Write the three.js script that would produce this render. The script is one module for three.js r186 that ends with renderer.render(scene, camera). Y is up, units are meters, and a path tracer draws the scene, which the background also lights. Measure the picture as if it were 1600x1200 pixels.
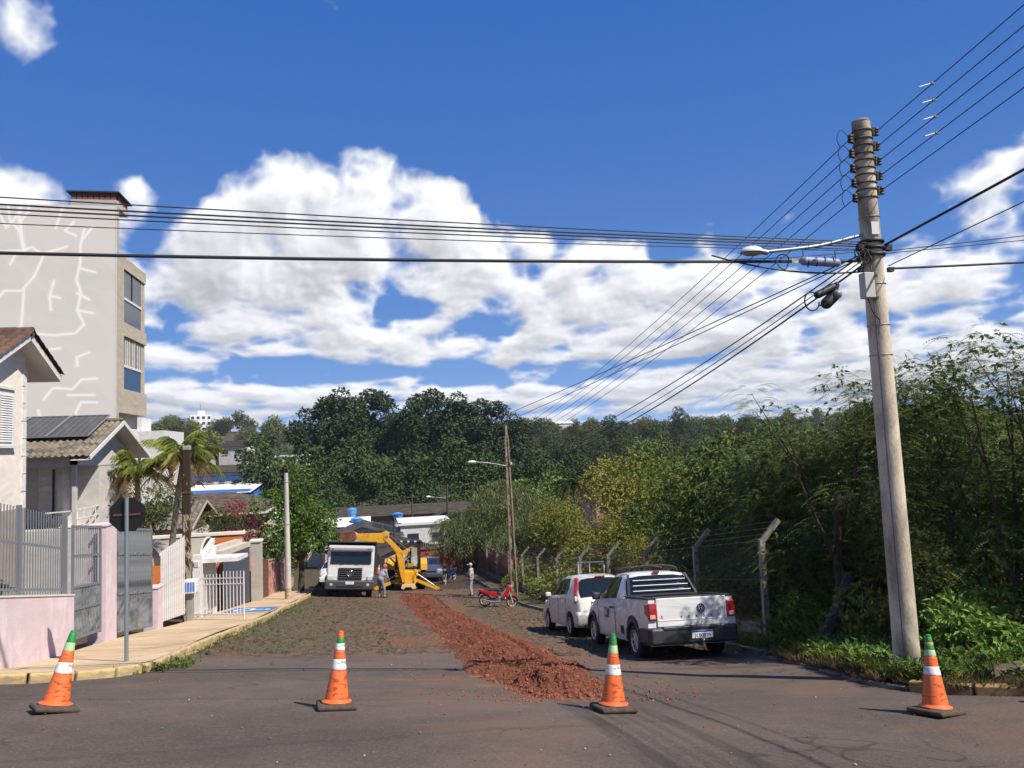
import * as THREE from 'three';
import { mergeGeometries, mergeVertices, toCreasedNormals } from 'three/addons/utils/BufferGeometryUtils.js';
import { RoundedBoxGeometry } from 'three/addons/geometries/RoundedBoxGeometry.js';
import { MarchingCubes } from 'three/addons/objects/MarchingCubes.js';
import { FontLoader } from 'three/addons/loaders/FontLoader.js';
import { TextGeometry } from 'three/addons/geometries/TextGeometry.js';

// ---------------------------------------------------------------- camera, sun, sky, exposure
// The street runs along -z, x is across it (right positive), the camera stands on the crossing above it.
const D2R = Math.PI / 180;
const scene = new THREE.Scene();
const camera = new THREE.PerspectiveCamera(53.05, 4 / 3, 0.1, 4000);
camera.position.set(0, 1.6, 0);
camera.rotation.order = 'YXZ';
camera.rotation.set(4.5 * D2R, -10.8 * D2R, -2.2 * D2R);
const SUN_AZ = 40 * D2R, SUN_EL = 49 * D2R;              // from the right, a little behind the camera
const sunDir = new THREE.Vector3(Math.cos(SUN_AZ) * Math.cos(SUN_EL), Math.sin(SUN_EL), Math.sin(SUN_AZ) * Math.cos(SUN_EL));
const sun = new THREE.DirectionalLight(new THREE.Color().setRGB(1, 0.93, 0.82), 5);
sun.position.copy(sunDir).multiplyScalar(150).add(new THREE.Vector3(0, 0, -40));
sun.target.position.set(0, -4, -40);
sun.castShadow = true;
sun.shadow.mapSize.set(4096, 4096);
Object.assign(sun.shadow.camera, { left: -90, right: 90, top: 90, bottom: -90, near: 1, far: 400 });
scene.add(sun, sun.target);
const renderer = new THREE.WebGLRenderer({ antialias: true });
renderer.toneMapping = THREE.LinearToneMapping;
renderer.toneMappingExposure = 1.42;
renderer.shadowMap.enabled = true;
renderer.setSize(1024, 768);

// ---------------------------------------------------------------- numbers
function rng(seed) { let a = seed >>> 0; return () => { a = (a + 0x6D2B79F5) | 0; let t = Math.imul(a ^ (a >>> 15), 1 | a); t = (t + Math.imul(t ^ (t >>> 7), 61 | t)) ^ t; return ((t ^ (t >>> 14)) >>> 0) / 4294967296; }; }
const clamp = (v, a = 0, b = 1) => Math.min(b, Math.max(a, v));
const mix = (a, b, t) => a + (b - a) * t;
const sstep = (a, b, v) => { const t = clamp((v - a) / (b - a)); return t * t * (3 - 2 * t); };
const PERM = new Uint8Array(512);
{ const r = rng(77), p = [...Array(256).keys()]; for (let i = 255; i > 0; i--) { const j = Math.floor(r() * (i + 1)); [p[i], p[j]] = [p[j], p[i]]; } for (let i = 0; i < 512; i++) PERM[i] = p[i & 255]; }
const GR = []; { const r = rng(5); for (let i = 0; i < 256; i++) { const z = r() * 2 - 1, a = r() * 6.2832, q = Math.sqrt(1 - z * z); GR.push([q * Math.cos(a) * 1.5, q * Math.sin(a) * 1.5, z * 1.5]); } }
function noise3(x, y, z) {
  const X = Math.floor(x), Y = Math.floor(y), Z = Math.floor(z); x -= X; y -= Y; z -= Z;
  const u = x * x * x * (x * (x * 6 - 15) + 10), v = y * y * y * (y * (y * 6 - 15) + 10), w = z * z * z * (z * (z * 6 - 15) + 10);
  const g = (i, j, k) => { const G = GR[PERM[PERM[PERM[(X + i) & 255] + ((Y + j) & 255)] + ((Z + k) & 255)]]; return G[0] * (x - i) + G[1] * (y - j) + G[2] * (z - k); };
  return mix(mix(mix(g(0, 0, 0), g(1, 0, 0), u), mix(g(0, 1, 0), g(1, 1, 0), u), v), mix(mix(g(0, 0, 1), g(1, 0, 1), u), mix(g(0, 1, 1), g(1, 1, 1), u), v), w);
}
function fbm(x, y, z, o = 4, gain = 0.5) { let s = 0, a = 1, f = 1; for (let i = 0; i < o; i++) { s += a * noise3(x * f, y * f, z * f + i * 7.3); f *= 2.03; a *= gain; } return s; }
function interp(s, S, V) { if (s <= S[0]) return V[0]; for (let i = 1; i < S.length; i++) if (s <= S[i]) { const t = (s - S[i - 1]) / (S[i] - S[i - 1]); return mix(V[i - 1], V[i], t); } return V[V.length - 1]; }

// ---------------------------------------------------------------- the sky: air and fair-weather cumulus
{
  const W = 4096, H = 2048, data = new Float32Array(W * H * 4);
  // large cumulus groups and clearings: azimuth from the street, elevation, half-widths (degrees), strength
  const GROUPS = [[-0.2,18.6,8.2,3.6,1],[-3.9,17.2,6.8,5.2,1],[5.9,16.4,4.1,3.3,.8],[-6.7,13.5,6.4,2.9,.9],[-11.8,12.4,4.8,3.3,.9],[-10.2,10.3,7.4,2.9,.7],[1.5,12.7,5,2.1,.7],[11.1,12.5,6.1,2.6,.8],[17.4,12.2,9.2,3.3,.9],[20.5,9.2,10.6,2.6,.8],[13.4,10.1,7.1,1.9,.6],[29.6,9.4,9.3,2.9,.8],[26.4,7.4,11.5,2.1,.8],[.9,8.1,8.8,1.8,.8],[-6.3,8.6,5.6,1.9,.6],[6.1,7.3,4.3,1.2,.5],[-13.1,6.7,2.4,1,.6],[-22.4,26.4,3,3.6,1],[-22.4,16.2,5,2.8,1],[-15.8,18,2.2,.9,.45],[43.4,15.8,3.6,2.9,.9],[40.8,9.8,5.7,2.3,.9],[45.2,16.6,1.9,2.9,.6],[39.3,4.6,5.2,1.4,.7],[24.6,15.3,1.7,.7,.4],[29.2,17,1.8,1,.4],[22.2,29.8,.9,.7,.4],[1.3,3.9,18.5,1,.5],[31.3,3.4,12.5,1.4,.6],[-9.8,4.1,6.3,1,.5],[6.8,25.9,28.8,5.2,-.9],[34.6,21.2,11,5.7,-.9],[-13.8,22.6,7.2,4.3,-.8],[19.2,19.4,7,3.3,-.8],[-3.2,11.2,3.4,1,-.7],[8.4,9.2,3.6,1.1,-.8],[3.4,10.2,3,.8,-.7],[15.6,4.9,3.2,.8,-.7],[-5,6.2,5,.7,-.8],[3,5.6,8,.5,-.6],[25,5.4,6,.6,-.6],[-11,8.3,4,.6,-.5],[31.5,12.3,3.7,1.2,-.7],[34.9,7.6,3.6,1,-.6],[22.6,13.2,2.2,1.2,-.5],[7,5.1,2.4,1,-.5]];
  { const r = rng(11); for (let i = 0; i < 70; i++) { const az = 52 + r() * 280, el = 3 + Math.pow(r(), 1.6) * 34; GROUPS.push([az > 180 ? az - 360 : az, el, 4 + r() * 7, 1.2 + r() * 0.12 * el, r() < 0.7 ? 0.85 : -0.7]); } }
  const dens = (az, el, oct = 7) => {
    const a = az * D2R, e0 = Math.max(el, 0), v = 11.5 * Math.pow(e0 / 40 + 0.004, 0.62), x = Math.sin(a), z = Math.cos(a), kx = 13 + 15 * Math.exp(-e0 / 6);
    const wx = noise3(x * 11, v * 1.1, z * 11) * 0.5, wy = noise3(x * 11 + 9, v * 1.1, z * 11) * 0.4;
    let c = 0;
    for (const g of GROUPS) { let da = az - g[0]; if (da > 180) da -= 360; if (da < -180) da += 360; const de = el - g[1]; if (Math.abs(da) > g[2] * 2.6 || Math.abs(de) > g[3] * 2.6) continue; c += g[4] * Math.exp(-(da * da / (g[2] * g[2]) + de * de / (g[3] * g[3])) * 1.1); }
    c = c > 0.66 ? 0.66 + (c - 0.66) * 0.2 : c;
    const low = Math.exp(-Math.pow((el - 2.5) / 5, 2)) * 0.5;
    let n = 0, am = 0.6, f = 1;
    for (let i = 0; i < oct; i++) { const q = noise3(x * kx * f + i * 3.1 + wx, v * f + wy, z * kx * f); n += am * (i < 1 ? q * 1.65 : i < 4 ? 0.40 - Math.abs(q) * 1.6 : q * 0.8); f *= 2.05; am *= 0.45; }
    return c + low - 0.35 + n * 0.86;
  };
  for (let j = 0; j < H; j++) {
    const el = (j + 0.5) / H * 180 - 90;
    for (let i = 0; i < W; i++) {
      const o = (j * W + i) * 4;
      let r, g, b;
      if (el < -3) { r = 0.16; g = 0.19; b = 0.2; } else {
        const e = Math.max(el, 0) / 90, t1 = Math.exp(-e * 9), t2 = Math.exp(-e * 3.2);
        r = 0.015 + 0.042 * t2 + 0.17 * t1; g = 0.094 + 0.10 * t2 + 0.24 * t1; b = 0.40 + 0.17 * t2 + 0.24 * t1;
        if (el < 62) {
          // world azimuth of this column, measured from -z towards +x
          const phi = ((i + 0.5) / W - 0.5) * 2 * Math.PI, dx = Math.cos(phi), dz = Math.sin(phi);
          const az = Math.atan2(dx, -dz) / D2R;
          const d = dens(az, el);
          if (d > -0.05) {
            const h = 0.35 + el * 0.05, u0 = dens(az + h * 0.35, el + h * 0.4, 6), u1 = dens(az + h * 0.8, el + h, 4), u2 = dens(az + h * 1.5, el + h * 2.2, 3);
            const cover = Math.pow(sstep(-0.05, 0.5, d), 0.85) * 0.98;
            const thick = clamp(u1 * 0.55 + u2 * 0.75, 0, 1.5) / 1.5;          // cloud between this point and the sun
            const lit = (mix(0.95, 0.58, thick) + clamp((d - u0) * 0.55, -0.10, 0.12)) * (0.9 + 0.1 * sstep(0, 12, el));
            const cr = lit * 0.985, cg = lit * 0.99, cb = Math.min(1, lit * 1.015 + 0.015);
            r = mix(r, cr, cover); g = mix(g, cg, cover); b = mix(b, cb, cover);
          }
          const hz = Math.exp(-Math.max(el, 0) / 1.8) * 0.35; r = mix(r, 0.60, hz); g = mix(g, 0.70, hz); b = mix(b, 0.84, hz);
        }
      }
      data[o] = r * 0.77; data[o + 1] = g * 0.77; data[o + 2] = b * 0.77; data[o + 3] = 1;
    }
  }
  const sky = new THREE.DataTexture(data, W, H, THREE.RGBAFormat, THREE.FloatType);
  sky.mapping = THREE.EquirectangularReflectionMapping; sky.magFilter = THREE.LinearFilter; sky.minFilter = THREE.LinearFilter; sky.wrapS = THREE.RepeatWrapping; sky.needsUpdate = true;
  scene.background = sky; scene.environment = sky;
}

// ---------------------------------------------------------------- naming and tagging
const used = new Map();
function numbered(name) { const n = used.get(name) ?? 0; used.set(name, n + 1); return n ? `${name}_${String(n).padStart(3, '0')}` : name; }
function tag(o, label, category, group, kind) { o.userData.label = label; if (category) o.userData.category = category; if (group) o.userData.group = group; if (kind) o.userData.kind = kind; return o; }
function thing(name, label, category, [x, y, z] = [0, 0, 0], turn = 0, group) { const o = new THREE.Group(); o.name = numbered(name); o.position.set(x, y, z); o.rotation.y = turn; scene.add(o); return tag(o, label, category, group); }
// merges geometries into ONE named mesh under parent (the scene when none is given)
function obj(name, geos, material, parent = scene) {
  geos = (Array.isArray(geos) ? geos : [geos]).filter(Boolean).map((g) => (g.index ? g.toNonIndexed() : g));
  const keys = ['position', 'normal', 'uv', ...(geos.every((g) => g.attributes.color) ? ['color'] : [])];
  for (const g of geos) { if (!g.attributes.normal) g.computeVertexNormals(); if (!g.attributes.uv) metreUV(g); for (const k of Object.keys(g.attributes)) if (!keys.includes(k)) g.deleteAttribute(k); g.morphAttributes = {}; }
  const m = new THREE.Mesh(geos.length > 1 ? mergeGeometries(geos) : geos[0], material);
  m.name = parent === scene ? numbered(name) : name; parent.add(m); return m;
}
const NTH = 'first second third fourth fifth sixth seventh eighth ninth tenth eleventh twelfth thirteenth fourteenth fifteenth sixteenth seventeenth eighteenth nineteenth twentieth twenty-first twenty-second twenty-third twenty-fourth twenty-fifth twenty-sixth'.split(' ');
function struct(name, geos, material, label) { const m = obj(name, geos, material); m.userData.kind = 'structure'; if (label) m.userData.label = label; return m; }
function piece(name, geo, material, parent, x = 0, y = 0, z = 0, ry = 0) { const m = new THREE.Mesh(geo, material); m.name = name; m.position.set(x, y, z); m.rotation.y = ry; parent.add(m); return m; }

// ---------------------------------------------------------------- geometry
function metreUV(g, k = 1) {            // planar uv in metres by the dominant direction of each face
  if (g.index) g = g.toNonIndexed();
  const p = g.attributes.position, uv = new Float32Array(p.count * 2), a = new THREE.Vector3(), b = new THREE.Vector3(), c = new THREE.Vector3(), n = new THREE.Vector3();
  for (let i = 0; i < p.count; i += 3) {
    a.fromBufferAttribute(p, i); b.fromBufferAttribute(p, i + 1); c.fromBufferAttribute(p, i + 2);
    n.copy(b).sub(a).cross(c.clone().sub(a)); const ax = Math.abs(n.x), ay = Math.abs(n.y), az = Math.abs(n.z);
    for (const [q, v] of [[i, a], [i + 1, b], [i + 2, c]]) { const [u, w] = ay >= ax && ay >= az ? [v.x, -v.z] : ax >= az ? [-v.z, v.y] : [v.x, v.y]; uv[q * 2] = u * k; uv[q * 2 + 1] = w * k; }
  }
  g.setAttribute('uv', new THREE.BufferAttribute(uv, 2)); return g;
}
const at = (g, x = 0, y = 0, z = 0, rx = 0, ry = 0, rz = 0) => { if (rx || ry || rz) g.applyMatrix4(new THREE.Matrix4().makeRotationFromEuler(new THREE.Euler(rx, ry, rz))); return g.translate(x, y, z); };
const bx = (w, h, d, x = 0, y = 0, z = 0, rx = 0, ry = 0, rz = 0) => at(metreUV(new THREE.BoxGeometry(w, h, d)), x, y, z, rx, ry, rz);   // centred at x, y, z
const bb = (x0, x1, y0, y1, z0, z1) => metreUV(new THREE.BoxGeometry(Math.abs(x1 - x0), Math.abs(y1 - y0), Math.abs(z1 - z0)).translate((x0 + x1) / 2, (y0 + y1) / 2, (z0 + z1) / 2));
const rb = (w, h, d, r, x = 0, y = 0, z = 0, rx = 0, ry = 0, rz = 0, seg = 2) => at(new RoundedBoxGeometry(w, h, d, seg, Math.min(r, w / 2.01, h / 2.01, d / 2.01)), x, y, z, rx, ry, rz);
const cy = (r0, r1, h, n = 12, x = 0, y = 0, z = 0, rx = 0, ry = 0, rz = 0, open = false) => at(new THREE.CylinderGeometry(r1, r0, h, n, 1, open), x, y, z, rx, ry, rz);   // r0 bottom, r1 top
const V = (x, y, z) => new THREE.Vector3(x, y, z);
function rod(a, b, r0, r1 = r0, n = 6) { const A = V(...a), B = V(...b), d = B.clone().sub(A), g = new THREE.CylinderGeometry(r1, r0, d.length(), n); g.applyQuaternion(new THREE.Quaternion().setFromUnitVectors(V(0, 1, 0), d.clone().normalize())); return g.translate((A.x + B.x) / 2, (A.y + B.y) / 2, (A.z + B.z) / 2); }
const tube = (pts, r, seg = 24, n = 5, closed = false) => new THREE.TubeGeometry(new THREE.CatmullRomCurve3(pts.map((p) => V(...p)), closed), seg, r, n, closed);
function beam(a, b, w, h) {            // box of section w x h along a to b, kept upright
  const A = V(...a), B = V(...b), d = B.clone().sub(A), L = d.length(), g = metreUV(new THREE.BoxGeometry(w, h, L)), m = new THREE.Matrix4().lookAt(A, B, Math.abs(d.y) > 0.98 * L ? V(0, 0, 1) : V(0, 1, 0));
  g.applyMatrix4(m); return g.translate((A.x + B.x) / 2, (A.y + B.y) / 2, (A.z + B.z) / 2);
}
function taper(pts, rs, n = 8) {       // tube with its own radius at each point
  const out = [], idx = []; let side = null;
  for (let i = 0; i < pts.length; i++) {
    const p = V(...pts[i]), t = V(...pts[Math.min(i + 1, pts.length - 1)]).sub(V(...pts[Math.max(i - 1, 0)])).normalize();
    if (!side) side = Math.abs(t.y) > 0.9 ? V(1, 0, 0) : V(0, 1, 0);
    const u = t.clone().cross(side).normalize(), w = u.clone().cross(t).normalize(); side = w.clone();
    for (let k = 0; k <= n; k++) { const a = k / n * 6.28318; const q = p.clone().addScaledVector(u, Math.cos(a) * rs[i]).addScaledVector(w, Math.sin(a) * rs[i]); out.push(q.x, q.y, q.z); }
  }
  for (let i = 0; i < pts.length - 1; i++) for (let k = 0; k < n; k++) { const a = i * (n + 1) + k, b = a + n + 1; idx.push(a, a + 1, b, a + 1, b + 1, b); }
  const g = new THREE.BufferGeometry(); g.setAttribute('position', new THREE.Float32BufferAttribute(out, 3)); g.setIndex(idx); g.computeVertexNormals();
  const uv = []; for (let i = 0; i < pts.length; i++) for (let k = 0; k <= n; k++) uv.push(k / n * 6.28 * rs[i], i * 0.4); g.setAttribute('uv', new THREE.Float32BufferAttribute(uv, 2)); return g;
}
function prism(poly, depth, bevel = 0) { const s = new THREE.Shape(poly.map((p) => new THREE.Vector2(...p))); const g = new THREE.ExtrudeGeometry(s, { depth, bevelEnabled: bevel > 0, bevelThickness: bevel, bevelSize: bevel, bevelOffset: -bevel, bevelSegments: 2, curveSegments: 6 }); return metreUV(g); }   // polygon in x, y pushed along +z
function sheet(nx, nz, fn) {           // grid of points fn(u, v) -> [x, y, z]
  const p = [], uv = [], idx = [];
  for (let j = 0; j <= nz; j++) for (let i = 0; i <= nx; i++) { const q = fn(i / nx, j / nz); p.push(q[0], q[1], q[2]); uv.push(q[3] ?? q[0], q[4] ?? -q[2]); }
  for (let j = 0; j < nz; j++) for (let i = 0; i < nx; i++) { const a = j * (nx + 1) + i, b = a + nx + 1; idx.push(a, a + 1, b + 1, a, b + 1, b); }
  const g = new THREE.BufferGeometry(); g.setAttribute('position', new THREE.Float32BufferAttribute(p, 3)); g.setAttribute('uv', new THREE.Float32BufferAttribute(uv, 2)); g.setIndex(idx); g.computeVertexNormals(); return g;
}
function smoothed(g, angle = 0.6) { g = g.clone(); g.deleteAttribute('normal'); g.deleteAttribute('uv'); g = mergeVertices(g, 1e-4); return toCreasedNormals(g, angle); }

// ---------------------------------------------------------------- materials
const lin = (r, g, b) => new THREE.Color().setRGB(r, g, b);
function texture(w, h, fn, { srgb = true, repeat } = {}) {
  const d = new Uint8Array(w * h * 4);
  for (let j = 0; j < h; j++) for (let i = 0; i < w; i++) { const c = fn((i + 0.5) / w, (j + 0.5) / h), o = (j * w + i) * 4; d[o] = clamp(c[0]) * 255; d[o + 1] = clamp(c[1]) * 255; d[o + 2] = clamp(c[2]) * 255; d[o + 3] = 255; }
  const t = new THREE.DataTexture(d, w, h, THREE.RGBAFormat); t.magFilter = THREE.LinearFilter; t.minFilter = THREE.LinearMipmapLinearFilter; t.generateMipmaps = true; t.wrapS = t.wrapT = THREE.RepeatWrapping; if (srgb) t.colorSpace = THREE.SRGBColorSpace; if (repeat) t.repeat.set(...repeat); t.needsUpdate = true; return t;
}
const tn = (u, v, f, seed = 0, o = 4, gain = 0.5) => { const a = u * 6.28318, b = v * 6.28318, k = f / 6.28318; return fbm4(Math.cos(a) * k, Math.sin(a) * k, Math.cos(b) * k + seed, Math.sin(b) * k, o, gain); };   // tileable
function fbm4(x, y, z, w, o, gain) { let s = 0, a = 1, f = 1; for (let i = 0; i < o; i++) { s += a * 0.7 * (noise3(x * f + 3.7 * w * f, y * f - 1.3, z * f + i * 9) + noise3(w * f + 17, z * f, y * f + i * 5)); f *= 2.02; a *= gain; } return s; }
// grain that multiplies a base colour: a grey map around `mid` with coarse patches and fine speckle
function grainMap(seed, coarse, fine, mid = 0.86, size = 256) { const r = rng(seed * 131 + 7); return texture(size, size, (u, v) => { const q = mid + tn(u, v, 5, seed, 4) * coarse + (r() - 0.5) * fine; return [q, q, q]; }); }
const GRAIN = [grainMap(1, 0.075, 0.05, 0.9), grainMap(2, 0.3, 0.16), grainMap(3, 0.07, 0.03, 0.92)];
const BUMP = { fine: texture(256, 256, ((r) => (u, v) => { const q = 0.5 + tn(u, v, 24, 4, 3) * 0.3 + (r() - 0.5) * 0.4; return [q, q, q]; })(rng(3)), { srgb: false }), soft: texture(256, 256, (u, v) => { const q = 0.5 + tn(u, v, 8, 9, 5) * 0.5; return [q, q, q]; }, { srgb: false }) };
function withRepeat(t, x, y = x) { const c = t.clone(); c.repeat.set(x, y); c.needsUpdate = true; return c; }
const REP = new Map();
const rep = (t, x, y = x) => { const k = t.id + ':' + x + ':' + y; if (!REP.has(k)) REP.set(k, withRepeat(t, x, y)); return REP.get(k); };
const std = (color, rough = 0.8, extra = {}) => new THREE.MeshStandardMaterial({ color: color.isColor ? color : lin(...color), roughness: rough, ...extra });
const plaster = (c, g = 0, k = 0.5) => std(c, 0.9, { map: rep(GRAIN[g], k), bumpMap: rep(BUMP.fine, 1.5), bumpScale: 0.002 });
const M = {
  black: std([0.012, 0.012, 0.013], 0.55), rubber: std([0.018, 0.018, 0.019], 0.85, { map: rep(GRAIN[1], 3) }), plastic: std([0.028, 0.029, 0.031], 0.5), chrome: std([0.75, 0.75, 0.76], 0.18, { metalness: 1 }), alloy: std([0.55, 0.56, 0.58], 0.35, { metalness: 0.9 }),
  steel: std([0.35, 0.36, 0.37], 0.45, { metalness: 0.8 }), galv: std([0.42, 0.44, 0.46], 0.5, { metalness: 0.6, map: rep(GRAIN[1], 2) }), dark: std([0.02, 0.02, 0.022], 0.8), rust: std([0.16, 0.06, 0.03], 0.85, { map: rep(GRAIN[1], 2) }),
  glass: new THREE.MeshPhysicalMaterial({ color: lin(0.012, 0.015, 0.017), roughness: 0.04, specularIntensity: 1, ior: 1.5, clearcoat: 0.6 }),
  winglass: std([0.03, 0.05, 0.075], 0.06, { metalness: 0.2 }),
  whitepaint: new THREE.MeshPhysicalMaterial({ color: lin(0.76, 0.76, 0.75), roughness: 0.35, clearcoat: 0.8, clearcoatRoughness: 0.08, map: rep(GRAIN[2], 0.7) }),
  white: std([0.74, 0.73, 0.70], 0.7, { map: rep(GRAIN[2], 1) }), red: new THREE.MeshPhysicalMaterial({ color: lin(0.45, 0.012, 0.02), roughness: 0.3, clearcoat: 0.8 }), redlens: new THREE.MeshPhysicalMaterial({ color: lin(0.30, 0.012, 0.012), roughness: 0.12, clearcoat: 1 }), clear: new THREE.MeshPhysicalMaterial({ color: lin(0.75, 0.76, 0.78), roughness: 0.08, clearcoat: 1, metalness: 0.4 }),
  yellow: new THREE.MeshPhysicalMaterial({ color: lin(0.80, 0.40, 0.016), roughness: 0.42, clearcoat: 0.35, map: rep(GRAIN[0], 0.9) }),
  concrete: std([0.36, 0.34, 0.30], 0.92, { map: rep(GRAIN[0], 0.6), bumpMap: rep(BUMP.fine, 2), bumpScale: 0.003 }), wood: std([0.10, 0.065, 0.045], 0.85, { map: rep(GRAIN[1], 0.8) }), bark: std([0.085, 0.065, 0.05], 0.95, { map: rep(GRAIN[1], 1.2), bumpMap: rep(BUMP.soft, 3), bumpScale: 0.02 }),
  tank: std([0.09, 0.30, 0.62], 0.5), wire: std([0.02, 0.02, 0.022], 0.6),
};

// ---------------------------------------------------------------- lie of the land
const SS = [-60, -40, -10, 0, 7, 10, 13.5, 16.6, 19.2, 21.6, 28, 35, 40.5, 45, 60, 80, 110];
const SL = [4.2, 3.2, 1.3, .22, -.60, -1.10, -1.66, -2.08, -2.5, -2.9, -3.83, -4.85, -5.6, -6.15, -7.6, -9.3, -10.8];      // along the left kerb, x = -3.1
const SR = [3.4, 2.4, .5, -.3, -1.24, -1.76, -2.38, -2.83, -3.28, -3.66, -4.68, -5.72, -6.3, -6.7, -7.95, -9.4, -10.8];    // x = 5
const avg = (s, A) => (interp(s - 1.2, SS, A) + 2 * interp(s, SS, A) + interp(s + 1.2, SS, A)) / 4;
function roadY(x, s) { const l = avg(s, SL), r = avg(s, SR); return x > 5 ? r - 0.02 * (x - 5) : x < -12 ? l + (r - l) * (-8.9 / 8.1) - (x + 12) * 0.05 : l + (r - l) * (x + 3.1) / 8.1; }
function landY(x, s) {
  let y = x < -3.1 ? roadY(-3.1, s) + Math.min(1.2, (-3.1 - x) * 0.06) : roadY(Math.min(x, 7), s);
  if (s < 12) y = mix(roadY(x, s), y, sstep(9, 12, s));
  if (x > 8.6) y -= Math.min(8, 0.34 * (x - 8.6)) * sstep(6, 12, s);
  const far = -10.5 + 1.2 * fbm(x * 0.012, s * 0.012, 3, 2) + 0.00 * x;
  y = mix(y, far, sstep(62, 115, s));
  const side = sstep(30, 90, Math.abs(x - 10));
  const ridge = mix(11, 3, sstep(-120, 200, x)) + 5 * fbm(x * 0.006, 1.7, s * 0.004, 3);
  y += (ridge + 10.5) * sstep(150, 480, s) + side * 2 * sstep(60, 140, s);
  if (s < -5) y += 0;
  return y + 0.15 * fbm(x * 0.2, s * 0.2, 8, 2) * sstep(9, 14, Math.abs(x - 2));
}
const soilMap = texture(512, 512, ((r) => (u, v) => { const n = tn(u, v, 6, 21, 5), g = sstep(-0.25, 0.35, n), k = 0.85 + (r() - 0.5) * 0.35; return [mix(0.36, 0.24, g) * k, mix(0.27, 0.30, g) * k, mix(0.18, 0.13, g) * k]; })(rng(8)));
const M_soil = std([1, 1, 1], 1, { map: rep(soilMap, 0.22), bumpMap: rep(BUMP.soft, 0.7), bumpScale: 0.05 });
{
  const xs = [], zs = [];
  for (let x = -1500; x < -70; x += 70) xs.push(x); for (let x = -70; x < -14; x += 4) xs.push(x); for (let x = -14; x <= 30; x += 1.1) xs.push(x); for (let x = 31; x < 90; x += 5) xs.push(x); for (let x = 90; x <= 1500; x += 70) xs.push(x);
  for (let s = -900; s < -60; s += 80) zs.push(s); for (let s = -60; s < -6; s += 4) zs.push(s); for (let s = -6; s < 70; s += 1.1) zs.push(s); for (let s = 70; s < 200; s += 5) zs.push(s); for (let s = 200; s < 620; s += 18) zs.push(s); for (let s = 620; s <= 2400; s += 120) zs.push(s);
  const g = sheet(xs.length - 1, zs.length - 1, (u, v) => { const x = xs[Math.round(u * (xs.length - 1))], s = zs[Math.round(v * (zs.length - 1))]; return [x, landY(x, s) - 0.28 * (x > -13 && x < 9 ? 1 : 0) - (s < 15 ? 0.3 : 0) - (s > -62 && s < 15 && x > 9 && x < 34 && s > 7 ? -0.3 : 0), -s]; });
  struct('terrain', g, M_soil);
}
// asphalt of the crossing: worn binder, patches, tyre marks, dust trodden from the trench
const asphaltMap = texture(2048, 2048, ((r) => (u, v) => {
  const x = -12 + u * 28, s = -2 + v * 18;                                  // metres
  const n = fbm(x * 0.35, s * 0.5, 1, 4), n2 = fbm(x * 2.2, s * 2.6, 5, 3);
  let k = 0.275 + 0.035 * n + 0.02 * n2 + (r() - 0.5) * 0.09; if (r() > 0.985) k += 0.12;
  let c = [k * 1.14, k * 0.985, k * 0.86];
  const dust = sstep(0.0, 0.75, fbm(x * 0.45 + 4, s * 0.8, 9, 4) + 0.55 * Math.exp(-Math.pow((x - 2.5) / 3.2, 2)) * sstep(5, 11, s) + 0.35 * sstep(4, 8, x) - 0.05);
  c = [mix(c[0], 0.44, dust * 0.38), mix(c[1], 0.335, dust * 0.36), mix(c[2], 0.25, dust * 0.36)];
  const red = sstep(0.4, 0.75, 0.75 * fbm(x * 1.6, s * 3.2, 14, 4) + 0.7 * Math.exp(-Math.pow((x - 1.5) / 1.5, 2) - Math.pow((s - 10.8) / 1.7, 2)) - 0.22);
  c = [mix(c[0], 0.56, red * 0.6), mix(c[1], 0.33, red * 0.6), mix(c[2], 0.22, red * 0.6)];
  const t1 = Math.abs(x - (2.05 + 0.02 * (s - 4) + 0.012 * Math.pow(s - 8.5, 2))), t2 = Math.abs(x - (2.75 + 0.02 * (s - 4) + 0.012 * Math.pow(s - 8.5, 2)));
  const wear = 0.6 + 0.4 * fbm(x * 9, s * 1.3, 2, 2), ty = (sstep(0.11, 0.05, t1) + sstep(0.11, 0.05, t2)) * sstep(9.2, 7.2, s) * clamp(wear);
  const t3 = Math.abs(s - (9.3 - 0.10 * (x + 2))), tz = sstep(0.1, 0.03, t3) * sstep(-8, -4, x) * sstep(2, -1, x) * clamp(wear) * 0.7 + sstep(0.09, 0.03, Math.abs(s - 6.7 - 0.16 * (x + 1))) * sstep(4.2, 2, x) * clamp(wear) * 0.6;
  const q = 1 - 0.34 * ty - 0.25 * tz, crack = sstep(0.03, 0.0, Math.abs(fbm(x * 0.7, s * 0.7, 31, 3))) * sstep(0.1, 0.4, fbm(x * 0.3, s * 0.3, 40, 2)) * 0.3;
  return [c[0] * q * (1 - crack), c[1] * q * (1 - crack), c[2] * q * (1 - crack)];
})(rng(31)));
const M_asphalt = std([1, 1, 1], 0.88, { map: asphaltMap, bumpMap: BUMP.fine.clone(), bumpScale: 0.004 }); M_asphalt.bumpMap.repeat.set(14, 9); M_asphalt.bumpMap.needsUpdate = true;
const edgeS = (x) => 14.3 + 0.35 * Math.sin(x * 0.9) + 0.3 * fbm(x * 0.8, 2, 2, 3) - 0.06 * (x - 2);
{
  const g = sheet(150, 130, (u, v) => { const x = -40 + u * 80, lim = x > -3.6 && x < 7.3 ? edgeS(x) : 12.2, s = mix(-40, lim, Math.pow(v, 0.62)); return [x, roadY(x, s) + 0.02 * fbm(x * 0.5, s * 0.5, 6, 3), -s, (x + 12) / 28, (s + 2) / 18]; });
  struct('asphalt_road', g, M_asphalt);
}
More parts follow.
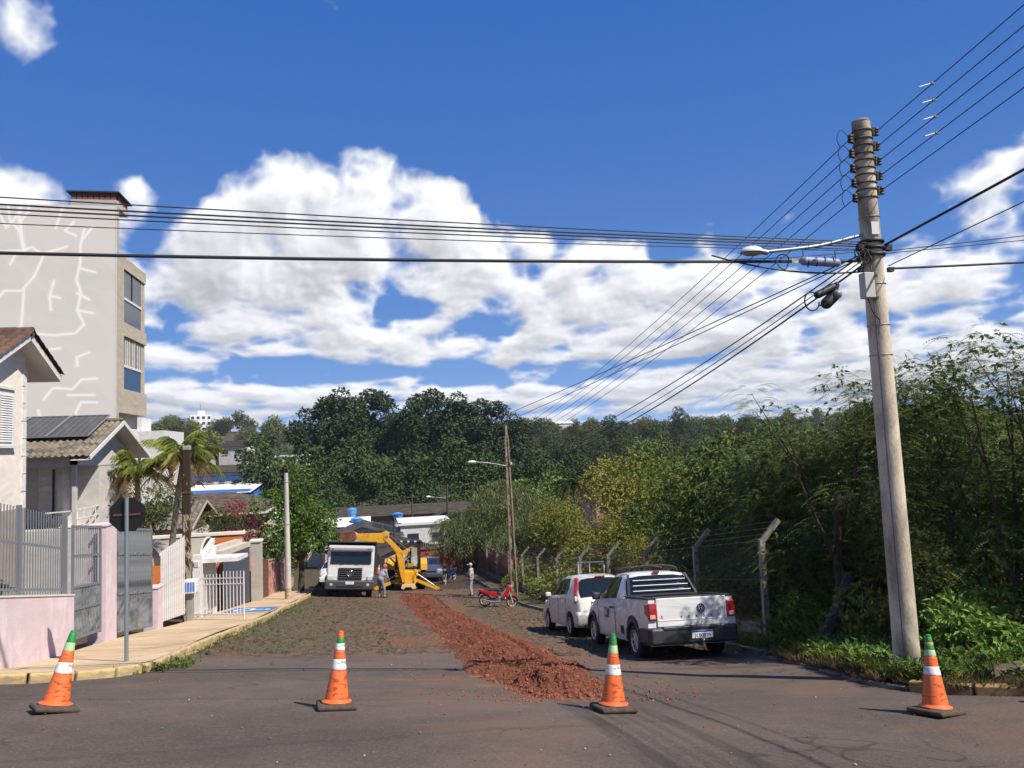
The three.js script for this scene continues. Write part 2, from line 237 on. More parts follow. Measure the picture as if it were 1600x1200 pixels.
// the cobbled street going down
const cobbleBed = texture(512, 512, ((r) => (u, v) => { const n = tn(u, v, 9, 33, 5), k = 0.9 + (r() - 0.5) * 0.4; return [(0.26 + n * 0.06) * k, (0.21 + n * 0.055) * k, (0.16 + n * 0.04) * k]; })(rng(81)));
{
  const M_bed = std([1, 1, 1], 0.97, { map: rep(cobbleBed, 0.4), bumpMap: rep(BUMP.soft, 2), bumpScale: 0.03 });
  const street = struct('cobbled_street', sheet(24, 190, (u, v) => { const x = -3.35 + u * 10.5, s = mix(13.2, 100, Math.pow(v, 1.25)); return [x, roadY(x, s) - 0.035, -s]; }), M_bed);
  // basalt setts: nearest ones are pieces, the rest one mass
  const r = rng(404), geos = [0, 1, 2].map((k) => { const g = rb(0.15, 0.09, 0.11, 0.025, 0, 0, 0, 0, 0, 0, 1), p = g.attributes.position; for (let i = 0; i < p.count; i++) p.setXYZ(i, p.getX(i) * (1 + 0.16 * noise3(p.getX(i) * 17 + k, p.getZ(i) * 15, k)), p.getY(i) + 0.008 * noise3(p.getX(i) * 22, k * 3, p.getZ(i) * 22), p.getZ(i) * (1 + 0.16 * noise3(k * 4, p.getX(i) * 17, p.getZ(i) * 19))); g.computeVertexNormals(); return metreUV(g); });
  const M_sett = ['#584737', '#665140', '#4e3f33', '#6e5945', '#625143'].map((c) => std(new THREE.Color(c), 0.9, { map: rep(GRAIN[1], 4) }));
  const rows = []; let s = 13.9;
  while (s < 46) { let x = -3.0 + r() * 0.1; while (x < 6.8) { const w = 0.12 + r() * 0.09; if (s > edgeS(x) - 0.05 && !(x > 1.5 && x < 3.4 && s < 42)) rows.push([x + w / 2, s + (r() - 0.5) * 0.03, w / 0.158, (r() - 0.5) * 0.3, r()]); x += w; } s += 0.122; }
  const near = rows.slice(0, 300), rest = rows.slice(300);
  for (const [x, q, k, a, t] of near) { const m = piece('sett', geos[Math.floor(t * 3)], M_sett[Math.floor(t * 97) % 5], street, x, roadY(x, q) - 0.036 + 0.012 * (t - 0.5), -q, a); m.scale.x = k; }
  const im = new THREE.InstancedMesh(geos[1], std([1, 1, 1], 0.9, { map: rep(GRAIN[1], 4) }), rest.length), d = new THREE.Object3D();
  rest.forEach(([x, q, k, a, t], i) => { d.position.set(x, roadY(x, q) - 0.036 + 0.014 * (t - 0.5), -q); d.rotation.set(0.17 + (t - 0.5) * 0.1, a, 0.06 * (t - 0.5)); d.scale.set(k, 1, 1); d.updateMatrix(); im.setMatrixAt(i, d.matrix); const c = new THREE.Color(['#584737', '#665140', '#4e3f33', '#6e5945', '#625143'][Math.floor(t * 97) % 5]); const n = fbm(x * 0.5, q * 0.4, 4, 3); c.lerp(new THREE.Color('#54563a'), sstep(0.1, 0.5, n + 0.35 * sstep(0.5, -2.6, x)) * 0.5); c.lerp(new THREE.Color('#7d5138'), sstep(0.2, 0.6, fbm(x * 0.7, q * 0.3, 14, 3) + 0.45 * Math.exp(-Math.pow((x - 2.4) / 1.7, 2))) * 0.6); im.setColorAt(i, c); });
  im.name = 'setts'; im.userData.kind = 'stuff'; street.add(im);
}
// ---------------------------------------------------------------- left pavement with its yellow kerb stones
const sideY = (x, s) => roadY(-3.1, s) + 0.12 + Math.min(0, 0) + (-3.1 - x) * 0.035;
const kerbPath = [];                                                      // corner and straight, [x, s]
for (let x = -26; x < -4.9; x += 0.62) kerbPath.push([x, 10.75 + (x + 4.9) * 0.02]);
for (let k = 0; k <= 5; k++) { const a = k / 5 * Math.PI / 2; kerbPath.push([-4.75 + 1.65 * Math.sin(a), 12.4 - 1.65 * Math.cos(a)]); }
for (let s = 13.0; s < 46; s += 0.66) kerbPath.push([-3.1 + 0.05 * Math.sin(s * 0.8), s]);
{
  const slabMap = texture(512, 512, ((r) => (u, v) => { const n = tn(u, v, 4, 61, 5), st = sstep(0.15, 0.5, tn(u, v, 7, 70, 4)), k = 0.93 + (r() - 0.5) * 0.12; return [(0.86 + n * 0.08 - st * 0.08) * k, (0.775 + n * 0.08 - st * 0.09) * k, (0.65 + n * 0.08 - st * 0.09) * k]; })(rng(6)));
  const M_slab = std([0.80, 0.74, 0.68], 0.92, { map: rep(slabMap, 0.28), bumpMap: rep(BUMP.fine, 1.2), bumpScale: 0.004 });
  const ground = (x, s) => (s < 12.4 ? mix(roadY(x, s) + 0.12, sideY(x, s), sstep(-7, -4.7, x) * sstep(10.6, 12.4, s)) : sideY(x, s));
  const shape = [];
  const pave = struct('left_pavement', sheet(40, 2, (u, v) => { const x = mix(-26, -4.75, u), s = mix(10.95, 12.4, v); return [x, ground(x, s), -s]; }), M_slab);
  // slabs cast in bays with open joints
  for (let s = 12.41, k = 0; s < 46; k++) { const L = k % 3 === 0 ? 2.2 : 1.8, e = Math.min(46, s + L - 0.018); const S0 = s; piece('slab', sheet(3, 4, (u, v) => { const x = mix(-5.02, -3.19, u), q = mix(S0, e, v); return [x, ground(x, q), -q]; }), M_slab, pave); s += L; }
  piece('slab', sheet(5, 5, (u, v) => { const a = u * Math.PI / 2, R = 1.56 * v; const x = -4.75 + R * Math.sin(a), s = 12.4 - R * Math.cos(a); return [x, ground(x, s), -s]; }), M_slab, pave);
  piece('joint_bed', sheet(2, 40, (u, v) => { const x = mix(-5.0, -3.2, u), q = mix(12.4, 46, v); return [x, ground(x, q) - 0.03, -q]; }), std([0.05, 0.045, 0.04], 1), pave);
  const r = rng(91), kg = [0, 1, 2].map((k) => { const g = rb(0.64, 0.2, 0.11, 0.03, 0, 0, 0), p = g.attributes.position; for (let i = 0; i < p.count; i++) p.setXYZ(i, p.getX(i), p.getY(i) + 0.012 * noise3(p.getX(i) * 5 + k * 9, p.getY(i) * 5, 3), p.getZ(i) + 0.012 * noise3(p.getX(i) * 6, k, p.getY(i) * 9)); g.computeVertexNormals(); return metreUV(g); });
  const paint = texture(256, 256, ((q) => (u, v) => { const w = 0.35 + 0.65 * sstep(-0.35, 0.1, tn(u, v, 9, 44, 5)), k = 0.92 + (q() - 0.5) * 0.16; return [mix(0.64, 0.82, w) * k, mix(0.58, 0.71, w) * k, mix(0.48, 0.49, w) * k]; })(rng(2)));
  const M_kerb = std([0.9, 0.9, 0.9], 0.85, { map: rep(paint, 1.1) });
  for (let i = 0; i + 1 < kerbPath.length; i++) {
    const [x0, s0] = kerbPath[i], [x1, s1] = kerbPath[i + 1], x = (x0 + x1) / 2, s = (s0 + s1) / 2, L = Math.hypot(x1 - x0, s1 - s0), y0 = ground(x0, s0), y1 = ground(x1, s1), m = piece('kerb_stone', kg[i % 3], M_kerb, pave, x, (y0 + y1) / 2 - 0.092 + (r() - 0.5) * 0.014, -s);
    m.scale.x = (L - 0.012) / 0.64; m.rotation.order = 'YZX'; m.rotation.y = Math.atan2(s1 - s0, x1 - x0); m.rotation.z = Math.atan2(y1 - y0, L);
    m.position.x += (r() - 0.5) * 0.02;
  }
  // blue painted bay with a white wheelchair mark on the pavement
  const cv = document.createElement('canvas'); cv.width = 256; cv.height = 256; const c = cv.getContext('2d'); c.fillStyle = '#3f6fa6'; c.fillRect(0, 0, 256, 256); c.strokeStyle = '#e8e6df'; c.lineWidth = 16; c.beginPath(); c.arc(120, 165, 52, 0.2, 4.3); c.stroke(); c.lineWidth = 20; c.beginPath(); c.moveTo(120, 60); c.lineTo(125, 130); c.lineTo(175, 130); c.lineTo(200, 200); c.stroke(); c.fillStyle = '#e8e6df'; c.beginPath(); c.arc(118, 40, 17, 0, 7); c.fill();
  const ct = new THREE.CanvasTexture(cv); ct.colorSpace = THREE.SRGBColorSpace;
  piece('painted_mark', sheet(3, 4, (u, v) => { const x = mix(-4.75, -3.25, u), s = mix(26.6, 29.6, v); return [x, ground(x, s) + 0.005, -s, v, u]; }), std([1, 1, 1], 0.8, { map: ct }), pave);
  globalThis.paveY = ground;
}
// ---------------------------------------------------------------- right pavement: mossy earth, stone kerb
const VERGE = [[6.9, 14.2], [6.75, 12], [6.45, 10], [6.3, 8.9], [6.55, 8.1], [7.3, 7.5], [8.5, 7.0], [11, 6.4], [20, 5.4]];      // kerb line round the corner, [x, s]
const rightY = (x, s) => roadY(6.9, s) + 0.1 + (x - 6.9) * 0.02;
{
  const moss = texture(512, 512, ((r) => (u, v) => { const n = sstep(-0.2, 0.35, tn(u, v, 6, 51, 5)), k = 0.85 + (r() - 0.5) * 0.35; return [mix(0.36, 0.40, n) * k, mix(0.30, 0.37, n) * k, mix(0.22, 0.19, n) * k]; })(rng(12)));
  const side = struct('right_pavement', sheet(6, 120, (u, v) => { const x = 6.98 + u * 1.6, s = mix(11.5, 75, v); return [x, rightY(x, s) + 0.015 * fbm(x * 2, s * 2, 3, 3), -s]; }), std([0.9, 0.9, 0.9], 1, { map: rep(moss, 0.35), bumpMap: rep(BUMP.soft, 1), bumpScale: 0.03 }));
  const g = metreUV(rb(0.7, 0.2, 0.12, 0.02)), M_k = std([0.20, 0.185, 0.15], 0.95, { map: rep(GRAIN[1], 1) }), M_o = std([0.42, 0.26, 0.10], 0.9, { map: rep(GRAIN[1], 1) });
  const path = []; for (let s = 74; s > 14.5; s -= 0.72) path.push([6.9, s]);
  { const c = new THREE.CatmullRomCurve3(VERGE.map(([x, q]) => new THREE.Vector3(x, 0, q))), n = Math.round(c.getLength() / 0.72); for (let i = 0; i <= n; i++) { const p = c.getPointAt(i / n); path.push([p.x, p.z]); } }
  for (let i = 0; i + 1 < path.length; i++) { const [x0, s0] = path[i], [x1, s1] = path[i + 1], x = (x0 + x1) / 2, s = (s0 + s1) / 2, L = Math.hypot(x1 - x0, s1 - s0), m = piece('kerb_stone', g, s < 8.4 ? M_o : M_k, side, x, roadY(x, s) + (s > 8.4 && s < 13 ? -0.065 : 0.01), -s); m.scale.x = L * 0.98 / 0.7; m.rotation.order = 'YZX'; m.rotation.y = Math.atan2(s1 - s0, x1 - x0); m.rotation.z = Math.atan2(roadY(x1, s1) - roadY(x0, s0), L); }
}

const vergeY = (x, s) => roadY(Math.min(x, 7), s) + 0.09 - (x > 8.6 ? Math.min(8, 0.34 * (x - 8.6)) * sstep(6, 12, s) : 0) + 0.05 * fbm(x * 1.3, s * 1.3, 3, 3);
{
  const edge = (s) => interp(s, [5.4, 6.4, 7.0, 7.5, 8.1, 8.9, 10, 12, 15], [20, 11, 8.5, 7.3, 6.62, 6.36, 6.5, 6.8, 6.96]);
  struct('grass_verge', sheet(50, 60, (u, v) => { const s = mix(5.6, 15, v), x = mix(edge(s), 22, Math.pow(u, 1.6)); return [x, vergeY(x, s), -s]; }), M_soil);
}

// ---------------------------------------------------------------- left side of the street
const pinkMap = texture(512, 512, ((r) => (u, v) => { const n = tn(u, v, 5, 15, 5), w = sstep(0.12, 0.4, tn(u, v * 0.35, 9, 25, 4)), k = 0.96 + (r() - 0.5) * 0.05; return [(0.90 + 0.03 * n + w * 0.03) * k, (0.845 + 0.03 * n + w * 0.04) * k, (0.85 + 0.03 * n + w * 0.035) * k]; })(rng(9)));
const M_pink = std([0.80, 0.74, 0.76], 0.9, { map: rep(pinkMap, 0.45), bumpMap: rep(BUMP.fine, 1.5), bumpScale: 0.003 });
const M_greybar = std([0.20, 0.215, 0.235], 0.5, { metalness: 0.3 });
const M_sheetmetal = std([0.30, 0.32, 0.34], 0.55, { metalness: 0.35, map: rep(GRAIN[1], 0.7) });
const pv = (s) => paveY(-5, s);
const wallSeg = (x0, x1, s0, s1, yb0, yb1, yt0, yt1) => { const g = new THREE.BoxGeometry(1, 1, 1), p = g.attributes.position; for (let i = 0; i < 24; i++) { const n = p.getZ(i) > 0; p.setXYZ(i, p.getX(i) > 0 ? x1 : x0, p.getY(i) > 0 ? (n ? yt0 : yt1) : (n ? yb0 : yb1), -(n ? s0 : s1)); } g.computeVertexNormals(); return metreUV(g); };   // sloped wall along the street
const barGeo = new THREE.CylinderGeometry(0.009, 0.009, 1, 6), slatGeo = metreUV(new THREE.BoxGeometry(0.02, 1, 0.075));
const vbar = (parent, name, geo, mat, x, s, y0, y1) => { const m = piece(name, geo, mat, parent, x, (y0 + y1) / 2, -s); m.scale.y = y1 - y0; return m; };
{ // pink garden wall with its railing
  const w = thing('garden_wall', 'low faded pink plastered wall at the street corner below grey railings', 'wall');
  const top = (s) => mix(-0.22, -0.69, (s - 11.9) / 2.73);
  obj('plaster', [wallSeg(-5.15, -5, 11.3, 14.63, -1.7, -2.1, top(11.3), top(14.63)), bb(-16, -5, -1.7, -0.12, -11.3, -11.15)], M_pink, w);
  obj('coping', wallSeg(-5.17, -4.985, 11.29, 14.64, top(11.3) - 0.005, top(14.64) - 0.005, top(11.3) + 0.02, top(14.64) + 0.02), std([0.62, 0.60, 0.58], 0.9), w);
  const f = thing('railing', 'grey vertical bar railing standing on the low pink wall', 'railing');
  const ft = (s) => mix(1.09, 0.66, (s - 11.85) / 2.52);
  for (let s = 11.36; s < 14.5; s += 0.098) vbar(f, 'bar', barGeo, M_greybar, -5.07, s, top(s) + 0.02, ft(s));
  for (const s of [12.62, 14.36]) obj('post', bb(-5.1, -5.04, top(s), ft(s) + 0.03, -s - 0.03, -s + 0.03), M_greybar, f);
  for (const k of [0.08, 0.6]) obj('rail', beam([-5.075, mix(top(11.3), ft(11.3), k), -11.3], [-5.075, mix(top(14.5), ft(14.5), k), -14.5], 0.014, 0.035), M_greybar, f);
}
{ // grey gate beside it
  const g = thing('bar_gate', 'grey metal gate with open bars over a solid lower panel beside the pink wall', 'gate');
  const b = (s) => mix(-1.48, -1.63, (s - 14.68) / 1.4), t = (s) => mix(0.5, 0.36, (s - 14.68) / 1.4), A = 14.7, B = 16.1;
  const line = (k, w, h, name) => obj(name, beam([-5.05, mix(b(A), t(A), k), -A], [-5.05, mix(b(B), t(B), k), -B], w, h), M_greybar, g);
  for (const k of [0.02, 0.27, 0.46, 0.73, 0.985]) line(k, 0.03, 0.045, 'rail');
  for (const s of [A, B]) obj('stile', bb(-5.07, -5.03, b(s), t(s), -s - 0.022, -s + 0.022), M_greybar, g);
  for (let s = A + 0.09; s < B - 0.04; s += 0.098) vbar(g, 'bar', barGeo, M_greybar, -5.06, s, mix(b(s), t(s), 0.46), t(s));
  obj('kick_panel', [wallSeg(-5.062, -5.052, A, B, mix(b(A), t(A), 0.02), mix(b(B), t(B), 0.02), mix(b(A), t(A), 0.46), mix(b(B), t(B), 0.46)), ...[...Array(9)].map((_, i) => { const s = A + 0.1 + i * 0.15; return bb(-5.052, -5.04, mix(b(s), t(s), 0.03), mix(b(s), t(s), 0.45), -s - 0.015, -s + 0.015); })], M_sheetmetal, g);
  for (const [n, s0, s1, y1, lab] of [['gate_pillar', 16.2, 16.85, 0.33, 'tall pink plastered gate pillar between the two grey gates'], ['gate_pillar', 19.95, 20.4, -1.5, 'short pink plastered pillar between the ribbed grey gate and white gate']]) { const p = thing(n, lab, 'pillar'); obj('shaft', bb(-5.3, -4.98, pv(s1) - 0.3, y1, -s1, -s0), M_pink, p); obj('cap', bb(-5.32, -4.96, y1, y1 + 0.03, -s1 - 0.02, -s0 + 0.02), std([0.55, 0.5, 0.5], 0.9), p); }
  const h = thing('ribbed_gate', 'tall ribbed grey sheet metal gate standing behind the stop sign', 'gate');
  const C = 17.05, D = 19.65, bb_ = (s) => mix(-1.84, -2.3, (s - C) / 2.6), tt = (s) => mix(0.21, -0.08, (s - C) / 2.6);
  for (let s = C + 0.05; s < D - 0.03; s += 0.088) vbar(h, 'slat', slatGeo, M_sheetmetal, -5.06 + (Math.round(s * 11) % 2) * 0.012, s, bb_(s) + 0.02, tt(s) - 0.02);
  for (const k of [0.0, 0.36, 0.75, 1]) obj('rail', beam([-5.045, mix(bb_(C), tt(C), k), -C], [-5.045, mix(bb_(D), tt(D), k), -D], 0.03, 0.05), M_sheetmetal, h);
  obj('kick_panel', wallSeg(-5.044, -5.034, C, D, bb_(C), bb_(D), mix(bb_(C), tt(C), 0.3), mix(bb_(D), tt(D), 0.3)), M_sheetmetal, h);
  for (const s of [C, D]) obj('stile', bb(-5.08, -5.03, bb_(s), tt(s), -s - 0.025, -s + 0.025), M_sheetmetal, h);
}
const M_wp = std([0.80, 0.79, 0.77], 0.5, { map: rep(GRAIN[2], 1) });
{ // white gates, canopy, letter box, house entrance
  const g = thing('slatted_gate', 'tall white gate of close vertical slats beside the short pink pillar', 'gate');
  const b = (s) => mix(-2.42, -2.72, (s - 20.5) / 2.4), t = (s) => mix(-0.72, -0.6, (s - 20.5) / 2.4);
  for (let s = 20.55, i = 0; s < 22.92; s += 0.1, i++) vbar(g, 'slat', slatGeo, M_wp, -5.05 + (i % 2) * 0.02, s, b(s) + 0.03, t(s) + 0.03 * (i % 2));
  for (const k of [0.04, 0.55, 0.97]) obj('rail', beam([-5.075, mix(b(20.5), t(20.5), k), -20.5], [-5.075, mix(b(22.95), t(22.95), k), -22.95], 0.03, 0.05), M_wp, g);
  const p = thing('picket_gate', 'white picket gate swung open across the pavement', 'gate');
  // leaf from the post at the fence out towards the kerb
  const P0 = [-4.95, 23.6], P1 = [-3.45, 22.75];
  const n = 15; for (let i = 0; i <= n; i++) { const k = i / n, x = mix(P0[0], P1[0], k), s = mix(P0[1], P1[1], k), y = paveY(x, s) + 0.05; vbar(p, 'picket', new THREE.CylinderGeometry(0.012, 0.012, 1, 6), M_wp, x, s, y, y + 1.2 + (i > 8 ? 0.08 : 0.02 * (i % 2))); }
  for (const h of [0.14, 0.98, 1.14]) obj('rail', beam([P0[0], paveY(...P0) + h, -P0[1]], [P1[0], paveY(...P1) + h, -P1[1]], 0.02, 0.03), M_wp, p);
  for (const Q of [P0, P1]) obj('stile', rod([Q[0], paveY(...Q) + 0.02, -Q[1]], [Q[0], paveY(...Q) + 1.3, -Q[1]], 0.02), M_wp, p);
  const q = thing('railing', 'white picket railing between the letter box and canopy posts', 'railing');
  for (let s = 23.75; s < 25; s += 0.11) vbar(q, 'picket', barGeo, M_wp, -5.0, s, pv(s) + 0.05, pv(s) + 1.35);
  for (const h of [0.15, 1.1]) obj('rail', beam([-5, pv(23.7) + h, -23.7], [-5, pv(25) + h, -25], 0.02, 0.03), M_wp, q);
  const c = thing('entrance_canopy', 'white flat entrance canopy on posts over the open white gate', 'canopy');
  obj('roof_slab', wallSeg(-5.25, -3.95, 25.0, 27.0, -1.62, -1.75, -1.5, -1.63), M_wp, c);
  obj('wall_panel', bb(-5.35, -5.2, pv(27) - 0.2, -1.55, -27.0, -25.0), M_wp, c);
  for (const [x, s] of [[-5.1, 24.95], [-5.1, 27.1]]) obj('post', bb(x - 0.12, x + 0.12, pv(s) - 0.1, -1.35, -s - 0.12, -s + 0.12), M_wp, c);
  obj('raking_fascia', beam([-5.12, -1.62, -24.8], [-5.12, -1.2, -27.4], 0.12, 0.16), M_wp, c);
  for (let s = 25.25; s < 27; s += 0.12) vbar(c, 'bar', barGeo, M_wp, -4.98, s, pv(s) + 0.05, -1.7);
  for (const h of [0.2, 0.95, 1.6]) obj('rail', beam([-4.98, pv(25.1) + h, -25.1], [-4.98, pv(27) + h, -27], 0.02, 0.03), M_wp, c);
  const l = thing('letter_box', 'small white letter box with blue stripes beside white gate', 'letter box', [-4.95, pv(23.3), -23.3]);
  obj('case', rb(0.34, 0.36, 0.42, 0.02, 0, 0.95, 0), M_wp, l); obj('pedestal', bx(0.16, 0.78, 0.2, -0.02, 0.39, 0), M.concrete, l);
  for (let i = 0; i < 4; i++) obj('blue_stripe', bx(0.05, 0.26, 0.004, -0.1 + i * 0.07, 0.95, 0.213), std([0.03, 0.16, 0.55], 0.5), l);
}
{ // dark slatted front, raking parapet, orange house behind
  const f = thing('slatted_fence', 'dark blue grey slatted fence below a pale raking parapet', 'fence');
  const M_ds = std([0.055, 0.065, 0.085], 0.6);
  const t = (s) => mix(-1.9, -2.28, (s - 28.6) / 6);
  for (let s = 28.7; s < 34.6; s += 0.088) vbar(f, 'slat', slatGeo, M_ds, -5.02, s, pv(s) + 0.04, t(s));
  for (const h of [0.12, 1.0]) obj('rail', beam([-5.06, pv(28.6) + h, -28.6], [-5.06, pv(34.6) + h, -34.6], 0.03, 0.05), M_ds, f);
  obj('parapet', [wallSeg(-5.5, -5.0, 28.4, 34.7, t(28.4), t(34.7), t(28.4) + 0.2, t(34.7) + 0.2), wallSeg(-5.6, -5.3, 28.4, 34.7, t(28.4) + 0.2, t(34.7) + 0.2, t(28.4) + 0.34, t(34.7) + 0.34)], plaster([0.62, 0.56, 0.46]), f);
  const h = thing('orange_house', 'flat roofed orange house with a white coping behind the arched awning', 'house');
  obj('wall', bb(-14, -5.35, -5.2, -1.78, -35.2, -35), plaster([0.72, 0.22, 0.055]), h);
  obj('coping', bb(-14.1, -5.25, -1.78, -1.66, -35.25, -34.95), std([0.72, 0.66, 0.58], 0.85), h);
  obj('flat_roof', bb(-14, -5.35, -2.9, -2.7, -40, -35.2), M.concrete, h); obj('rear_wall', bb(-14, -5.35, -5.5, -2.9, -40, -35.25), plaster([0.72, 0.22, 0.055]), h); obj('window', bb(-7.6, -6.4, -4.0, -3.0, -35.02, -34.9), M.winglass, h);
  const a = thing('arched_awning', 'translucent brown barrel awning over the entrance of orange house', 'awning');
  const arc = (u, v) => { const an = Math.PI * (0.02 + u * 0.96); return [-8.9 + v * 3.3, -2.0 + 0.75 * Math.sin(an), -28.9 + 1.25 * Math.cos(an)]; };
  obj('cover', sheet(16, 6, arc), new THREE.MeshPhysicalMaterial({ color: lin(0.42, 0.38, 0.31), roughness: 0.4, transmission: 0.25, thickness: 0, side: THREE.DoubleSide }), a);
  for (const v of [0, 0.5, 1]) obj('rib', tube([...Array(11)].map((_, i) => arc(i / 10, v)), 0.04, 20, 6), std([0.55, 0.5, 0.42], 0.6), a);
  for (const z of [-27.65, -30.15]) obj('post', bb(-5.75, -5.63, -4.2, -1.95, z - 0.06, z + 0.06), M_wp, a);
  const p = thing('gate_pier', 'grey plastered pier with pale edge beside the brown gate', 'pier'); obj('shaft', bb(-5.1, -4.68, pv(36) - 0.6, -2.22, -36.2, -35.6), plaster([0.46, 0.44, 0.41]), p); obj('cap', bb(-5.14, -4.64, -2.22, -2.14, -36.25, -35.55), std([0.66, 0.62, 0.55], 0.8), p);
  const b = thing('timber_gate', 'low brown timber gate standing in tree shade', 'gate'); for (let s = 36.4; s < 40.2; s += 0.14) { const m = piece('plank', metreUV(new THREE.BoxGeometry(0.03, 1, 0.128)), M.rust, b, -4.95, pv(s) + 0.95 - (s - 36) * 0.02, -s); m.scale.y = 1.8; } for (const k of [0.35, 1.5]) obj('ledger', beam([-4.98, pv(36.4) + k, -36.4], [-4.98, pv(40.2) + k, -40.2], 0.03, 0.08), M.rust, b);
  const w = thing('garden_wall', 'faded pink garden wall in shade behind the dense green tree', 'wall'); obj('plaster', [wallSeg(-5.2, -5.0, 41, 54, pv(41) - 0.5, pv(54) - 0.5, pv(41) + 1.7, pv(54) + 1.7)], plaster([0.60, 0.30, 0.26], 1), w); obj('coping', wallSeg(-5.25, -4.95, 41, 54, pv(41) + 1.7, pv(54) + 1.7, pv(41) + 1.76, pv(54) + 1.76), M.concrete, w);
}
{ // rusty post with clamps
  const p = thing('old_post', 'old flaking concrete post with rust stains beside the white slatted gate', 'post', [-5.28, 0, -24.4]);
  const flake = texture(256, 512, ((r) => (u, v) => { const n = tn(u, v * 1, 14, 3, 4) + (v < 0.62 ? 0.0 : -0.75), k = 0.9 + r() * 0.15, w = sstep(-0.15, 0.15, n); return [mix(0.24, 0.72, w) * k, mix(0.17, 0.66, w) * k, mix(0.11, 0.56, w) * k]; })(rng(5)));
  const g = metreUV(new THREE.BoxGeometry(0.19, 5.1, 0.16)); const uv = g.attributes.uv, ps = g.attributes.position; for (let i = 0; i < uv.count; i++) uv.setXY(i, (ps.getX(i) + ps.getZ(i)) * 1.4, (ps.getY(i) + 2.55) / 5.1);
  obj('shaft', g.translate(0, -0.7, 0), std([0.8, 0.8, 0.8], 0.95, { map: flake }), p); obj('cap', rb(0.22, 0.14, 0.2, 0.03, 0, 1.87, 0), M.concrete, p); obj('clamp', bx(0.23, 0.05, 0.2, 0, 0.55, 0), M.rust, p); obj('conduit', rod([-0.11, -3.2, 0.05], [-0.11, 1.6, 0.05], 0.018), M.dark, p);
}
{ // stop sign seen from behind
  const p = thing('stop_sign', 'octagonal stop sign seen from its black back on a grey pole', 'sign', [-3.55, paveY(-3.55, 12.5), -12.5]);
  obj('pole', rod([0, -0.2, 0.03], [0, 2.39, 0.03], 0.03, 0.03, 12), std([0.22, 0.27, 0.29], 0.5, { metalness: 0.4 }), p);
  const o = []; for (let i = 0; i < 8; i++) { const a = (i + 0.5) / 8 * 6.28318; o.push([0.272 * Math.cos(a), 0.272 * Math.sin(a)]); }
  obj('panel', prism(o, 0.012, 0.002).translate(0, 2.14, -0.02), std([0.009, 0.009, 0.01], 0.55, { map: rep(GRAIN[1], 2) }), p);
  obj('front_face', prism(o.map(([x, y]) => [x * 0.97, y * 0.97]), 0.003).translate(0, 2.14, -0.026), std([0.4, 0.01, 0.015], 0.5), p);
  obj('brace', bx(0.38, 0.028, 0.012, -0.005, 2.14, 0.002), M.rust, p); for (const y of [2.14]) obj('bolt', cy(0.012, 0.012, 0.05, 8, 0, y, 0.05, Math.PI / 2), M.steel, p);
}
// ---------------------------------------------------------------- houses and the flats
const tileGeo = (() => { const g = sheet(6, 3, (u, v) => { const a = (u - 0.5) * Math.PI; return [(u - 0.5) * 0.215, 0.052 * Math.cos(a) * (1 - 0.12 * v) + 0.016 * (1 - v), (v - 0.5) * 0.37]; }); const b = g.clone(); b.scale(0.96, 0.8, 1); return metreUV(mergeGeometries([g.toNonIndexed(), b.toNonIndexed()])); })();
const M_tiles = ['#5a4336', '#6a4d3b', '#4c3a31', '#63503f', '#71553f'].map((c) => std(new THREE.Color(c), 0.9, { map: rep(GRAIN[1], 2.5), side: THREE.DoubleSide }));
const corrMap = texture(512, 512, ((r) => (u, v) => { const n = tn(u, v, 6, 88, 5), st = sstep(0, 0.45, tn(u, v, 13, 95, 4)), k = 0.9 + (r() - 0.5) * 0.22; return [(0.50 + n * 0.12 - st * 0.16) * k, (0.46 + n * 0.12 - st * 0.16) * k, (0.40 + n * 0.1 - st * 0.14) * k]; })(rng(17)));
const M_corr = std([0.95, 0.95, 0.95], 0.95, { map: rep(corrMap, 0.35), side: THREE.DoubleSide });
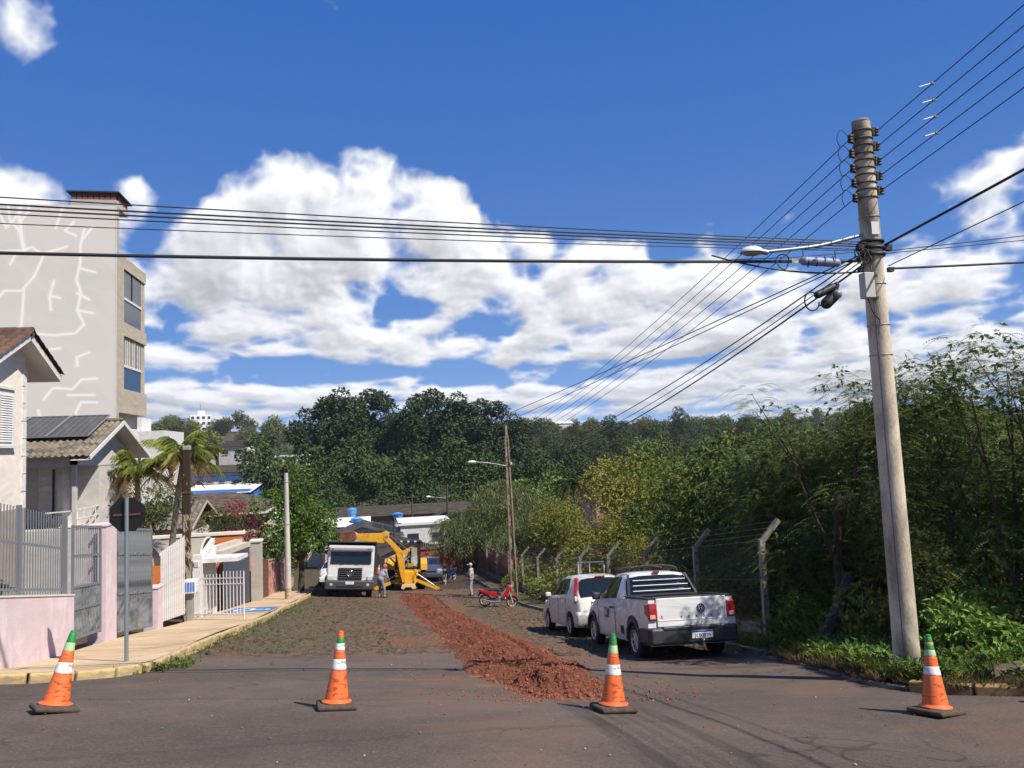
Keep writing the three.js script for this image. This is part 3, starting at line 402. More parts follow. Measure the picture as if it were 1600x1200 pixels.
// corrugated slope between the ridge and the eave; waves run down the slope, w is the wave length
function corrugated(x0, x1, s0, y0, s1, y1, w = 0.177, amp = 0.026) { const n = Math.round((x1 - x0) / w * 6); return sheet(n, 2, (u, v) => { const x = mix(x0, x1, u), k = amp * Math.sin((x - x0) / w * 6.28318); return [x, mix(y0, y1, v) + k, -mix(s0, s1, v), x, v * 4]; }); }
{
  const h = thing('cream_house', 'cream house with a brown tiled gable roof and white shuttered window', 'house');
  const cream = plaster([0.86, 0.78, 0.67], 2), xw = -8.1, xb = -7.7, rS = 19.68, eF = 21.5, eN = 17.86, yR = 4.66, yE = 3.82, wF = 20.45, wN = 18.8;
  const gab = (s) => mix(yR, yE, Math.abs(s - rS) / 1.82) - 0.16;
  { const sh = [[wN, -2.4], [wF, -2.4], [wF, gab(wF)], [rS, gab(rS)], [wN, gab(wN)]]; const g = prism(sh, 7); g.applyMatrix4(new THREE.Matrix4().set(0, 0, -1, xw, 0, 1, 0, 0, -1, 0, 0, 0, 0, 0, 0, 1)); const w = obj('wall', metreUV(g), cream, h); w.geometry.computeVertexNormals(); }
  const slope = (a, b, t, dy) => [beam([xb, mix(a[1], b[1], 0) + dy, -a[0]], [xb, b[1] + dy, -b[0]], 0.03, 0.16)];
  obj('bargeboard', [...slope([rS, yR], [eF, yE], 0, -0.1), ...slope([rS, yR], [eN, yE], 0, -0.1)], M.white, h);
  for (const e of [eF, eN]) obj('soffit', sheet(1, 1, (u, v) => [mix(xb - 0.02, xb - 8, u), mix(yR, yE, v) - 0.17, -mix(rS, e, v)]), std([0.66, 0.62, 0.55], 0.9, { side: THREE.DoubleSide }), h);
  const r = rng(71);
  for (const [e, sg] of [[eN, -1], [eF, 1]]) { const roof = obj('roof', sheet(1, 1, (u, v) => [mix(xb, xb - 8, u), mix(yR, yE, v) - 0.02, -mix(rS, e, v)]), std([0.12, 0.08, 0.06], 0.95, { side: THREE.DoubleSide }), h); const L = Math.hypot(1.82, yR - yE), rows = 7; for (let i = 0; i < rows; i++) for (let k = 0; k < (sg < 0 ? 15 : 5); k++) { const v = (i + 0.5) / rows, m = piece('tile', tileGeo, M_tiles[Math.floor(r() * 5)], roof, xb - 0.02 - k * 0.205, mix(yR, yE, v) + 0.03, -mix(rS, e, v)); m.rotation.order = 'YXZ'; m.rotation.set(Math.atan2(yR - yE, 1.82) + 0.05, sg < 0 ? 0 : Math.PI, (r() - 0.5) * 0.05); } }
  obj('ridge_cap', [...Array(10)].map((_, k) => cy(0.11, 0.1, 0.42, 8, xb - 0.15 - k * 0.38, yR + 0.02, -rS, 0, 0, Math.PI / 2)), M_tiles[1], h);
  const wn = obj('window', bb(xw - 0.02, xw + 0.03, 1.98, 3.38, -19.78, -18.9), M.white, h); for (let y = 2.12; y < 3.2; y += 0.055) obj('shutter_slat', bx(0.02, 0.045, 0.62, xw + 0.045, y, -19.35, 0, 0, 0.4), M.white, wn); obj('lintel', bb(xw, xw + 0.07, 3.3, 3.36, -19.75, -18.9), M.white, wn); obj('sill', bb(xw, xw + 0.1, 1.96, 2.02, -19.8, -18.88), M.white, wn);
  for (let y = -2; y < 3.6; y += 0.42) obj('quoin', bb(xw - 0.16, xw + 0.022, y, y + 0.40, -wF - 0.02, -wF + (Math.round(y / 0.42) % 2 ? 0.16 : 0.2)), M.white, h);
  obj('base_band', bb(xw - 1, xw + 0.025, -2.4, 0.55, -wF - 0.01, -wN), plaster([0.40, 0.33, 0.27]), h);
}
{
  const h = thing('grey_house', 'grey porch house with corrugated roof and three solar panels', 'house');
  const gw = plaster([0.60, 0.57, 0.54], 2), xw = -8.2, xb = -7.72, rS = 26.8, yR = 2.86, eN = 23.66, eF = 29.85, yE = 1.76, wN = 26.0, wF = 29.0;
  const g = prism([[24.05, 1.50], [wN, 1.46], [wN, -3.4], [wF, -3.4], [wF, 1.9], [rS, yR - 0.14], [24.05, 1.78]], 0.16); g.applyMatrix4(new THREE.Matrix4().set(0, 0, -1, xw, 0, 1, 0, 0, -1, 0, 0, 0, 0, 0, 0, 1));
  const w = obj('wall', [metreUV(g), bb(-15, xw - 0.16, -3.4, 1.75, -wN - 0.18, -wN), bb(-15, xw - 0.16, -3.4, 1.6, -wF, -wF + 0.15), bb(-15, xw, 1.46, 1.72, -24.2, -24.05), bb(-15, xw, -3.4, -0.32, -wN, -24.0)], gw, h); w.geometry.computeVertexNormals();
  obj('string_course', bb(xw, xw + 0.012, 1.44, 1.47, -wF, -24.05), std([0.4, 0.38, 0.36], 0.9), h);
  obj('porch_column', bb(xw - 0.1, xw, -0.35, 1.48, -24.2, -24.06), gw, h);
  obj('corner_column', bb(-9.16, -9.02, -0.35, 1.6, -wN + 0.004, -wN + 0.6), gw, h);
  const d = obj('door', bb(-9.82, -9.32, -0.32, 1.5, -wN + 0.03, -wN + 0.06), M.white, h); obj('door_frame', [bb(-9.88, -9.82, -0.32, 1.56, -wN + 0.01, -wN + 0.07), bb(-9.32, -9.26, -0.32, 1.56, -wN + 0.01, -wN + 0.07), bb(-9.88, -9.26, 1.5, 1.56, -wN + 0.01, -wN + 0.072)], M.white, d); obj('door_light', bb(-9.50, -9.43, -0.1, 1.38, -wN + 0.055, -wN + 0.068), M.winglass, d);
  for (let i = 0; i < 5; i++) obj('groove', bb(-9.79, -9.53, 0.0 + i * 0.3, 0.012 + i * 0.3, -wN + 0.056, -wN + 0.063), std([0.45, 0.45, 0.44], 0.8), d);
  const wi = obj('window', bb(xw - 0.05, xw + 0.012, 0.18, 1.32, -28.2, -27.12), M.winglass, h); obj('frame', [bb(xw, xw + 0.035, 1.28, 1.34, -28.22, -27.1), ...[28.19, 27.66, 27.15].map((s) => bb(xw, xw + 0.032, 0.18, 1.28, -s - 0.03, -s + 0.03))], std([0.4, 0.42, 0.42], 0.5), wi); obj('sill', bb(xw, xw + 0.09, 0.11, 0.18, -28.25, -27.08), gw, wi); obj('curtain', bb(xw + 0.013, xw + 0.018, 0.2, 1.26, -27.62, -27.2), std([0.6, 0.6, 0.58], 0.9), wi);
  obj('porch_rail', [beam([-9.0, 0.16, -24.1], [xw, 0.2, -24.1], 0.03, 0.04), beam([xw, 0.22, -24.1], [xw, 0.22, -26], 0.03, 0.04), beam([xw, -0.05, -24.1], [xw, -0.05, -26], 0.03, 0.03), ...[24.2, 24.7, 25.2, 25.7].map((s) => rod([xw, -0.32, -s], [xw, 0.2, -s], 0.014))], M_wp, h);
  const roof = obj('roof', [corrugated(-15, xb, rS, yR, eN, yE), corrugated(-15, xb, rS, yR, eF, yE)], M_corr, h); roof.geometry.computeVertexNormals();
  obj('bargeboard', [beam([xb + 0.015, yR - 0.07, -rS], [xb + 0.015, yE - 0.07, -eN], 0.03, 0.13), beam([xb + 0.015, yR - 0.07, -rS], [xb + 0.015, yE - 0.07, -eF], 0.03, 0.13)], M.white, h);
  for (const e of [eN, eF]) obj('soffit', sheet(1, 1, (u, v) => [mix(xb, e === eN ? xw - 0.02 : -12, u), mix(yR, yE, v) - 0.13, -mix(rS, e, v)]), std([0.6, 0.57, 0.52], 0.9, { side: THREE.DoubleSide }), h);
  obj('ridge_cap', tube([[-15, yR + 0.02, -rS], [xb, yR + 0.02, -rS]], 0.07, 2, 8), M_corr, h);
  const M_cell = std([0.012, 0.015, 0.026], 0.12, { metalness: 0.3 }), sl = (yR - yE) / (rS - eN), py = (s) => yR - (rS - s) * sl + 0.14;
  [-8.18, -9.36, -10.54, -11.72].forEach((x1) => { const x0 = x1 - 1.13, A = 24.95, B = 26.95, p = obj('solar_panel', sheet(1, 1, (u, v) => [mix(x0, x1, u), py(mix(A, B, v)), -mix(A, B, v)]), M_cell, h); const rim = (a, b) => beam(a, b, 0.03, 0.04); obj('panel_frame', [rim([x0, py(A), -A], [x1, py(A), -A]), rim([x0, py(B), -B], [x1, py(B), -B]), rim([x0, py(A), -A], [x0, py(B), -B]), rim([x1, py(A), -A], [x1, py(B), -B])], M.alloy, p); obj('cell_grid', [...[1, 2, 3, 4, 5].map((i) => beam([x0 + i * 0.188, py(A) + 0.002, -A], [x0 + i * 0.188, py(B) + 0.002, -B], 0.006, 0.004)), ...[0.25, 0.5, 0.75].map((k) => beam([x0, py(mix(A, B, k)) + 0.002, -mix(A, B, k)], [x1, py(mix(A, B, k)) + 0.002, -mix(A, B, k)], 0.006, k === 0.5 ? 0.012 : 0.004))], std([0.25, 0.26, 0.28], 0.5), p); });
  obj('panel_rail', [25.3, 26.4].map((s) => beam([-12.9, py(s) - 0.06, -s], [-8.1, py(s) - 0.06, -s], 0.04, 0.04)), M.alloy, h);
  const b = thing('terrace_plant', 'dark spiky rosette plant in the yard behind grey railings', 'plant', [-6.3, -1.1, -14.6]); const bl = []; const r = rng(4); for (let i = 0; i < 26; i++) { const a = r() * 6.28, t = 0.3 + r() * 0.6, L = 0.5 + r() * 0.35; bl.push(taper([[0, 0.2, 0], [Math.cos(a) * L * 0.5 * t, 0.35 + L * 0.45, Math.sin(a) * L * 0.5 * t], [Math.cos(a) * L * t, 0.3 + L * (0.9 - t * 0.6), Math.sin(a) * L * t]], [0.03, 0.035, 0.004], 4)); } obj('leaves', bl, std([0.03, 0.05, 0.03], 0.6), b); obj('pot', cy(0.22, 0.3, 0.4, 14, 0, 0.05, 0), M.concrete, b);
}
{ // block of flats with sealed cracks on its blind wall
  const h = thing('flats', 'tall unpainted block of flats with pale sealed cracks on its blind wall', 'building');
  const cv = document.createElement('canvas'); cv.width = cv.height = 2048; const c = cv.getContext('2d'); c.fillStyle = '#d0ccc6'; c.fillRect(0, 0, 2048, 2048);
  const r = rng(19); for (let i = 0; i < 500; i++) { c.globalAlpha = 0.05; c.fillStyle = r() < 0.5 ? '#aca79e' : '#d2cec8'; c.beginPath(); c.ellipse(r() * 2048, r() * 2048, 20 + r() * 160, 15 + r() * 60, r(), 0, 7); c.fill(); }
  // vertical 16 m and horizontal 16 m span the canvas: 128 px a metre, x from the right edge
  const P = (x, y) => [2048 - x * 128, (12.4 - y) * 128], crack = (pts, w = 11) => { c.globalAlpha = 0.8; c.strokeStyle = '#efece7'; c.lineWidth = w; c.lineJoin = c.lineCap = 'round'; c.beginPath(); pts.forEach(([x, y], i) => { const [a, b] = P(x, y); i ? c.lineTo(a + (r() - 0.5) * 14, b + (r() - 0.5) * 14) : c.moveTo(a, b); }); c.stroke(); c.globalAlpha = 0.22; c.lineWidth = w * 2.2; c.stroke(); };
  crack([[1.2, 10.9], [1.35, 10.3], [1.3, 9.6], [1.5, 8.9], [1.3, 8.3], [1.45, 7.6], [1.2, 7.0], [1.5, 6.7], [2.3, 6.6], [3.4, 6.75], [4.6, 6.9], [6, 7]]); crack([[1.3, 9.3], [0.8, 9.2]]); crack([[1.45, 8.3], [1, 8.05]]); crack([[1.4, 7.6], [0.85, 7.5]]);
  crack([[3.5, 6.75], [3.45, 7.6], [3.4, 8.5], [3, 9.0], [2.7, 9.8], [3.1, 10.2], [3.6, 10.0], [3.9, 9.5]]); crack([[2.75, 9.9], [2.2, 10.1], [1.8, 10.15]]); crack([[3.5, 8.4], [4.1, 8.4], [4.7, 7.7], [4.9, 7.2]]); crack([[3.5, 12.2], [3.6, 11.4], [3.5, 10.6], [3.4, 10.0]], 18); crack([[3.6, 11.5], [4.1, 10.9], [4.4, 11.6], [4.5, 12.1]]); crack([[3.55, 11.2], [3.2, 11.6], [3.35, 12.2]]); crack([[4.0, 12.2], [3.9, 11.3], [3.55, 10.8]]); crack([[5.0, 12.1], [5, 11.2], [5.1, 10.3], [4.6, 9.9], [3.6, 10.0]]); crack([[2.0, 11.8], [2.2, 11.0]]); crack([[1.6, 11.2], [1.9, 10.8], [1.5, 10.7]]); crack([[0.9, 11.0], [1.2, 10.6]]); crack([[2.3, 8.8], [2.5, 8.2], [2.45, 7.6]]); crack([[2.45, 8.2], [2.1, 8.1]]);
  crack([[3.3, 6.5], [3.2, 5.9], [2.7, 5.6], [2.5, 6.0], [2.1, 6.1]]); crack([[3.0, 6.4], [2.9, 5.6], [3.1, 5.2]]); crack([[1.0, 5.9], [1.5, 5.7], [1.45, 5.35]]); crack([[0.7, 4.85], [1.3, 4.8], [1.6, 4.5], [2.3, 4.5], [2.6, 4.1]]); crack([[0.8, 4.2], [1.7, 4.2]]); crack([[0.7, 3.9], [1.3, 3.9], [1.5, 3.5], [1.4, 3.0], [0.6, 2.8]]); crack([[1.45, 3.1], [2.2, 2.7], [2.7, 3.0], [2.8, 3.6]]); crack([[3.6, 3.2], [3.2, 2.7], [2.6, 2.2]]); crack([[3.2, 2.7], [3.4, 1.6]]); crack([[4.2, 3.9], [4, 3.2], [3.7, 2.6]]); crack([[0.9, 1.6], [1.8, 1.5]]); crack([[5.6, 9], [5.2, 8.3], [5.4, 7.6]]); crack([[6.4, 10.5], [6, 9.5], [6.2, 8.5], [5.5, 8.3]]); crack([[1.4, 2.2], [1.9, 2.1]]);
  const t = new THREE.CanvasTexture(cv); t.colorSpace = THREE.SRGBColorSpace; t.wrapS = t.wrapT = THREE.RepeatWrapping;
  const X1 = -9.8, X0 = -25.8, F = 33.05, front = sheet(1, 1, (u, v) => [mix(X0, X1, u), mix(-3.6, 11.9, v), -F + 0.012, u, (v * 15.5 + 0.0) / 16]);
  const tan = plaster([0.50, 0.43, 0.33]);
  obj('blind_wall', front, std([0.97, 0.965, 0.96], 0.93, { map: t }), h);
  obj('wall', [bb(X0, X1, -3.6, 11.9, -F - 0.35, -F), bb(X0, X1 - 0.5, -3.6, 10.0, -37.3, -F - 0.35)], tan, h);
  obj('balcony_front', [bb(X1 - 0.6, X1, 3.5, 9.9, -F - 1.0, -F - 0.35), bb(X1 - 0.6, X1, 9.55, 10.05, -37.3, -F - 1), bb(X1 - 0.6, X1 + 0.02, 6.72, 7.28, -37.3, -F - 1), bb(X1 - 0.6, X1 + 0.02, 3.5, 4.5, -37.3, -F - 1), bb(X1 - 0.5, X1 - 0.06, 4.5, 9.6, -37.28, -36.75)], tan, h);
  const b = obj('stairwell_block', bb(X1 - 1.72, X1 + 0.0, 11.9, 12.15, -F - 1.6, -F + 0.008), plaster([0.52, 0.50, 0.47]), h); obj('cap', bb(X1 - 1.85, X1 + 0.12, 12.42, 12.48, -F - 1.7, -F + 0.1), M.dark, b); for (let i = 0; i < 8; i++) obj('vent_block', bb(X1 - 1.70 + i * 0.213, X1 - 1.52 + i * 0.213, 12.15, 12.42, -F - 0.12, -F + 0.005), std([0.16, 0.07, 0.05], 0.9), b); for (let i = 0; i < 6; i++) obj('vent_block', bb(X1 - 0.12, X1, 12.15, 12.42, -F - 0.4 - i * 0.21, -F - 0.22 - i * 0.21), std([0.22, 0.07, 0.04], 0.9), b);
  obj('edge_strip', bb(X1 - 0.03, X1 + 0.008, -3, 11.9, -F, -F + 0.02), std([0.6, 0.58, 0.55], 0.9), h);
  for (const [y0, ym, y1] of [[7.28, 8.32, 9.55], [4.5, 5.48, 6.72]]) {
    const w = obj('glazing', bb(X1 - 0.12, X1 - 0.08, y0, y1, -36.75, -34.05), M.winglass, h); obj('transom', bb(X1 - 0.09, X1 - 0.03, ym - 0.05, ym + 0.05, -36.75, -34.05), M.white, w);
    for (const s of y0 < 5 ? [34.5, 34.75, 35.0, 35.5, 35.75, 36.2, 36.5] : [35.4]) obj('mullion', bb(X1 - 0.09, X1 - 0.05, ym + 0.05, y1, -s - 0.02, -s + 0.02), y0 < 5 ? M.white : M.dark, w);
    if (y0 < 5) obj('curtain', bb(X1 - 0.078, X1 - 0.07, ym + 0.05, y1, -35.45, -35.05), std([0.3, 0.2, 0.14], 0.9), w);
  }
  obj('lower_wall', bb(X0 + 1, X1 - 0.35, -3.6, 3.5, -37.2, -F - 0.4), std([0.66, 0.62, 0.54], 0.9), h);
  for (const [y, s] of [[2.4, 36], [1.6, 36.5]]) { const a = thing('air_conditioner', y > 2 ? 'upper white air conditioner hung on the lower wall of flats' : 'lower white air conditioner hung on the lower wall of flats', 'air conditioner', [X1 - 0.2, y, -s], 0, 'air conditioners on the flats'); obj('case', rb(0.3, 0.55, 0.8, 0.03), M.white, a); obj('fan_grille', cy(0.2, 0.2, 0.02, 16, 0.155, 0, 0.1, 0, 0, Math.PI / 2), M.dark, a); }
  const q = thing('white_block', 'small white block of flats beyond the tall grey one', 'building', [-15, 0, -60]); obj('wall', [bb(-3.4, 0.5, -8, 3.6, -6, 0), bb(-3.2, -1.2, 3.6, 4.6, -3, -0.5)], M.white, q); for (let i = 0; i < 3; i++) obj('window', bb(0.49, 0.52, 2.3 - i * 2.2, 3.0 - i * 2.2, -2.4, -1.2), M.winglass, q);
}
{ // corrugated house farther down
  const h = thing('corrugated_house', 'low house with a weathered corrugated roof and maroon gable behind orange house', 'house');
  const xw = -8.9, xb = -8.45, rS = 43.7, yR = -0.72, eN = 40.1, eF = 47.4, yE = -1.86;
  obj('roof', [corrugated(-19, xb, rS, yR, eN, yE, 0.3, 0.04), corrugated(-19, xb, rS, yR, eF, yE, 0.3, 0.04)], M_corr, h);
  const gb = (poly, m, n, d = 0.2, dx = 0) => { const g = prism(poly, d); g.applyMatrix4(new THREE.Matrix4().set(0, 0, -1, xw + dx, 0, 1, 0, 0, -1, 0, 0, 0, 0, 0, 0, 1)); const o = obj(n, metreUV(g), m, h); o.geometry.computeVertexNormals(); };
  gb([[40.8, -6.5], [46.7, -6.5], [46.7, -2.2], [40.8, -2.2]], plaster([0.72, 0.64, 0.56]), 'wall'); gb([[40.8, -2.2], [46.7, -2.2], [46.7, -1.9], [rS, yR - 0.14], [40.8, -1.9]], std([0.10, 0.04, 0.035], 0.9), 'gable_boarding');
  obj('side_wall', bb(-19, xw - 0.2, -6.5, -2, -41, -40.8), plaster([0.6, 0.5, 0.42]), h);
  obj('bargeboard', [beam([xb, yR - 0.06, -rS], [xb, yE - 0.06, -eN], 0.04, 0.12), beam([xb, yR - 0.06, -rS], [xb, yE - 0.06, -eF], 0.04, 0.12)], std([0.4, 0.36, 0.3], 0.9), h);
  const k = thing('hipped_house', 'house with a brown hipped roof behind the bougainvillea', 'house'); const A = [-12, -6], rr = new THREE.BufferGeometry(); const pts = [[-15, -2.1, -52], [-6.5, -2.1, -52], [-6.5, -2.1, -62], [-15, -2.1, -62], [-12, -0.95, -57], [-9.2, -0.95, -57]]; const f = [[0, 1, 5], [0, 5, 4], [1, 2, 5], [2, 3, 4], [2, 4, 5], [3, 0, 4]]; rr.setAttribute('position', new THREE.Float32BufferAttribute(f.flat().flatMap((i) => pts[i]), 3)); rr.computeVertexNormals(); obj('roof', metreUV(rr), std([0.55, 0.46, 0.40], 0.95, { map: rep(corrMap, 0.3), side: THREE.DoubleSide }), k); obj('wall', bb(-14.5, -7, -8, -2.1, -61.5, -52.5), plaster([0.6, 0.52, 0.4]), k); obj('fascia', [bb(-15.02, -6.48, -2.22, -2.08, -52.05, -51.98), bb(-6.52, -6.45, -2.22, -2.08, -62, -52.05)], std([0.6, 0.56, 0.5], 0.8), k);
}

// ---------------------------------------------------------------- cones
const scuff = texture(512, 512, ((r) => (u, v) => { const n = tn(u, v, 7, 12, 4), g = sstep(0.05, 0.5, n) * 0.28, k = 0.97 - g + (r() - 0.5) * 0.05 ; return [k, k, k]; })(rng(4))), M_cone = new THREE.MeshPhysicalMaterial({ color: lin(0.84, 0.155, 0.03), roughness: 0.55, map: rep(scuff, 1, 1), clearcoat: 0.15 });
const M_cwhite = std([0.80, 0.80, 0.75], 0.5, { map: rep(scuff, 1, 0.3) }), M_cgreen = std([0.03, 0.30, 0.06], 0.5, { map: rep(GRAIN[0], 3) }), M_cpale = std([0.48, 0.66, 0.36], 0.55, { map: rep(GRAIN[0], 3) }), M_cbase = std([0.105, 0.075, 0.055], 0.95, { map: rep(GRAIN[1], 3) });
function trafficCone(label, x, s, bands, lean = 0, turn = 0.1) {
  const c = thing('traffic_cone', label, 'cone', [x, roadY(x, s), -s], turn, 'cones across the street');
  c.rotation.z = -0.085 + lean; c.rotation.x = -0.12;
  obj('base', [rb(0.40, 0.055, 0.40, 0.028, 0, 0.03, 0), cy(0.168, 0.15, 0.02, 8, 0, 0.066, 0, 0, Math.PI / 8)], M_cbase, c);
  const r = (y) => mix(0.128, 0.03, Math.pow((y - 0.07) / 0.67, 0.92));
  obj('flange', new THREE.LatheGeometry([[0.155, 0.066], [0.155, 0.078], [0.132, 0.088], [0.126, 0.10]].map((p) => new THREE.Vector2(...p)), 32), M_cone, c);
  for (const [n, y0, y1, m, off = 0] of bands) { const pr = []; for (let i = 0; i <= 4; i++) { const y = mix(y0, y1, i / 4); pr.push(new THREE.Vector2(r(y) + off, y)); } pr.unshift(new THREE.Vector2(r(y0) - 0.004, y0)); pr.push(new THREE.Vector2(r(y1) - 0.004, y1)); obj(n, new THREE.LatheGeometry(pr, 32), m, c); }
  obj('tip', [cy(0.029, 0.026, 0.025, 16, 0, 0.752, 0), cy(0.026, 0.012, 0.008, 16, 0, 0.768, 0)], bands[bands.length - 1][3] === M_cone ? M_cone : M_cgreen, c);
  return c;
}
const bandsA = [['orange_body', 0.09, 0.36, M_cone], ['white_band', 0.36, 0.46, M_cwhite, 0.002], ['orange_band', 0.46, 0.57, M_cone], ['pale_green_band', 0.57, 0.65, M_cpale, 0.001], ['green_tip', 0.65, 0.74, M_cgreen, 0.001]];
const bandsB = [['orange_body', 0.09, 0.39, M_cone], ['white_band', 0.39, 0.49, M_cwhite, 0.002], ['orange_band', 0.49, 0.58, M_cone], ['upper_white_band', 0.58, 0.645, M_cwhite, 0.002], ['green_band', 0.645, 0.70, M_cgreen, 0.001], ['orange_tip', 0.70, 0.74, M_cone]];
const bandsC = [['orange_body', 0.09, 0.38, M_cone], ['white_band', 0.38, 0.46, M_cwhite, 0.002], ['orange_band', 0.46, 0.56, M_cone], ['pale_green_band', 0.56, 0.62, M_cpale, 0.001], ['green_band', 0.62, 0.67, M_cgreen, 0.001], ['cream_ring', 0.67, 0.695, std([0.55, 0.3, 0.14], 0.7), 0.001], ['green_tip', 0.695, 0.74, M_cgreen, 0.001]];
trafficCone('orange cone with scuffed body and green tip nearest the pink wall', -3.12, 8.6, bandsA, -0.1, 0.5);
trafficCone('orange cone with two white bands and mottled tip in mid street', -0.38, 8.45, bandsB);
trafficCone('orange cone with bright green top in front of the white pickup', 2.46, 7.95, bandsA);
trafficCone('red-orange cone with striped green tip beside the concrete pole', 5.6, 7.12, bandsC, 0.0, 0.3);
{ const c = trafficCone('tiny distant cone standing between the lorry and the backhoe', 0.62, 60, bandsA); c.scale.setScalar(1); }

// ---------------------------------------------------------------- cars
function wheel(parent, x, y, z, R, W, rimMat = M.alloy, spokes = 7, name = 'wheel') {
  const sgn = Math.sign(x), pr = [[R * 0.62, -W / 2], [R * 0.9, -W / 2], [R * 0.985, -W * 0.38], [R, -W * 0.2], [R, W * 0.2], [R * 0.985, W * 0.38], [R * 0.9, W / 2], [R * 0.62, W / 2]].map((p) => new THREE.Vector2(...p));
  const w = obj(name, at(new THREE.LatheGeometry(pr, 28), 0, 0, 0, 0, 0, Math.PI / 2), M.rubber, parent); w.position.set(x, y, z);
  const q = []; q.push(cy(R * 0.64, R * 0.64, W * 0.7, 24, -sgn * W * 0.1, 0, 0, 0, 0, Math.PI / 2)); obj('hub_recess', q, M.dark, w);
  const sp = []; for (let i = 0; i < spokes; i++) { const a = i / spokes * 6.28318, g = rb(0.03, R * 0.5, R * 0.16, 0.012, 0, R * 0.34, 0); g.rotateX(a); sp.push(g.translate(sgn * W * 0.34, 0, 0)); } sp.push(at(new THREE.TorusGeometry(R * 0.62, 0.018, 8, 28), sgn * W * 0.42, 0, 0, 0, Math.PI / 2), cy(R * 0.16, R * 0.13, 0.04, 14, sgn * W * 0.36, 0, 0, 0, 0, Math.PI / 2)); obj('rim', sp, rimMat, w); return w;
}
function lofted(spec, parent, mats) {       // the car body as cross-sections along its length; z back positive
  const { z0, z1, top, belt, wTop, wBelt, wMid, sill, axles, R, kind } = spec, n = spec.n ?? 74, st = [];
  const T = (tab, z) => interp(z, tab.map((p) => p[0]), tab.map((p) => p[1])), Ts = (tab, z) => (T(tab, z - 0.03) + T(tab, z) * 2 + T(tab, z + 0.03)) / 4;
  for (let i = 0; i <= n; i++) {
    const z = mix(z0, z1, i / n), tp = Ts(top, z), be = Math.min(Ts(belt, z), tp - 0.02), wb = Ts(wBelt, z), wm = Ts(wMid, z), wt = Math.min(Ts(wTop, z), wb), c = clamp((tp - be) / 0.42);
    let yb = sill; for (const a of axles) { const d = Math.abs(z - a); if (d < R) yb = Math.max(yb, Math.sqrt(R * R - d * d) + spec.hubY); }
    const y2 = mix(yb, be, 0.62), P = [[wm * 0.965, yb], [wm, Math.max(yb + 0.012, mix(yb, be, 0.3))], [wm * 0.995, y2], [wb, be], [mix(wb * 0.985, wb * 0.975, c), be + (tp - be) * mix(0.25, 0.07, c)], [mix(wb * 0.9, wt, c), mix(be + (tp - be) * 0.7, tp - 0.1, c)], [mix(wb * 0.75, wt * 0.88, c), tp - mix(0.014, 0.035, c)], [mix(wb * 0.45, wt * 0.55, c), tp - 0.006], [0, tp]];
    st.push({ z, P, c });
  }
  const parts = {};
  const quad = (k, a, b, c, d) => { (parts[k] ??= []).push(...a, ...b, ...c, ...a, ...c, ...d); };
  for (let i = 0; i < n; i++) for (let j = 0; j < 8; j++) {
    const A = st[i], B = st[i + 1], k = kind((A.z + B.z) / 2, j, Math.max(A.c, B.c), A, B); if (!k) continue;
    for (const s of [1, -1]) { const p = (S, q) => [S.P[q][0] * s, S.P[q][1], S.z]; const [a, b, c, d] = [p(A, j), p(A, j + 1), p(B, j + 1), p(B, j)]; s > 0 ? quad(k.startsWith('side') || k === 'pillar' ? k + '#r' : k, a, d, c, b) : quad(k, a, b, c, d); }
  }
  for (const [S, f] of [[st[0], -1], [st[n], 1]]) for (let j = 0; j < 8; j++) { const k = spec.cap ? spec.cap(f, j) : 'body'; if (!k) continue; const m = [0, S.P[j][1], S.z], m2 = [0, S.P[j + 1][1], S.z]; for (const s of [1, -1]) { const a = [S.P[j][0] * s, S.P[j][1], S.z], b = [S.P[j + 1][0] * s, S.P[j + 1][1], S.z]; (f > 0) === (s > 0) ? quad(k, m, a, b, m2) : quad(k, m, m2, b, a); } }
  const out = {}; for (const [k, p] of Object.entries(parts)) { let g = new THREE.BufferGeometry(); g.setAttribute('position', new THREE.Float32BufferAttribute(p, 3)); g = toCreasedNormals(mergeVertices(g, 1e-4), 0.62); const n = k.split('#')[0]; out[k] = obj(n, metreUV(g), mats[n] ?? mats.body, parent); }
  return out;
}
function place(o, x, s, turn = 0, dx = 1.4) { const f = roadY(x, s + dx), b = roadY(x, s - dx), l = roadY(x - 0.7, s), r = roadY(Math.min(x + 0.7, 6.8), s); o.position.set(x, (f + b) / 2 + 0.0, -s); o.rotation.order = 'YXZ'; o.rotation.set(Math.atan2(f - b, 2 * dx) * Math.cos(turn), turn, Math.atan2(r - l, 1.4) * Math.cos(turn)); }
const font = await new FontLoader().loadAsync('fonts/droid/droid_sans_bold.typeface.json');
const text3 = (t, size, depth = 0.004) => { const g = new TextGeometry(t, { font, size, depth, curveSegments: 3 }); g.computeBoundingBox(); return g.translate(-(g.boundingBox.max.x + g.boundingBox.min.x) / 2, 0, 0); };
const M_ink = std([0.03, 0.03, 0.035], 0.6);
function roundel(parent, x, y, z, R, m, ry = 0) { const g = [new THREE.TorusGeometry(R, R * 0.1, 6, 28)]; const L = (a, b) => g.push(rod([a[0] * R, a[1] * R, 0], [b[0] * R, b[1] * R, 0], R * 0.09, R * 0.09, 6)); L([-0.36, 0.88], [0, 0.12]); L([0.36, 0.88], [0, 0.12]); L([-0.78, 0.5], [-0.36, -0.75]); L([0.78, 0.5], [0.36, -0.75]); L([-0.36, -0.75], [0, 0.0]); L([0.36, -0.75], [0, 0.0]); const o = obj('round_emblem', g, m, parent); o.position.set(x, y, z); o.rotation.y = ry; return o; }
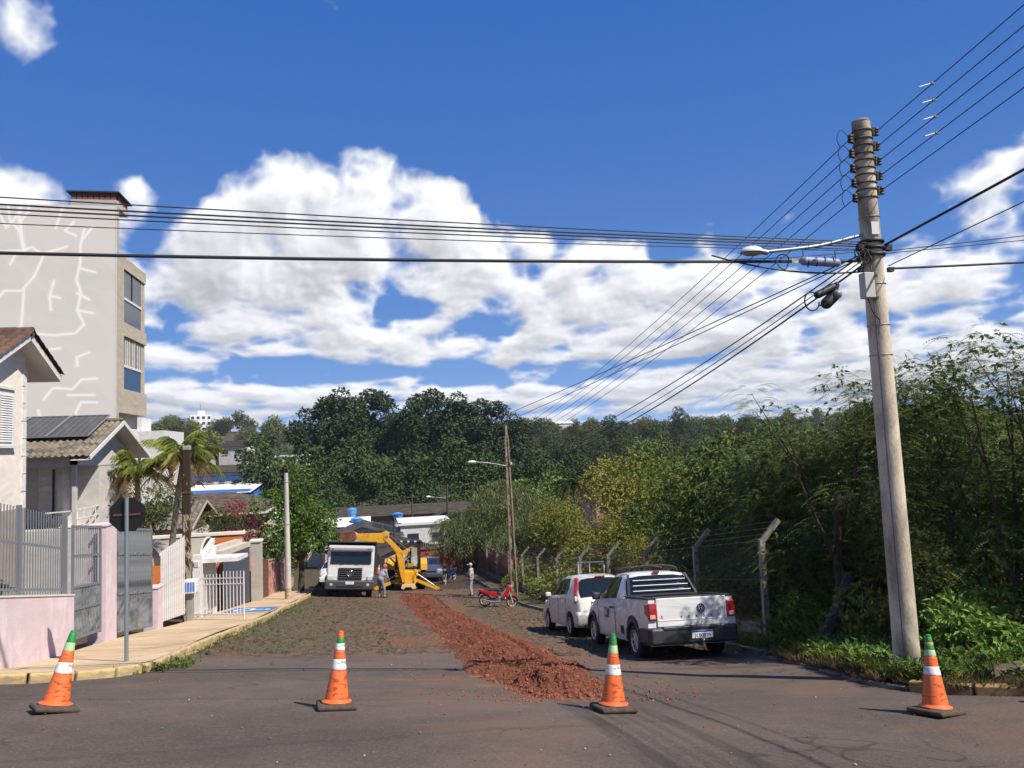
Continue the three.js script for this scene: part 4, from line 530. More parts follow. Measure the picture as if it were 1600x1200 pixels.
{ // white pickup
  const v = thing('pickup_truck', 'white single cab pickup parked nearest on the right, tailgate facing us', 'pickup'); place(v, 5.66, 15.3);
  const spec = { z0: -2.28, z1: 2.1, n: 96, hubY: 0.3, R: 0.345, sill: 0.27, axles: [-1.45, 1.3], top: [[-2.28, 0.62], [-2.2, 0.74], [-1.9, 0.90], [-1.38, 1.02], [-0.72, 1.49], [-0.4, 1.535], [0.1, 1.545], [0.42, 1.515], [0.72, 1.10], [0.78, 1.09], [2.1, 1.09]], belt: [[-2.28, 0.58], [-1.9, 0.82], [-1.38, 0.94], [0.3, 1.0], [0.7, 1.05], [2.1, 1.06]], wTop: [[-2.28, 0.6], [-0.7, 0.57], [0.3, 0.63], [0.5, 0.66], [0.72, 0.74], [2.1, 0.8]], wBelt: [[-2.28, 0.62], [-1.9, 0.74], [-1.2, 0.79], [1.5, 0.815], [2.1, 0.80]], wMid: [[-2.28, 0.70], [-2.0, 0.80], [-1.4, 0.84], [1.4, 0.86], [2.1, 0.835]],
    kind: (z, j, c) => { if (z > 0.8 && j >= 4) return null; if (j === 4 && c > 0.55 && z > -0.98 && z < 0.2) return 'side_window'; if (j >= 5 && c > 0.3 && z > -1.33 && z < -0.76) return 'windscreen'; if (j >= 5 && c > 0.12 && z > 0.45 && z < 0.72) return 'rear_window'; return j === 0 ? (Math.abs(z - 1.3) < 0.42 || Math.abs(z + 1.45) < 0.42 || z > 1.6 ? 'arch_trim' : 'body') : 'body'; }, cap: (f, j) => (f > 0 && j >= 4 ? null : 'body') };
  const P = lofted(spec, v, { body: M.whitepaint, side_window: M.glass, windscreen: M.glass, rear_window: M.glass, arch_trim: M.plastic });
  obj('underside', [bx(1.35, 0.25, 3.9, 0, 0.36, -0.1), bx(1.3, 0.5, 1.6, 0, 0.62, -1.4)], M.dark, v);
  obj('bed_liner', [bx(1.5, 0.03, 1.3, 0, 0.72, 1.42), bx(0.04, 0.36, 1.3, 0.78, 0.88, 1.42), bx(0.04, 0.36, 1.3, -0.78, 0.88, 1.42), bx(1.5, 0.4, 0.04, 0, 0.9, 0.78)], M.plastic, v);
  obj('bed_rail', [bx(0.10, 0.025, 1.34, 0.775, 1.085, 1.44), bx(0.10, 0.025, 1.34, -0.775, 1.085, 1.44)], M.plastic, v);
  const tg = obj('tailgate', rb(1.34, 0.5, 0.05, 0.018, 0, 0.835, 2.105), M.whitepaint, v); obj('tailgate_cap', rb(1.46, 0.03, 0.09, 0.012, 0, 1.096, 2.08), M.plastic, tg);
  obj('tailgate_crease', rb(1.30, 0.014, 0.02, 0.005, 0, 0.70, 2.128), M.whitepaint, tg);
  roundel(tg, 0.17, 0.885, 2.135, 0.072, M.dark); const L = 'ROBUST'; for (let i = 0; i < 6; i++) obj('letter', text3(L[i], 0.036).translate(-0.21 + i * 0.145, 0.735, 2.131), M_ink, tg);
  obj('badge', [cy(0.011, 0.011, 0.006, 10, 0.17, 0.79, 2.134, Math.PI / 2)], M_ink, tg); obj('badge', [bx(0.05, 0.012, 0.004, -0.58, 0.745, 2.132), bx(0.02, 0.022, 0.004, -0.58, 0.775, 2.132)], M.redlens, tg);
  for (const s of [-1, 1]) { const t = obj('tail_light', rb(0.17, 0.30, 0.24, 0.03, s * 0.745, 0.855, 2.03), M.redlens, v); obj('clear_lens', rb(0.10, 0.07, 0.012, 0.004, s * 0.755, 0.77, 2.151), std([0.6, 0.35, 0.3], 0.2), t); }
  obj('rear_bumper', [rb(1.66, 0.30, 0.26, 0.06, 0, 0.43, 2.06), rb(0.22, 0.3, 0.5, 0.05, 0.745, 0.44, 1.88), rb(0.22, 0.3, 0.5, 0.05, -0.745, 0.44, 1.88), rb(1.2, 0.08, 0.1, 0.03, 0, 0.56, 2.15)], M.plastic, v);
  const pl = obj('licence_plate', rb(0.40, 0.13, 0.012, 0.008, 0.13, 0.44, 2.20), std([0.72, 0.72, 0.7], 0.4), v); obj('plate_letters', text3('JCD3E35', 0.058).translate(0.13, 0.395, 2.206), M_ink, pl); obj('plate_band', bx(0.39, 0.028, 0.003, 0.13, 0.489, 2.2065), std([0.02, 0.06, 0.35], 0.5), pl);
  const hb = obj('tow_bar', [rod([0.13, 0.26, 1.9], [0.13, 0.26, 2.24], 0.025), rod([0.13, 0.25, 2.23], [0.13, 0.33, 2.24], 0.016)], M.steel, v); obj('tow_ball', new THREE.SphereGeometry(0.03, 14, 10).translate(0.13, 0.345, 2.24), M.chrome, hb); obj('tow_socket', cy(0.04, 0.04, 0.06, 12, -0.02, 0.25, 2.2, Math.PI / 2), M.steel, hb);
  for (const y of [1.17, 1.27, 1.37]) { const z = interp(y, [1.09, 1.52], [0.76, 0.46]); obj('window_bar', rod([-0.60 + (y - 1.17) * 0.25, y, z + 0.02], [0.60 - (y - 1.17) * 0.25, y, z + 0.02], 0.012), M.steel, v); }
  obj('window_surround', [beam([-0.70, 1.08, 0.755], [-0.60, 1.48, 0.47], 0.05, 0.03), beam([0.70, 1.08, 0.755], [0.60, 1.48, 0.47], 0.05, 0.03), beam([-0.72, 1.085, 0.77], [0.72, 1.085, 0.77], 0.04, 0.04)], M.plastic, v);
  obj('third_brake_light', rb(0.14, 0.05, 0.05, 0.015, 0, 1.52, 0.46), M.redlens, v);
  obj('roof_rack', [tube([[-0.52, 1.53, 0.3], [-0.50, 1.60, 0.28], [0.50, 1.60, 0.28], [0.52, 1.53, 0.3]], 0.016, 20, 6), tube([[-0.52, 1.5, -0.5], [-0.5, 1.58, -0.5], [0.5, 1.58, -0.5], [0.52, 1.5, -0.5]], 0.016, 20, 6), rod([-0.51, 1.59, 0.28], [-0.51, 1.57, -0.5], 0.014), rod([0.51, 1.59, 0.28], [0.51, 1.57, -0.5], 0.014)], M.black, v);
  for (const s of [-1, 1]) { obj('door_mirror', rb(0.17, 0.15, 0.12, 0.04, s * 0.93, 1.06, -0.78), M.plastic, v); const d = obj('door_handle', rb(0.03, 0.04, 0.16, 0.012, s * 0.858, 0.86, 0.02), M.plastic, v); obj('door_gap', [-0.95, 0.22].map((z) => bx(0.006, 0.62, 0.012, s * 0.853, 0.64, z)), M.dark, d); }
  const st = obj('door_sticker', bx(0.004, 0.2, 0.24, -0.866, 0.74, -0.35), std([0.16, 0.13, 0.14], 0.6), v); obj('sticker_print', bx(0.003, 0.13, 0.2, -0.869, 0.755, -0.35), std([0.45, 0.43, 0.42], 0.6), st);
  obj('fuel_flap', bx(0.006, 0.15, 0.16, -0.868, 0.47, 0.68), M.dark, v);
  for (const s of [-1, 1]) for (const z of [-1.45, 1.3]) { obj('arch_trim', at(new THREE.TorusGeometry(0.365, 0.045, 6, 20, Math.PI), s * 0.835, 0.3, z, 0, Math.PI / 2), M.plastic, v); wheel(v, s * 0.745, 0.3, z, 0.31, 0.19, M.alloy, 9); }
}
function hatchback(name, label, category, paint, x, s, turn, detail) {
  const v = thing(name, label, category); place(v, x, s, turn);
  const spec = { z0: -2.05, z1: 1.86, n: detail ? 96 : 60, hubY: 0.29, R: 0.335, sill: 0.25, axles: [-1.27, 1.22], top: [[-2.05, 0.6], [-1.98, 0.74], [-1.7, 0.9], [-1.2, 1.02], [-0.45, 1.44], [0, 1.50], [0.7, 1.51], [1.3, 1.46], [1.42, 1.42], [1.74, 0.96], [1.8, 0.9], [1.86, 0.62]], belt: [[-2.05, 0.56], [-1.7, 0.82], [-1.2, 0.93], [1.2, 1.0], [1.6, 0.98], [1.74, 0.93], [1.86, 0.6]], wTop: [[-2.05, 0.6], [-0.4, 0.55], [0.6, 0.58], [1.4, 0.56], [1.86, 0.62]], wBelt: [[-2.05, 0.58], [-1.7, 0.7], [-1, 0.77], [1, 0.79], [1.6, 0.73], [1.86, 0.66]], wMid: [[-2.05, 0.66], [-1.8, 0.78], [-1.2, 0.82], [1.2, 0.835], [1.6, 0.80], [1.86, 0.70]],
    kind: (z, j, c) => { if (j === 4 && c > 0.6 && z > -0.85 && z < 1.18) return Math.abs(z - 0.14) < 0.05 ? 'pillar' : 'side_window'; if (j >= 5 && c > 0.35 && z > -1.16 && z < -0.5) return 'windscreen'; if (j >= 5 && c > 0.02 && z > 1.42 && z < 1.73) return 'rear_window'; return 'body'; } };
  lofted(spec, v, { body: paint, side_window: M.glass, windscreen: M.glass, rear_window: M.glass, pillar: M.black });
  obj('underside', [bx(1.35, 0.24, 3.5, 0, 0.34, -0.05), bx(1.25, 0.45, 2.9, 0, 0.6, 0)], M.dark, v);
  obj('rear_bumper', rb(1.6, 0.36, 0.34, 0.09, 0, 0.44, 1.77), paint, v); obj('rear_valance', rb(1.2, 0.1, 0.06, 0.02, 0, 0.29, 1.93), M.plastic, v);
  obj('front_bumper', rb(1.56, 0.36, 0.3, 0.1, 0, 0.42, -1.95), paint, v);
  for (const k of [-1, 1]) { const t = obj('tail_light', [rb(0.09, 0.26, 0.14, 0.03, k * 0.715, 0.92, 1.62), beam([k * 0.715, 1.0, 1.60], [k * 0.60, 1.40, 1.36], 0.085, 0.10)], M.redlens, v); obj('clear_lens', rb(0.06, 0.12, 0.10, 0.012, k * 0.735, 0.93, 1.66), std([0.65, 0.62, 0.6], 0.15), t); obj('headlight', rb(0.34, 0.18, 0.12, 0.05, k * 0.56, 0.72, -1.9), M.clear, v); obj('door_mirror', rb(0.16, 0.13, 0.11, 0.04, k * 0.89, 1.0, -0.72), paint === M.whitepaint ? M.plastic : paint, v); for (const z of [0.05, 0.98]) obj('door_handle', rb(0.025, 0.035, 0.14, 0.01, k * 0.835, 0.86, z - 0.1), paint, v); obj('side_strip', rb(0.02, 0.05, 1.9, 0.01, k * 0.832, 0.56, 0), paint, v); }
  const pl = obj('licence_plate', rb(0.40, 0.13, 0.012, 0.006, 0, 0.66, 1.90), std([0.6, 0.6, 0.58], 0.4), v); pl.rotation.x = 0; obj('boot_handle', rb(0.3, 0.03, 0.02, 0.008, 0, 0.80, 1.88), M.plastic, v); obj('wiper', [rod([0.0, 0.98, 1.77], [-0.32, 1.08, 1.70], 0.01)], M.black, v); obj('third_brake_light', rb(0.26, 0.035, 0.04, 0.01, 0, 1.44, 1.42), M.redlens, v);
  obj('grille', rb(0.7, 0.1, 0.04, 0.02, 0, 0.66, -2.07), M.black, v); obj('door_gap', [-0.86, 0.14, 1.0].flatMap((z) => [-1, 1].map((k) => bx(0.006, 0.6, 0.01, k * 0.828, 0.64, z))), M.dark, v);
  for (const k of [-1, 1]) for (const z of [-1.27, 1.22]) wheel(v, k * 0.735, 0.29, z, 0.295, 0.18, M.alloy, 6);
  return v;
}
hatchback('hatchback_car', 'dusty white hatchback parked ahead of the pickup by the right kerb', 'car', new THREE.MeshPhysicalMaterial({ color: lin(0.74, 0.70, 0.62), roughness: 0.4, clearcoat: 0.6, map: rep(GRAIN[0], 0.8) }), 5.72, 20.4, 0, true);
hatchback('hatchback_car', 'white car half hidden behind the lorry under the dense tree', 'car', M.whitepaint, -2.3, 50.5, Math.PI);
hatchback('hatchback_car', 'silver car parked beyond the backhoe by the red wall', 'car', new THREE.MeshPhysicalMaterial({ color: lin(0.10, 0.115, 0.14), metalness: 0.5, roughness: 0.3, clearcoat: 0.8 }), 4.05, 54, Math.PI - 0.05);

{ // lorry
  const v = thing('dump_truck', 'white cab dump lorry facing us with its bed being loaded', 'lorry'); place(v, -1.08, 42.2, 0, 2); v.scale.y = 0.93; v.rotation.x *= 0.9;
  const W = M.whitepaint, z = 2.0;                                         // cab front at local z = 2
  obj('cab', [rb(2.32, 1.75, 1.7, 0.09, 0, 1.9, z - 0.87, 0, 0, 0, 3), rb(2.3, 0.5, 1.7, 0.06, 0, 1.05, z - 0.88)], W, v);
  obj('windscreen', rb(2.02, 0.64, 0.05, 0.06, 0, 2.12, z - 0.01, -0.06), M.glass, v); for (const x of [-0.5, 0.25]) obj('wiper', rod([x, 1.8, z + 0.035], [x + 0.5, 1.9, z + 0.035], 0.012), M.black, v);
  obj('sun_visor', rb(2.18, 0.2, 0.34, 0.05, 0, 2.62, z + 0.06, 0.25), std([0.42, 0.42, 0.43], 0.4), v); for (const k of [-1, 1]) obj('marker_lamp', rb(0.12, 0.05, 0.06, 0.02, k * 0.9, 2.64, z + 0.24), M.clear, v);
  const g = obj('grille', rb(1.18, 0.62, 0.06, 0.04, 0, 1.28, z + 0.0), M.black, v); for (let i = 0; i < 5; i++) obj('grille_bar', rb(1.14, 0.05, 0.05, 0.02, 0, 1.05 + i * 0.115, z + 0.04), std([0.05, 0.05, 0.052], 0.4), g); roundel(g, 0, 1.30, z + 0.085, 0.155, M.chrome);
  const b = obj('bumper', [rb(2.46, 0.52, 0.42, 0.1, 0, 0.68, z + 0.02), rb(0.4, 0.34, 0.5, 0.08, 1.04, 0.98, z - 0.08), rb(0.4, 0.34, 0.5, 0.08, -1.04, 0.98, z - 0.08)], std([0.045, 0.048, 0.052], 0.55), v); obj('bumper_slot', rb(1.3, 0.12, 0.05, 0.03, 0, 0.62, z + 0.22), M.black, b);
  obj('licence_plate', rb(0.42, 0.15, 0.02, 0.01, 0, 0.80, z + 0.245), std([0.62, 0.62, 0.6], 0.5), v);
  for (const k of [-1, 1]) { const h = obj('headlight', rb(0.28, 0.26, 0.1, 0.05, k * 0.98, 1.05, z + 0.14), M.clear, v); obj('fog_lamp', cy(0.075, 0.075, 0.04, 14, k * 0.9, 0.72, z + 0.235, Math.PI / 2), M.clear, h); const m = obj('wing_mirror', rb(0.16, 0.5, 0.12, 0.05, k * 1.42, 2.05, z - 0.12), M.plastic, v); obj('mirror_arm', rod([k * 1.15, 2.3, z - 0.2], [k * 1.42, 2.3, z - 0.12], 0.02), M.black, m); obj('side_window', bx(0.02, 0.5, 0.8, k * 1.165, 2.15, z - 0.8), M.glass, v); wheel(v, k * 0.98, 0.5, z - 0.95, 0.5, 0.3, M.steel, 8); for (const q of [-2.6, -3.9]) wheel(v, k * 0.9, 0.5, q, 0.5, 0.5, M.steel, 8); }
  obj('chassis', bx(0.9, 0.3, 7.2, 0, 0.75, -1.8), M.dark, v);
  const d = obj('dump_bed', [bx(2.5, 0.1, 4.9, 0, 1.25, -2.3), bx(0.1, 1.5, 4.9, 1.22, 2.0, -2.3), bx(0.1, 1.5, 4.9, -1.22, 2.0, -2.3), bx(2.5, 1.7, 0.1, 0, 2.1, 0.15), bx(2.5, 1.4, 0.1, 0, 1.95, -4.75)], std([0.02, 0.02, 0.022], 0.7), v); obj('cab_guard', rb(2.52, 0.07, 1.5, 0.02, 0, 2.93, 0.9, -0.05), std([0.03, 0.028, 0.027], 0.7), d); for (let i = 0; i < 6; i++) obj('side_rib', [bx(0.06, 1.4, 0.1, 1.29, 2.0, -0.2 - i * 0.85)], std([0.02, 0.02, 0.022], 0.7), d);
}
const M_soilred = std([0.24, 0.075, 0.036], 1, { map: rep(GRAIN[1], 0.9), bumpMap: rep(BUMP.soft, 1.6), bumpScale: 0.06 });
{ // backhoe loader, its digging end towards us
  const v = thing('backhoe_loader', 'yellow backhoe loader with its boom raised over the lorry', 'excavator'); place(v, 2.05, 46.6, 0, 1.2);
  const Y = M.yellow, ext = (poly, d, x = 0, y = 0, z = 0, bev = 0.02) => prism(poly, d, bev).translate(x, y, z - d / 2), Z = 1.55;
  const bm = obj('boom', ext([[-0.30, 0.48], [-0.12, 0.52], [-0.18, 1.2], [-0.25, 1.95], [-0.35, 2.25], [-0.75, 2.62], [-1.15, 3.0], [-1.25, 3.28], [-1.42, 3.22], [-1.46, 2.9], [-1.05, 2.55], [-0.72, 2.15], [-0.60, 1.7], [-0.48, 1.1]], 0.34, 0, 0, Z), Y, v);
  obj('boom_gusset', ext([[-0.1, 1.95], [0.05, 2.35], [-0.12, 2.38], [-0.5, 2.12], [-0.32, 1.7]], 0.3, 0, 0, Z), Y, bm); obj('boom_sticker', bx(0.13, 0.3, 0.01, -0.34, 2.02, Z + 0.185, 0, 0, 0.5), M.white, bm); obj('boom_ram', rod([-0.15, 2.35, Z + 0.05], [-1.1, 3.1, Z + 0.05], 0.07, 0.05, 10), M.black, bm);
  const dp = obj('dipper', ext([[-1.15, 2.95], [-1.12, 3.28], [-1.35, 3.38], [-1.6, 3.25], [-2.9, 3.2], [-3.05, 3.32], [-3.18, 3.0], [-2.9, 2.85], [-1.9, 2.7], [-1.45, 2.68]], 0.28, 0, 0, Z), Y, v); obj('dipper_ram', rod([-1.3, 3.38, Z], [-2.6, 3.34, Z], 0.05, 0.05, 8), M.black, dp); for (const [x, y] of [[-1.28, 3.05], [-3.0, 3.05]]) obj('pivot_pin', cy(0.09, 0.09, 0.42, 12, x, y, Z, Math.PI / 2), M.steel, dp);
  const bk = obj('bucket', ext([[-3.0, 3.15], [-3.05, 3.35], [-3.5, 3.38], [-3.95, 3.2], [-4.1, 2.9], [-3.95, 2.68], [-3.3, 2.7], [-3.0, 2.85]], 0.7, 0, 0, Z, 0.05), std([0.19, 0.07, 0.04], 0.95, { map: rep(GRAIN[1], 1.5) }), v); for (let i = 0; i < 4; i++) obj('bucket_tooth', bx(0.16, 0.05, 0.06, -4.1, 2.72, Z - 0.27 + i * 0.18, 0, 0, 0.3), M.rust, bk);
  obj('kingpost', [rb(0.6, 0.7, 0.4, 0.05, -0.02, 0.75, 1.3), rb(1.2, 0.26, 0.3, 0.04, 0, 0.95, 1.1), ...[-0.5, 0.5].map((x) => bx(0.12, 0.8, 0.2, x * 0.9, 0.8, 1.15))], Y, v); obj('slide_frame', [bx(1.5, 0.1, 0.12, 0, 1.12, 1.05), bx(1.5, 0.1, 0.12, 0, 0.5, 1.05)], Y, v); obj('rear_bucket_plate', ext([[-0.36, 0.15], [-0.3, 0.42], [0.42, 0.42], [0.5, 0.15], [0.3, 0.12], [0.2, 0.22], [-0.1, 0.22], [-0.2, 0.1]], 0.1, 0, 0, 1.6), std([0.62, 0.42, 0.26], 0.8), v);
  const c = obj('cab_roof', rb(1.5, 0.14, 1.7, 0.05, 0.05, 2.78, 0.1), M.black, v); for (const [x, zz] of [[-0.62, 0.9], [0.72, 0.9], [-0.62, -0.7], [0.72, -0.7]]) obj('cab_pillar', rod([x * 1.02, 1.15, zz], [x * 0.92, 2.74, zz * 0.95], 0.055, 0.045, 8), M.black, v); for (const x of [-0.4, 0.0, 0.4]) obj('work_lamp', rb(0.14, 0.1, 0.06, 0.02, x, 2.76, 0.98), M.clear, c);
  obj('rear_window', sheet(1, 1, (u, q) => [mix(-0.55, 0.64, u), mix(1.2, 2.68, q), 0.93]), new THREE.MeshPhysicalMaterial({ color: lin(0.85, 0.9, 0.92), transmission: 1, roughness: 0.03, thickness: 0 }), v); obj('front_window', sheet(1, 1, (u, q) => [mix(-0.55, 0.64, u), mix(1.6, 2.68, q), -0.72]), new THREE.MeshPhysicalMaterial({ color: lin(0.85, 0.9, 0.92), transmission: 1, roughness: 0.03, thickness: 0 }), v);
  obj('cab_lower', [bx(1.35, 0.3, 1.7, 0.05, 1.1, 0.05), bx(0.06, 0.6, 1.6, 0.7, 1.4, 0.1)], M.black, v); obj('seat', [rb(0.5, 0.12, 0.5, 0.05, 0.02, 1.55, 0.05), rb(0.5, 0.6, 0.12, 0.05, 0.02, 1.85, -0.22)], M.dark, v);
  for (const k of [-1, 1]) { wheel(v, k * 0.9, 0.72, 0.1, 0.72, 0.44, Y, 5); const tr = []; for (let i = 0; i < 18; i++) { const a = i / 18 * 6.283; tr.push(bx(0.2, 0.05, 0.07, k * (i % 2 ? 0.8 : 1.0), 0.72 + 0.73 * Math.sin(a), 0.1 + 0.73 * Math.cos(a), -a, 0.4 * (i % 2 ? 1 : -1))); } obj('tread', tr, M.rubber, v.children[v.children.length - 1].name === 'wheel' ? v : v); wheel(v, k * 0.85, 0.45, -2.1, 0.45, 0.32, Y, 5); obj('fender', ext([[-0.75, 0.0], [-0.7, 0.35], [-0.35, 0.62], [0.2, 0.65], [0.62, 0.3], [0.7, 0.0], [0.5, 0.2], [0.1, 0.45], [-0.3, 0.42]], 0.42).rotateY(Math.PI / 2).translate(k * 0.92, 1.15, 0.1), Y, v); const sl = obj('stabiliser', beam([k * 0.5, 0.6, 1.15], [k * 1.85, 0.1, 1.2], 0.16, 0.18), Y, v); obj('stabiliser_foot', rb(0.3, 0.06, 0.36, 0.02, k * 1.9, 0.05, 1.2), M.rust, sl); obj('stabiliser_ram', rod([k * 0.55, 0.95, 1.2], [k * 1.55, 0.3, 1.25], 0.045), M.steel, sl); }
  obj('bonnet', [rb(0.95, 0.75, 1.7, 0.08, 0, 1.15, -1.6), bx(0.7, 0.4, 3.6, 0, 0.6, -0.8)], Y, v); obj('front_loader', [beam([0.6, 1.2, -0.9], [0.6, 0.7, -3.1], 0.12, 0.2), beam([-0.6, 1.2, -0.9], [-0.6, 0.7, -3.1], 0.12, 0.2), rb(2.3, 0.8, 0.5, 0.06, 0, 0.55, -3.3)], Y, v); obj('exhaust', rod([0.3, 1.5, -1.7], [0.3, 2.3, -1.7], 0.04), M.black, v); obj('tail_lamp', rb(0.1, 0.1, 0.05, 0.02, -1.2, 1.5, 0.5), M.redlens, v);
}
function motorcycle(label, x, s, turn, paint, seat) {
  const v = thing('motorcycle', label, 'motorcycle', [x, Math.max(roadY(x, s), 0 + roadY(x, s)), -s], turn); v.rotation.order = 'YXZ'; v.rotation.x = -0.1; const R = 0.27;
  for (const [z, n] of [[-0.62, 'front_wheel'], [0.62, 'rear_wheel']]) { const t = obj(n, at(new THREE.TorusGeometry(R - 0.03, 0.036, 8, 30), 0, R, z, 0, Math.PI / 2), M.rubber, v); obj('rim', [at(new THREE.TorusGeometry(R - 0.065, 0.016, 6, 28), 0, R, z, 0, Math.PI / 2), cy(0.05, 0.05, 0.1, 12, 0, R, z, 0, 0, Math.PI / 2)], std([0.6, 0.55, 0.45], 0.4), t); obj('spokes', [...Array(12)].map((_, i) => { const a = i / 12 * 6.283; return rod([0.02 * (i % 2 ? 1 : -1), R + 0.04 * Math.sin(a), z + 0.04 * Math.cos(a)], [0, R + (R - 0.065) * Math.sin(a + 0.3), z + (R - 0.065) * Math.cos(a + 0.3)], 0.003, 0.003, 4); }), M.chrome, t); }
  obj('fork', [rod([0.07, R, -0.62], [0.07, 0.85, -0.42], 0.022), rod([-0.07, R, -0.62], [-0.07, 0.85, -0.42], 0.022)], std([0.55, 0.42, 0.28], 0.4), v);
  const side = (p, w, y = 0) => prism(p.map(([z, yy]) => [z, yy]), w, 0.015).translate(0, 0, -w / 2).rotateY(-Math.PI / 2);   // profile in z, y
  obj('front_mudguard', side([[-0.86, 0.46], [-0.7, 0.58], [-0.5, 0.58], [-0.42, 0.5], [-0.52, 0.53], [-0.72, 0.52]], 0.1), paint, v);
  obj('leg_shield', side([[-0.5, 0.92], [-0.36, 0.96], [-0.24, 0.72], [-0.1, 0.5], [-0.16, 0.4], [-0.34, 0.52], [-0.44, 0.72]], 0.3), paint, v); obj('front_cowl', rb(0.24, 0.2, 0.2, 0.07, 0, 0.92, -0.42), paint, v); obj('headlamp', rb(0.14, 0.12, 0.05, 0.03, 0, 0.96, -0.53), M.clear, v);
  obj('engine', [rb(0.22, 0.22, 0.36, 0.04, 0, 0.36, -0.02), cy(0.09, 0.09, 0.2, 12, 0, 0.4, -0.2, Math.PI / 2 - 0.2)], M.steel, v); obj('frame', [tube([[0, 0.62, -0.36], [0, 0.42, -0.1], [0, 0.5, 0.2], [0, 0.66, 0.6]], 0.04, 16, 6), rod([0.1, R, 0.62], [0.1, 0.36, 0.05], 0.02), rod([-0.1, R, 0.62], [-0.1, 0.36, 0.05], 0.02)], M.black, v);
  obj('rear_body', side([[0.0, 0.46], [0.12, 0.66], [0.55, 0.72], [0.92, 0.76], [0.86, 0.66], [0.55, 0.56], [0.25, 0.48]], 0.24), paint, v); obj('seat', rb(0.24, 0.1, 0.66, 0.045, 0, 0.765, 0.36, 0.06), seat, v); obj('grab_rail', tube([[-0.12, 0.74, 0.6], [-0.1, 0.84, 0.86], [0.1, 0.84, 0.86], [0.12, 0.74, 0.6]], 0.012, 14, 5), M.black, v); obj('tail_light', rb(0.14, 0.07, 0.05, 0.02, 0, 0.71, 0.93), M.redlens, v); obj('rear_mudguard', side([[0.6, 0.6], [0.9, 0.66], [0.98, 0.46], [0.92, 0.44], [0.85, 0.56], [0.6, 0.56]], 0.12), M.plastic, v);
  obj('exhaust', tube([[0.13, 0.26, -0.1], [0.15, 0.24, 0.15], [0.15, 0.32, 0.75]], 0.035, 12, 8), M.chrome, v); for (const k of [-1, 1]) { obj('handlebar', tube([[0, 0.98, -0.4], [k * 0.14, 1.02, -0.38], [k * 0.32, 1.0, -0.3]], 0.014, 10, 5), M.black, v); obj('mirror', [rod([k * 0.24, 1.02, -0.35], [k * 0.28, 1.17, -0.38], 0.006), at(new THREE.SphereGeometry(0.05, 10, 8).scale(1.2, 0.8, 0.4), k * 0.29, 1.2, -0.38)], M.black, v); } obj('side_stand', rod([-0.08, 0.3, 0.1], [-0.26, 0.0, 0.18], 0.012), M.black, v);
  return v;
}
motorcycle('red motorbike on its stand beside the leaning street pole', 5.72, 35.4, -Math.PI / 2 - 0.1, M.red, M.black);
motorcycle('dark blue motorbike parked in shade beside the silver car', 5.05, 50.6, Math.PI * 0.8, new THREE.MeshPhysicalMaterial({ color: lin(0.01, 0.025, 0.09), roughness: 0.3, clearcoat: 0.8 }), M.black);

// ---------------------------------------------------------------- people: one continuous body each
function person(label, pos, turn, J, extras, colours) {
  // J: joints; bones [a, b, ra, rb, colour]
  const B = J.bones, res = 76, half = 1.05, mc = new MarchingCubes(res, std([1, 1, 1]), true, true, 300000); mc.isolation = 0; const f = mc.field; let q = 0;
  const smin = (a, b, k) => { const h = clamp(0.5 + 0.5 * (b - a) / k); return b + (a - b) * h - k * h * (1 - h); };
  const dist = (p, b) => { const [a, c] = b, ab = [c[0] - a[0], c[1] - a[1], c[2] - a[2]], ap = [p[0] - a[0], p[1] - a[1], p[2] - a[2]], t = clamp((ap[0] * ab[0] + ap[1] * ab[1] + ap[2] * ab[2]) / (ab[0] ** 2 + ab[1] ** 2 + ab[2] ** 2 + 1e-9)); return Math.hypot(ap[0] - ab[0] * t, ap[1] - ab[1] * t, ap[2] - ab[2] * t) - mix(b[2], b[3], t); };
  for (let k = 0; k < res; k++) for (let j = 0; j < res; j++) for (let i = 0; i < res; i++) { const p = [(i - res / 2) / (res / 2) * half, (j - res / 2) / (res / 2) * half + 0.9, (k - res / 2) / (res / 2) * half]; let d = 9; for (const b of B) d = smin(d, dist(p, b), b[5] ?? 0.03); f[q++] = -d; }
  mc.update(); const n = mc.count, P = new Float32Array(n * 3), N = new Float32Array(n * 3), C = new Float32Array(n * 3);
  for (let i = 0; i < n; i++) { const p = [mc.positionArray[i * 3] * half, mc.positionArray[i * 3 + 1] * half + 0.9, mc.positionArray[i * 3 + 2] * half]; P.set(p, i * 3); let best = 9, c = null; for (const b of B) { const d = dist(p, b); if (d < best) { best = d; c = b[4]; } } C.set(colours[c], i * 3); }
  const g = new THREE.BufferGeometry(); g.setAttribute('position', new THREE.BufferAttribute(P, 3)); g.setAttribute('color', new THREE.BufferAttribute(C, 3)); g.setAttribute('normal', new THREE.BufferAttribute(mc.normalArray.slice(0, n * 3), 3)); const g2 = g.clone(); g2.computeVertexNormals(); const gg = mergeVertices(g2, 1e-5); gg.computeVertexNormals();
  const o = thing('person', label, 'person', pos, turn); obj('body', gg, std([1, 1, 1], 0.85, { vertexColors: true }), o); extras(o); return o;
}
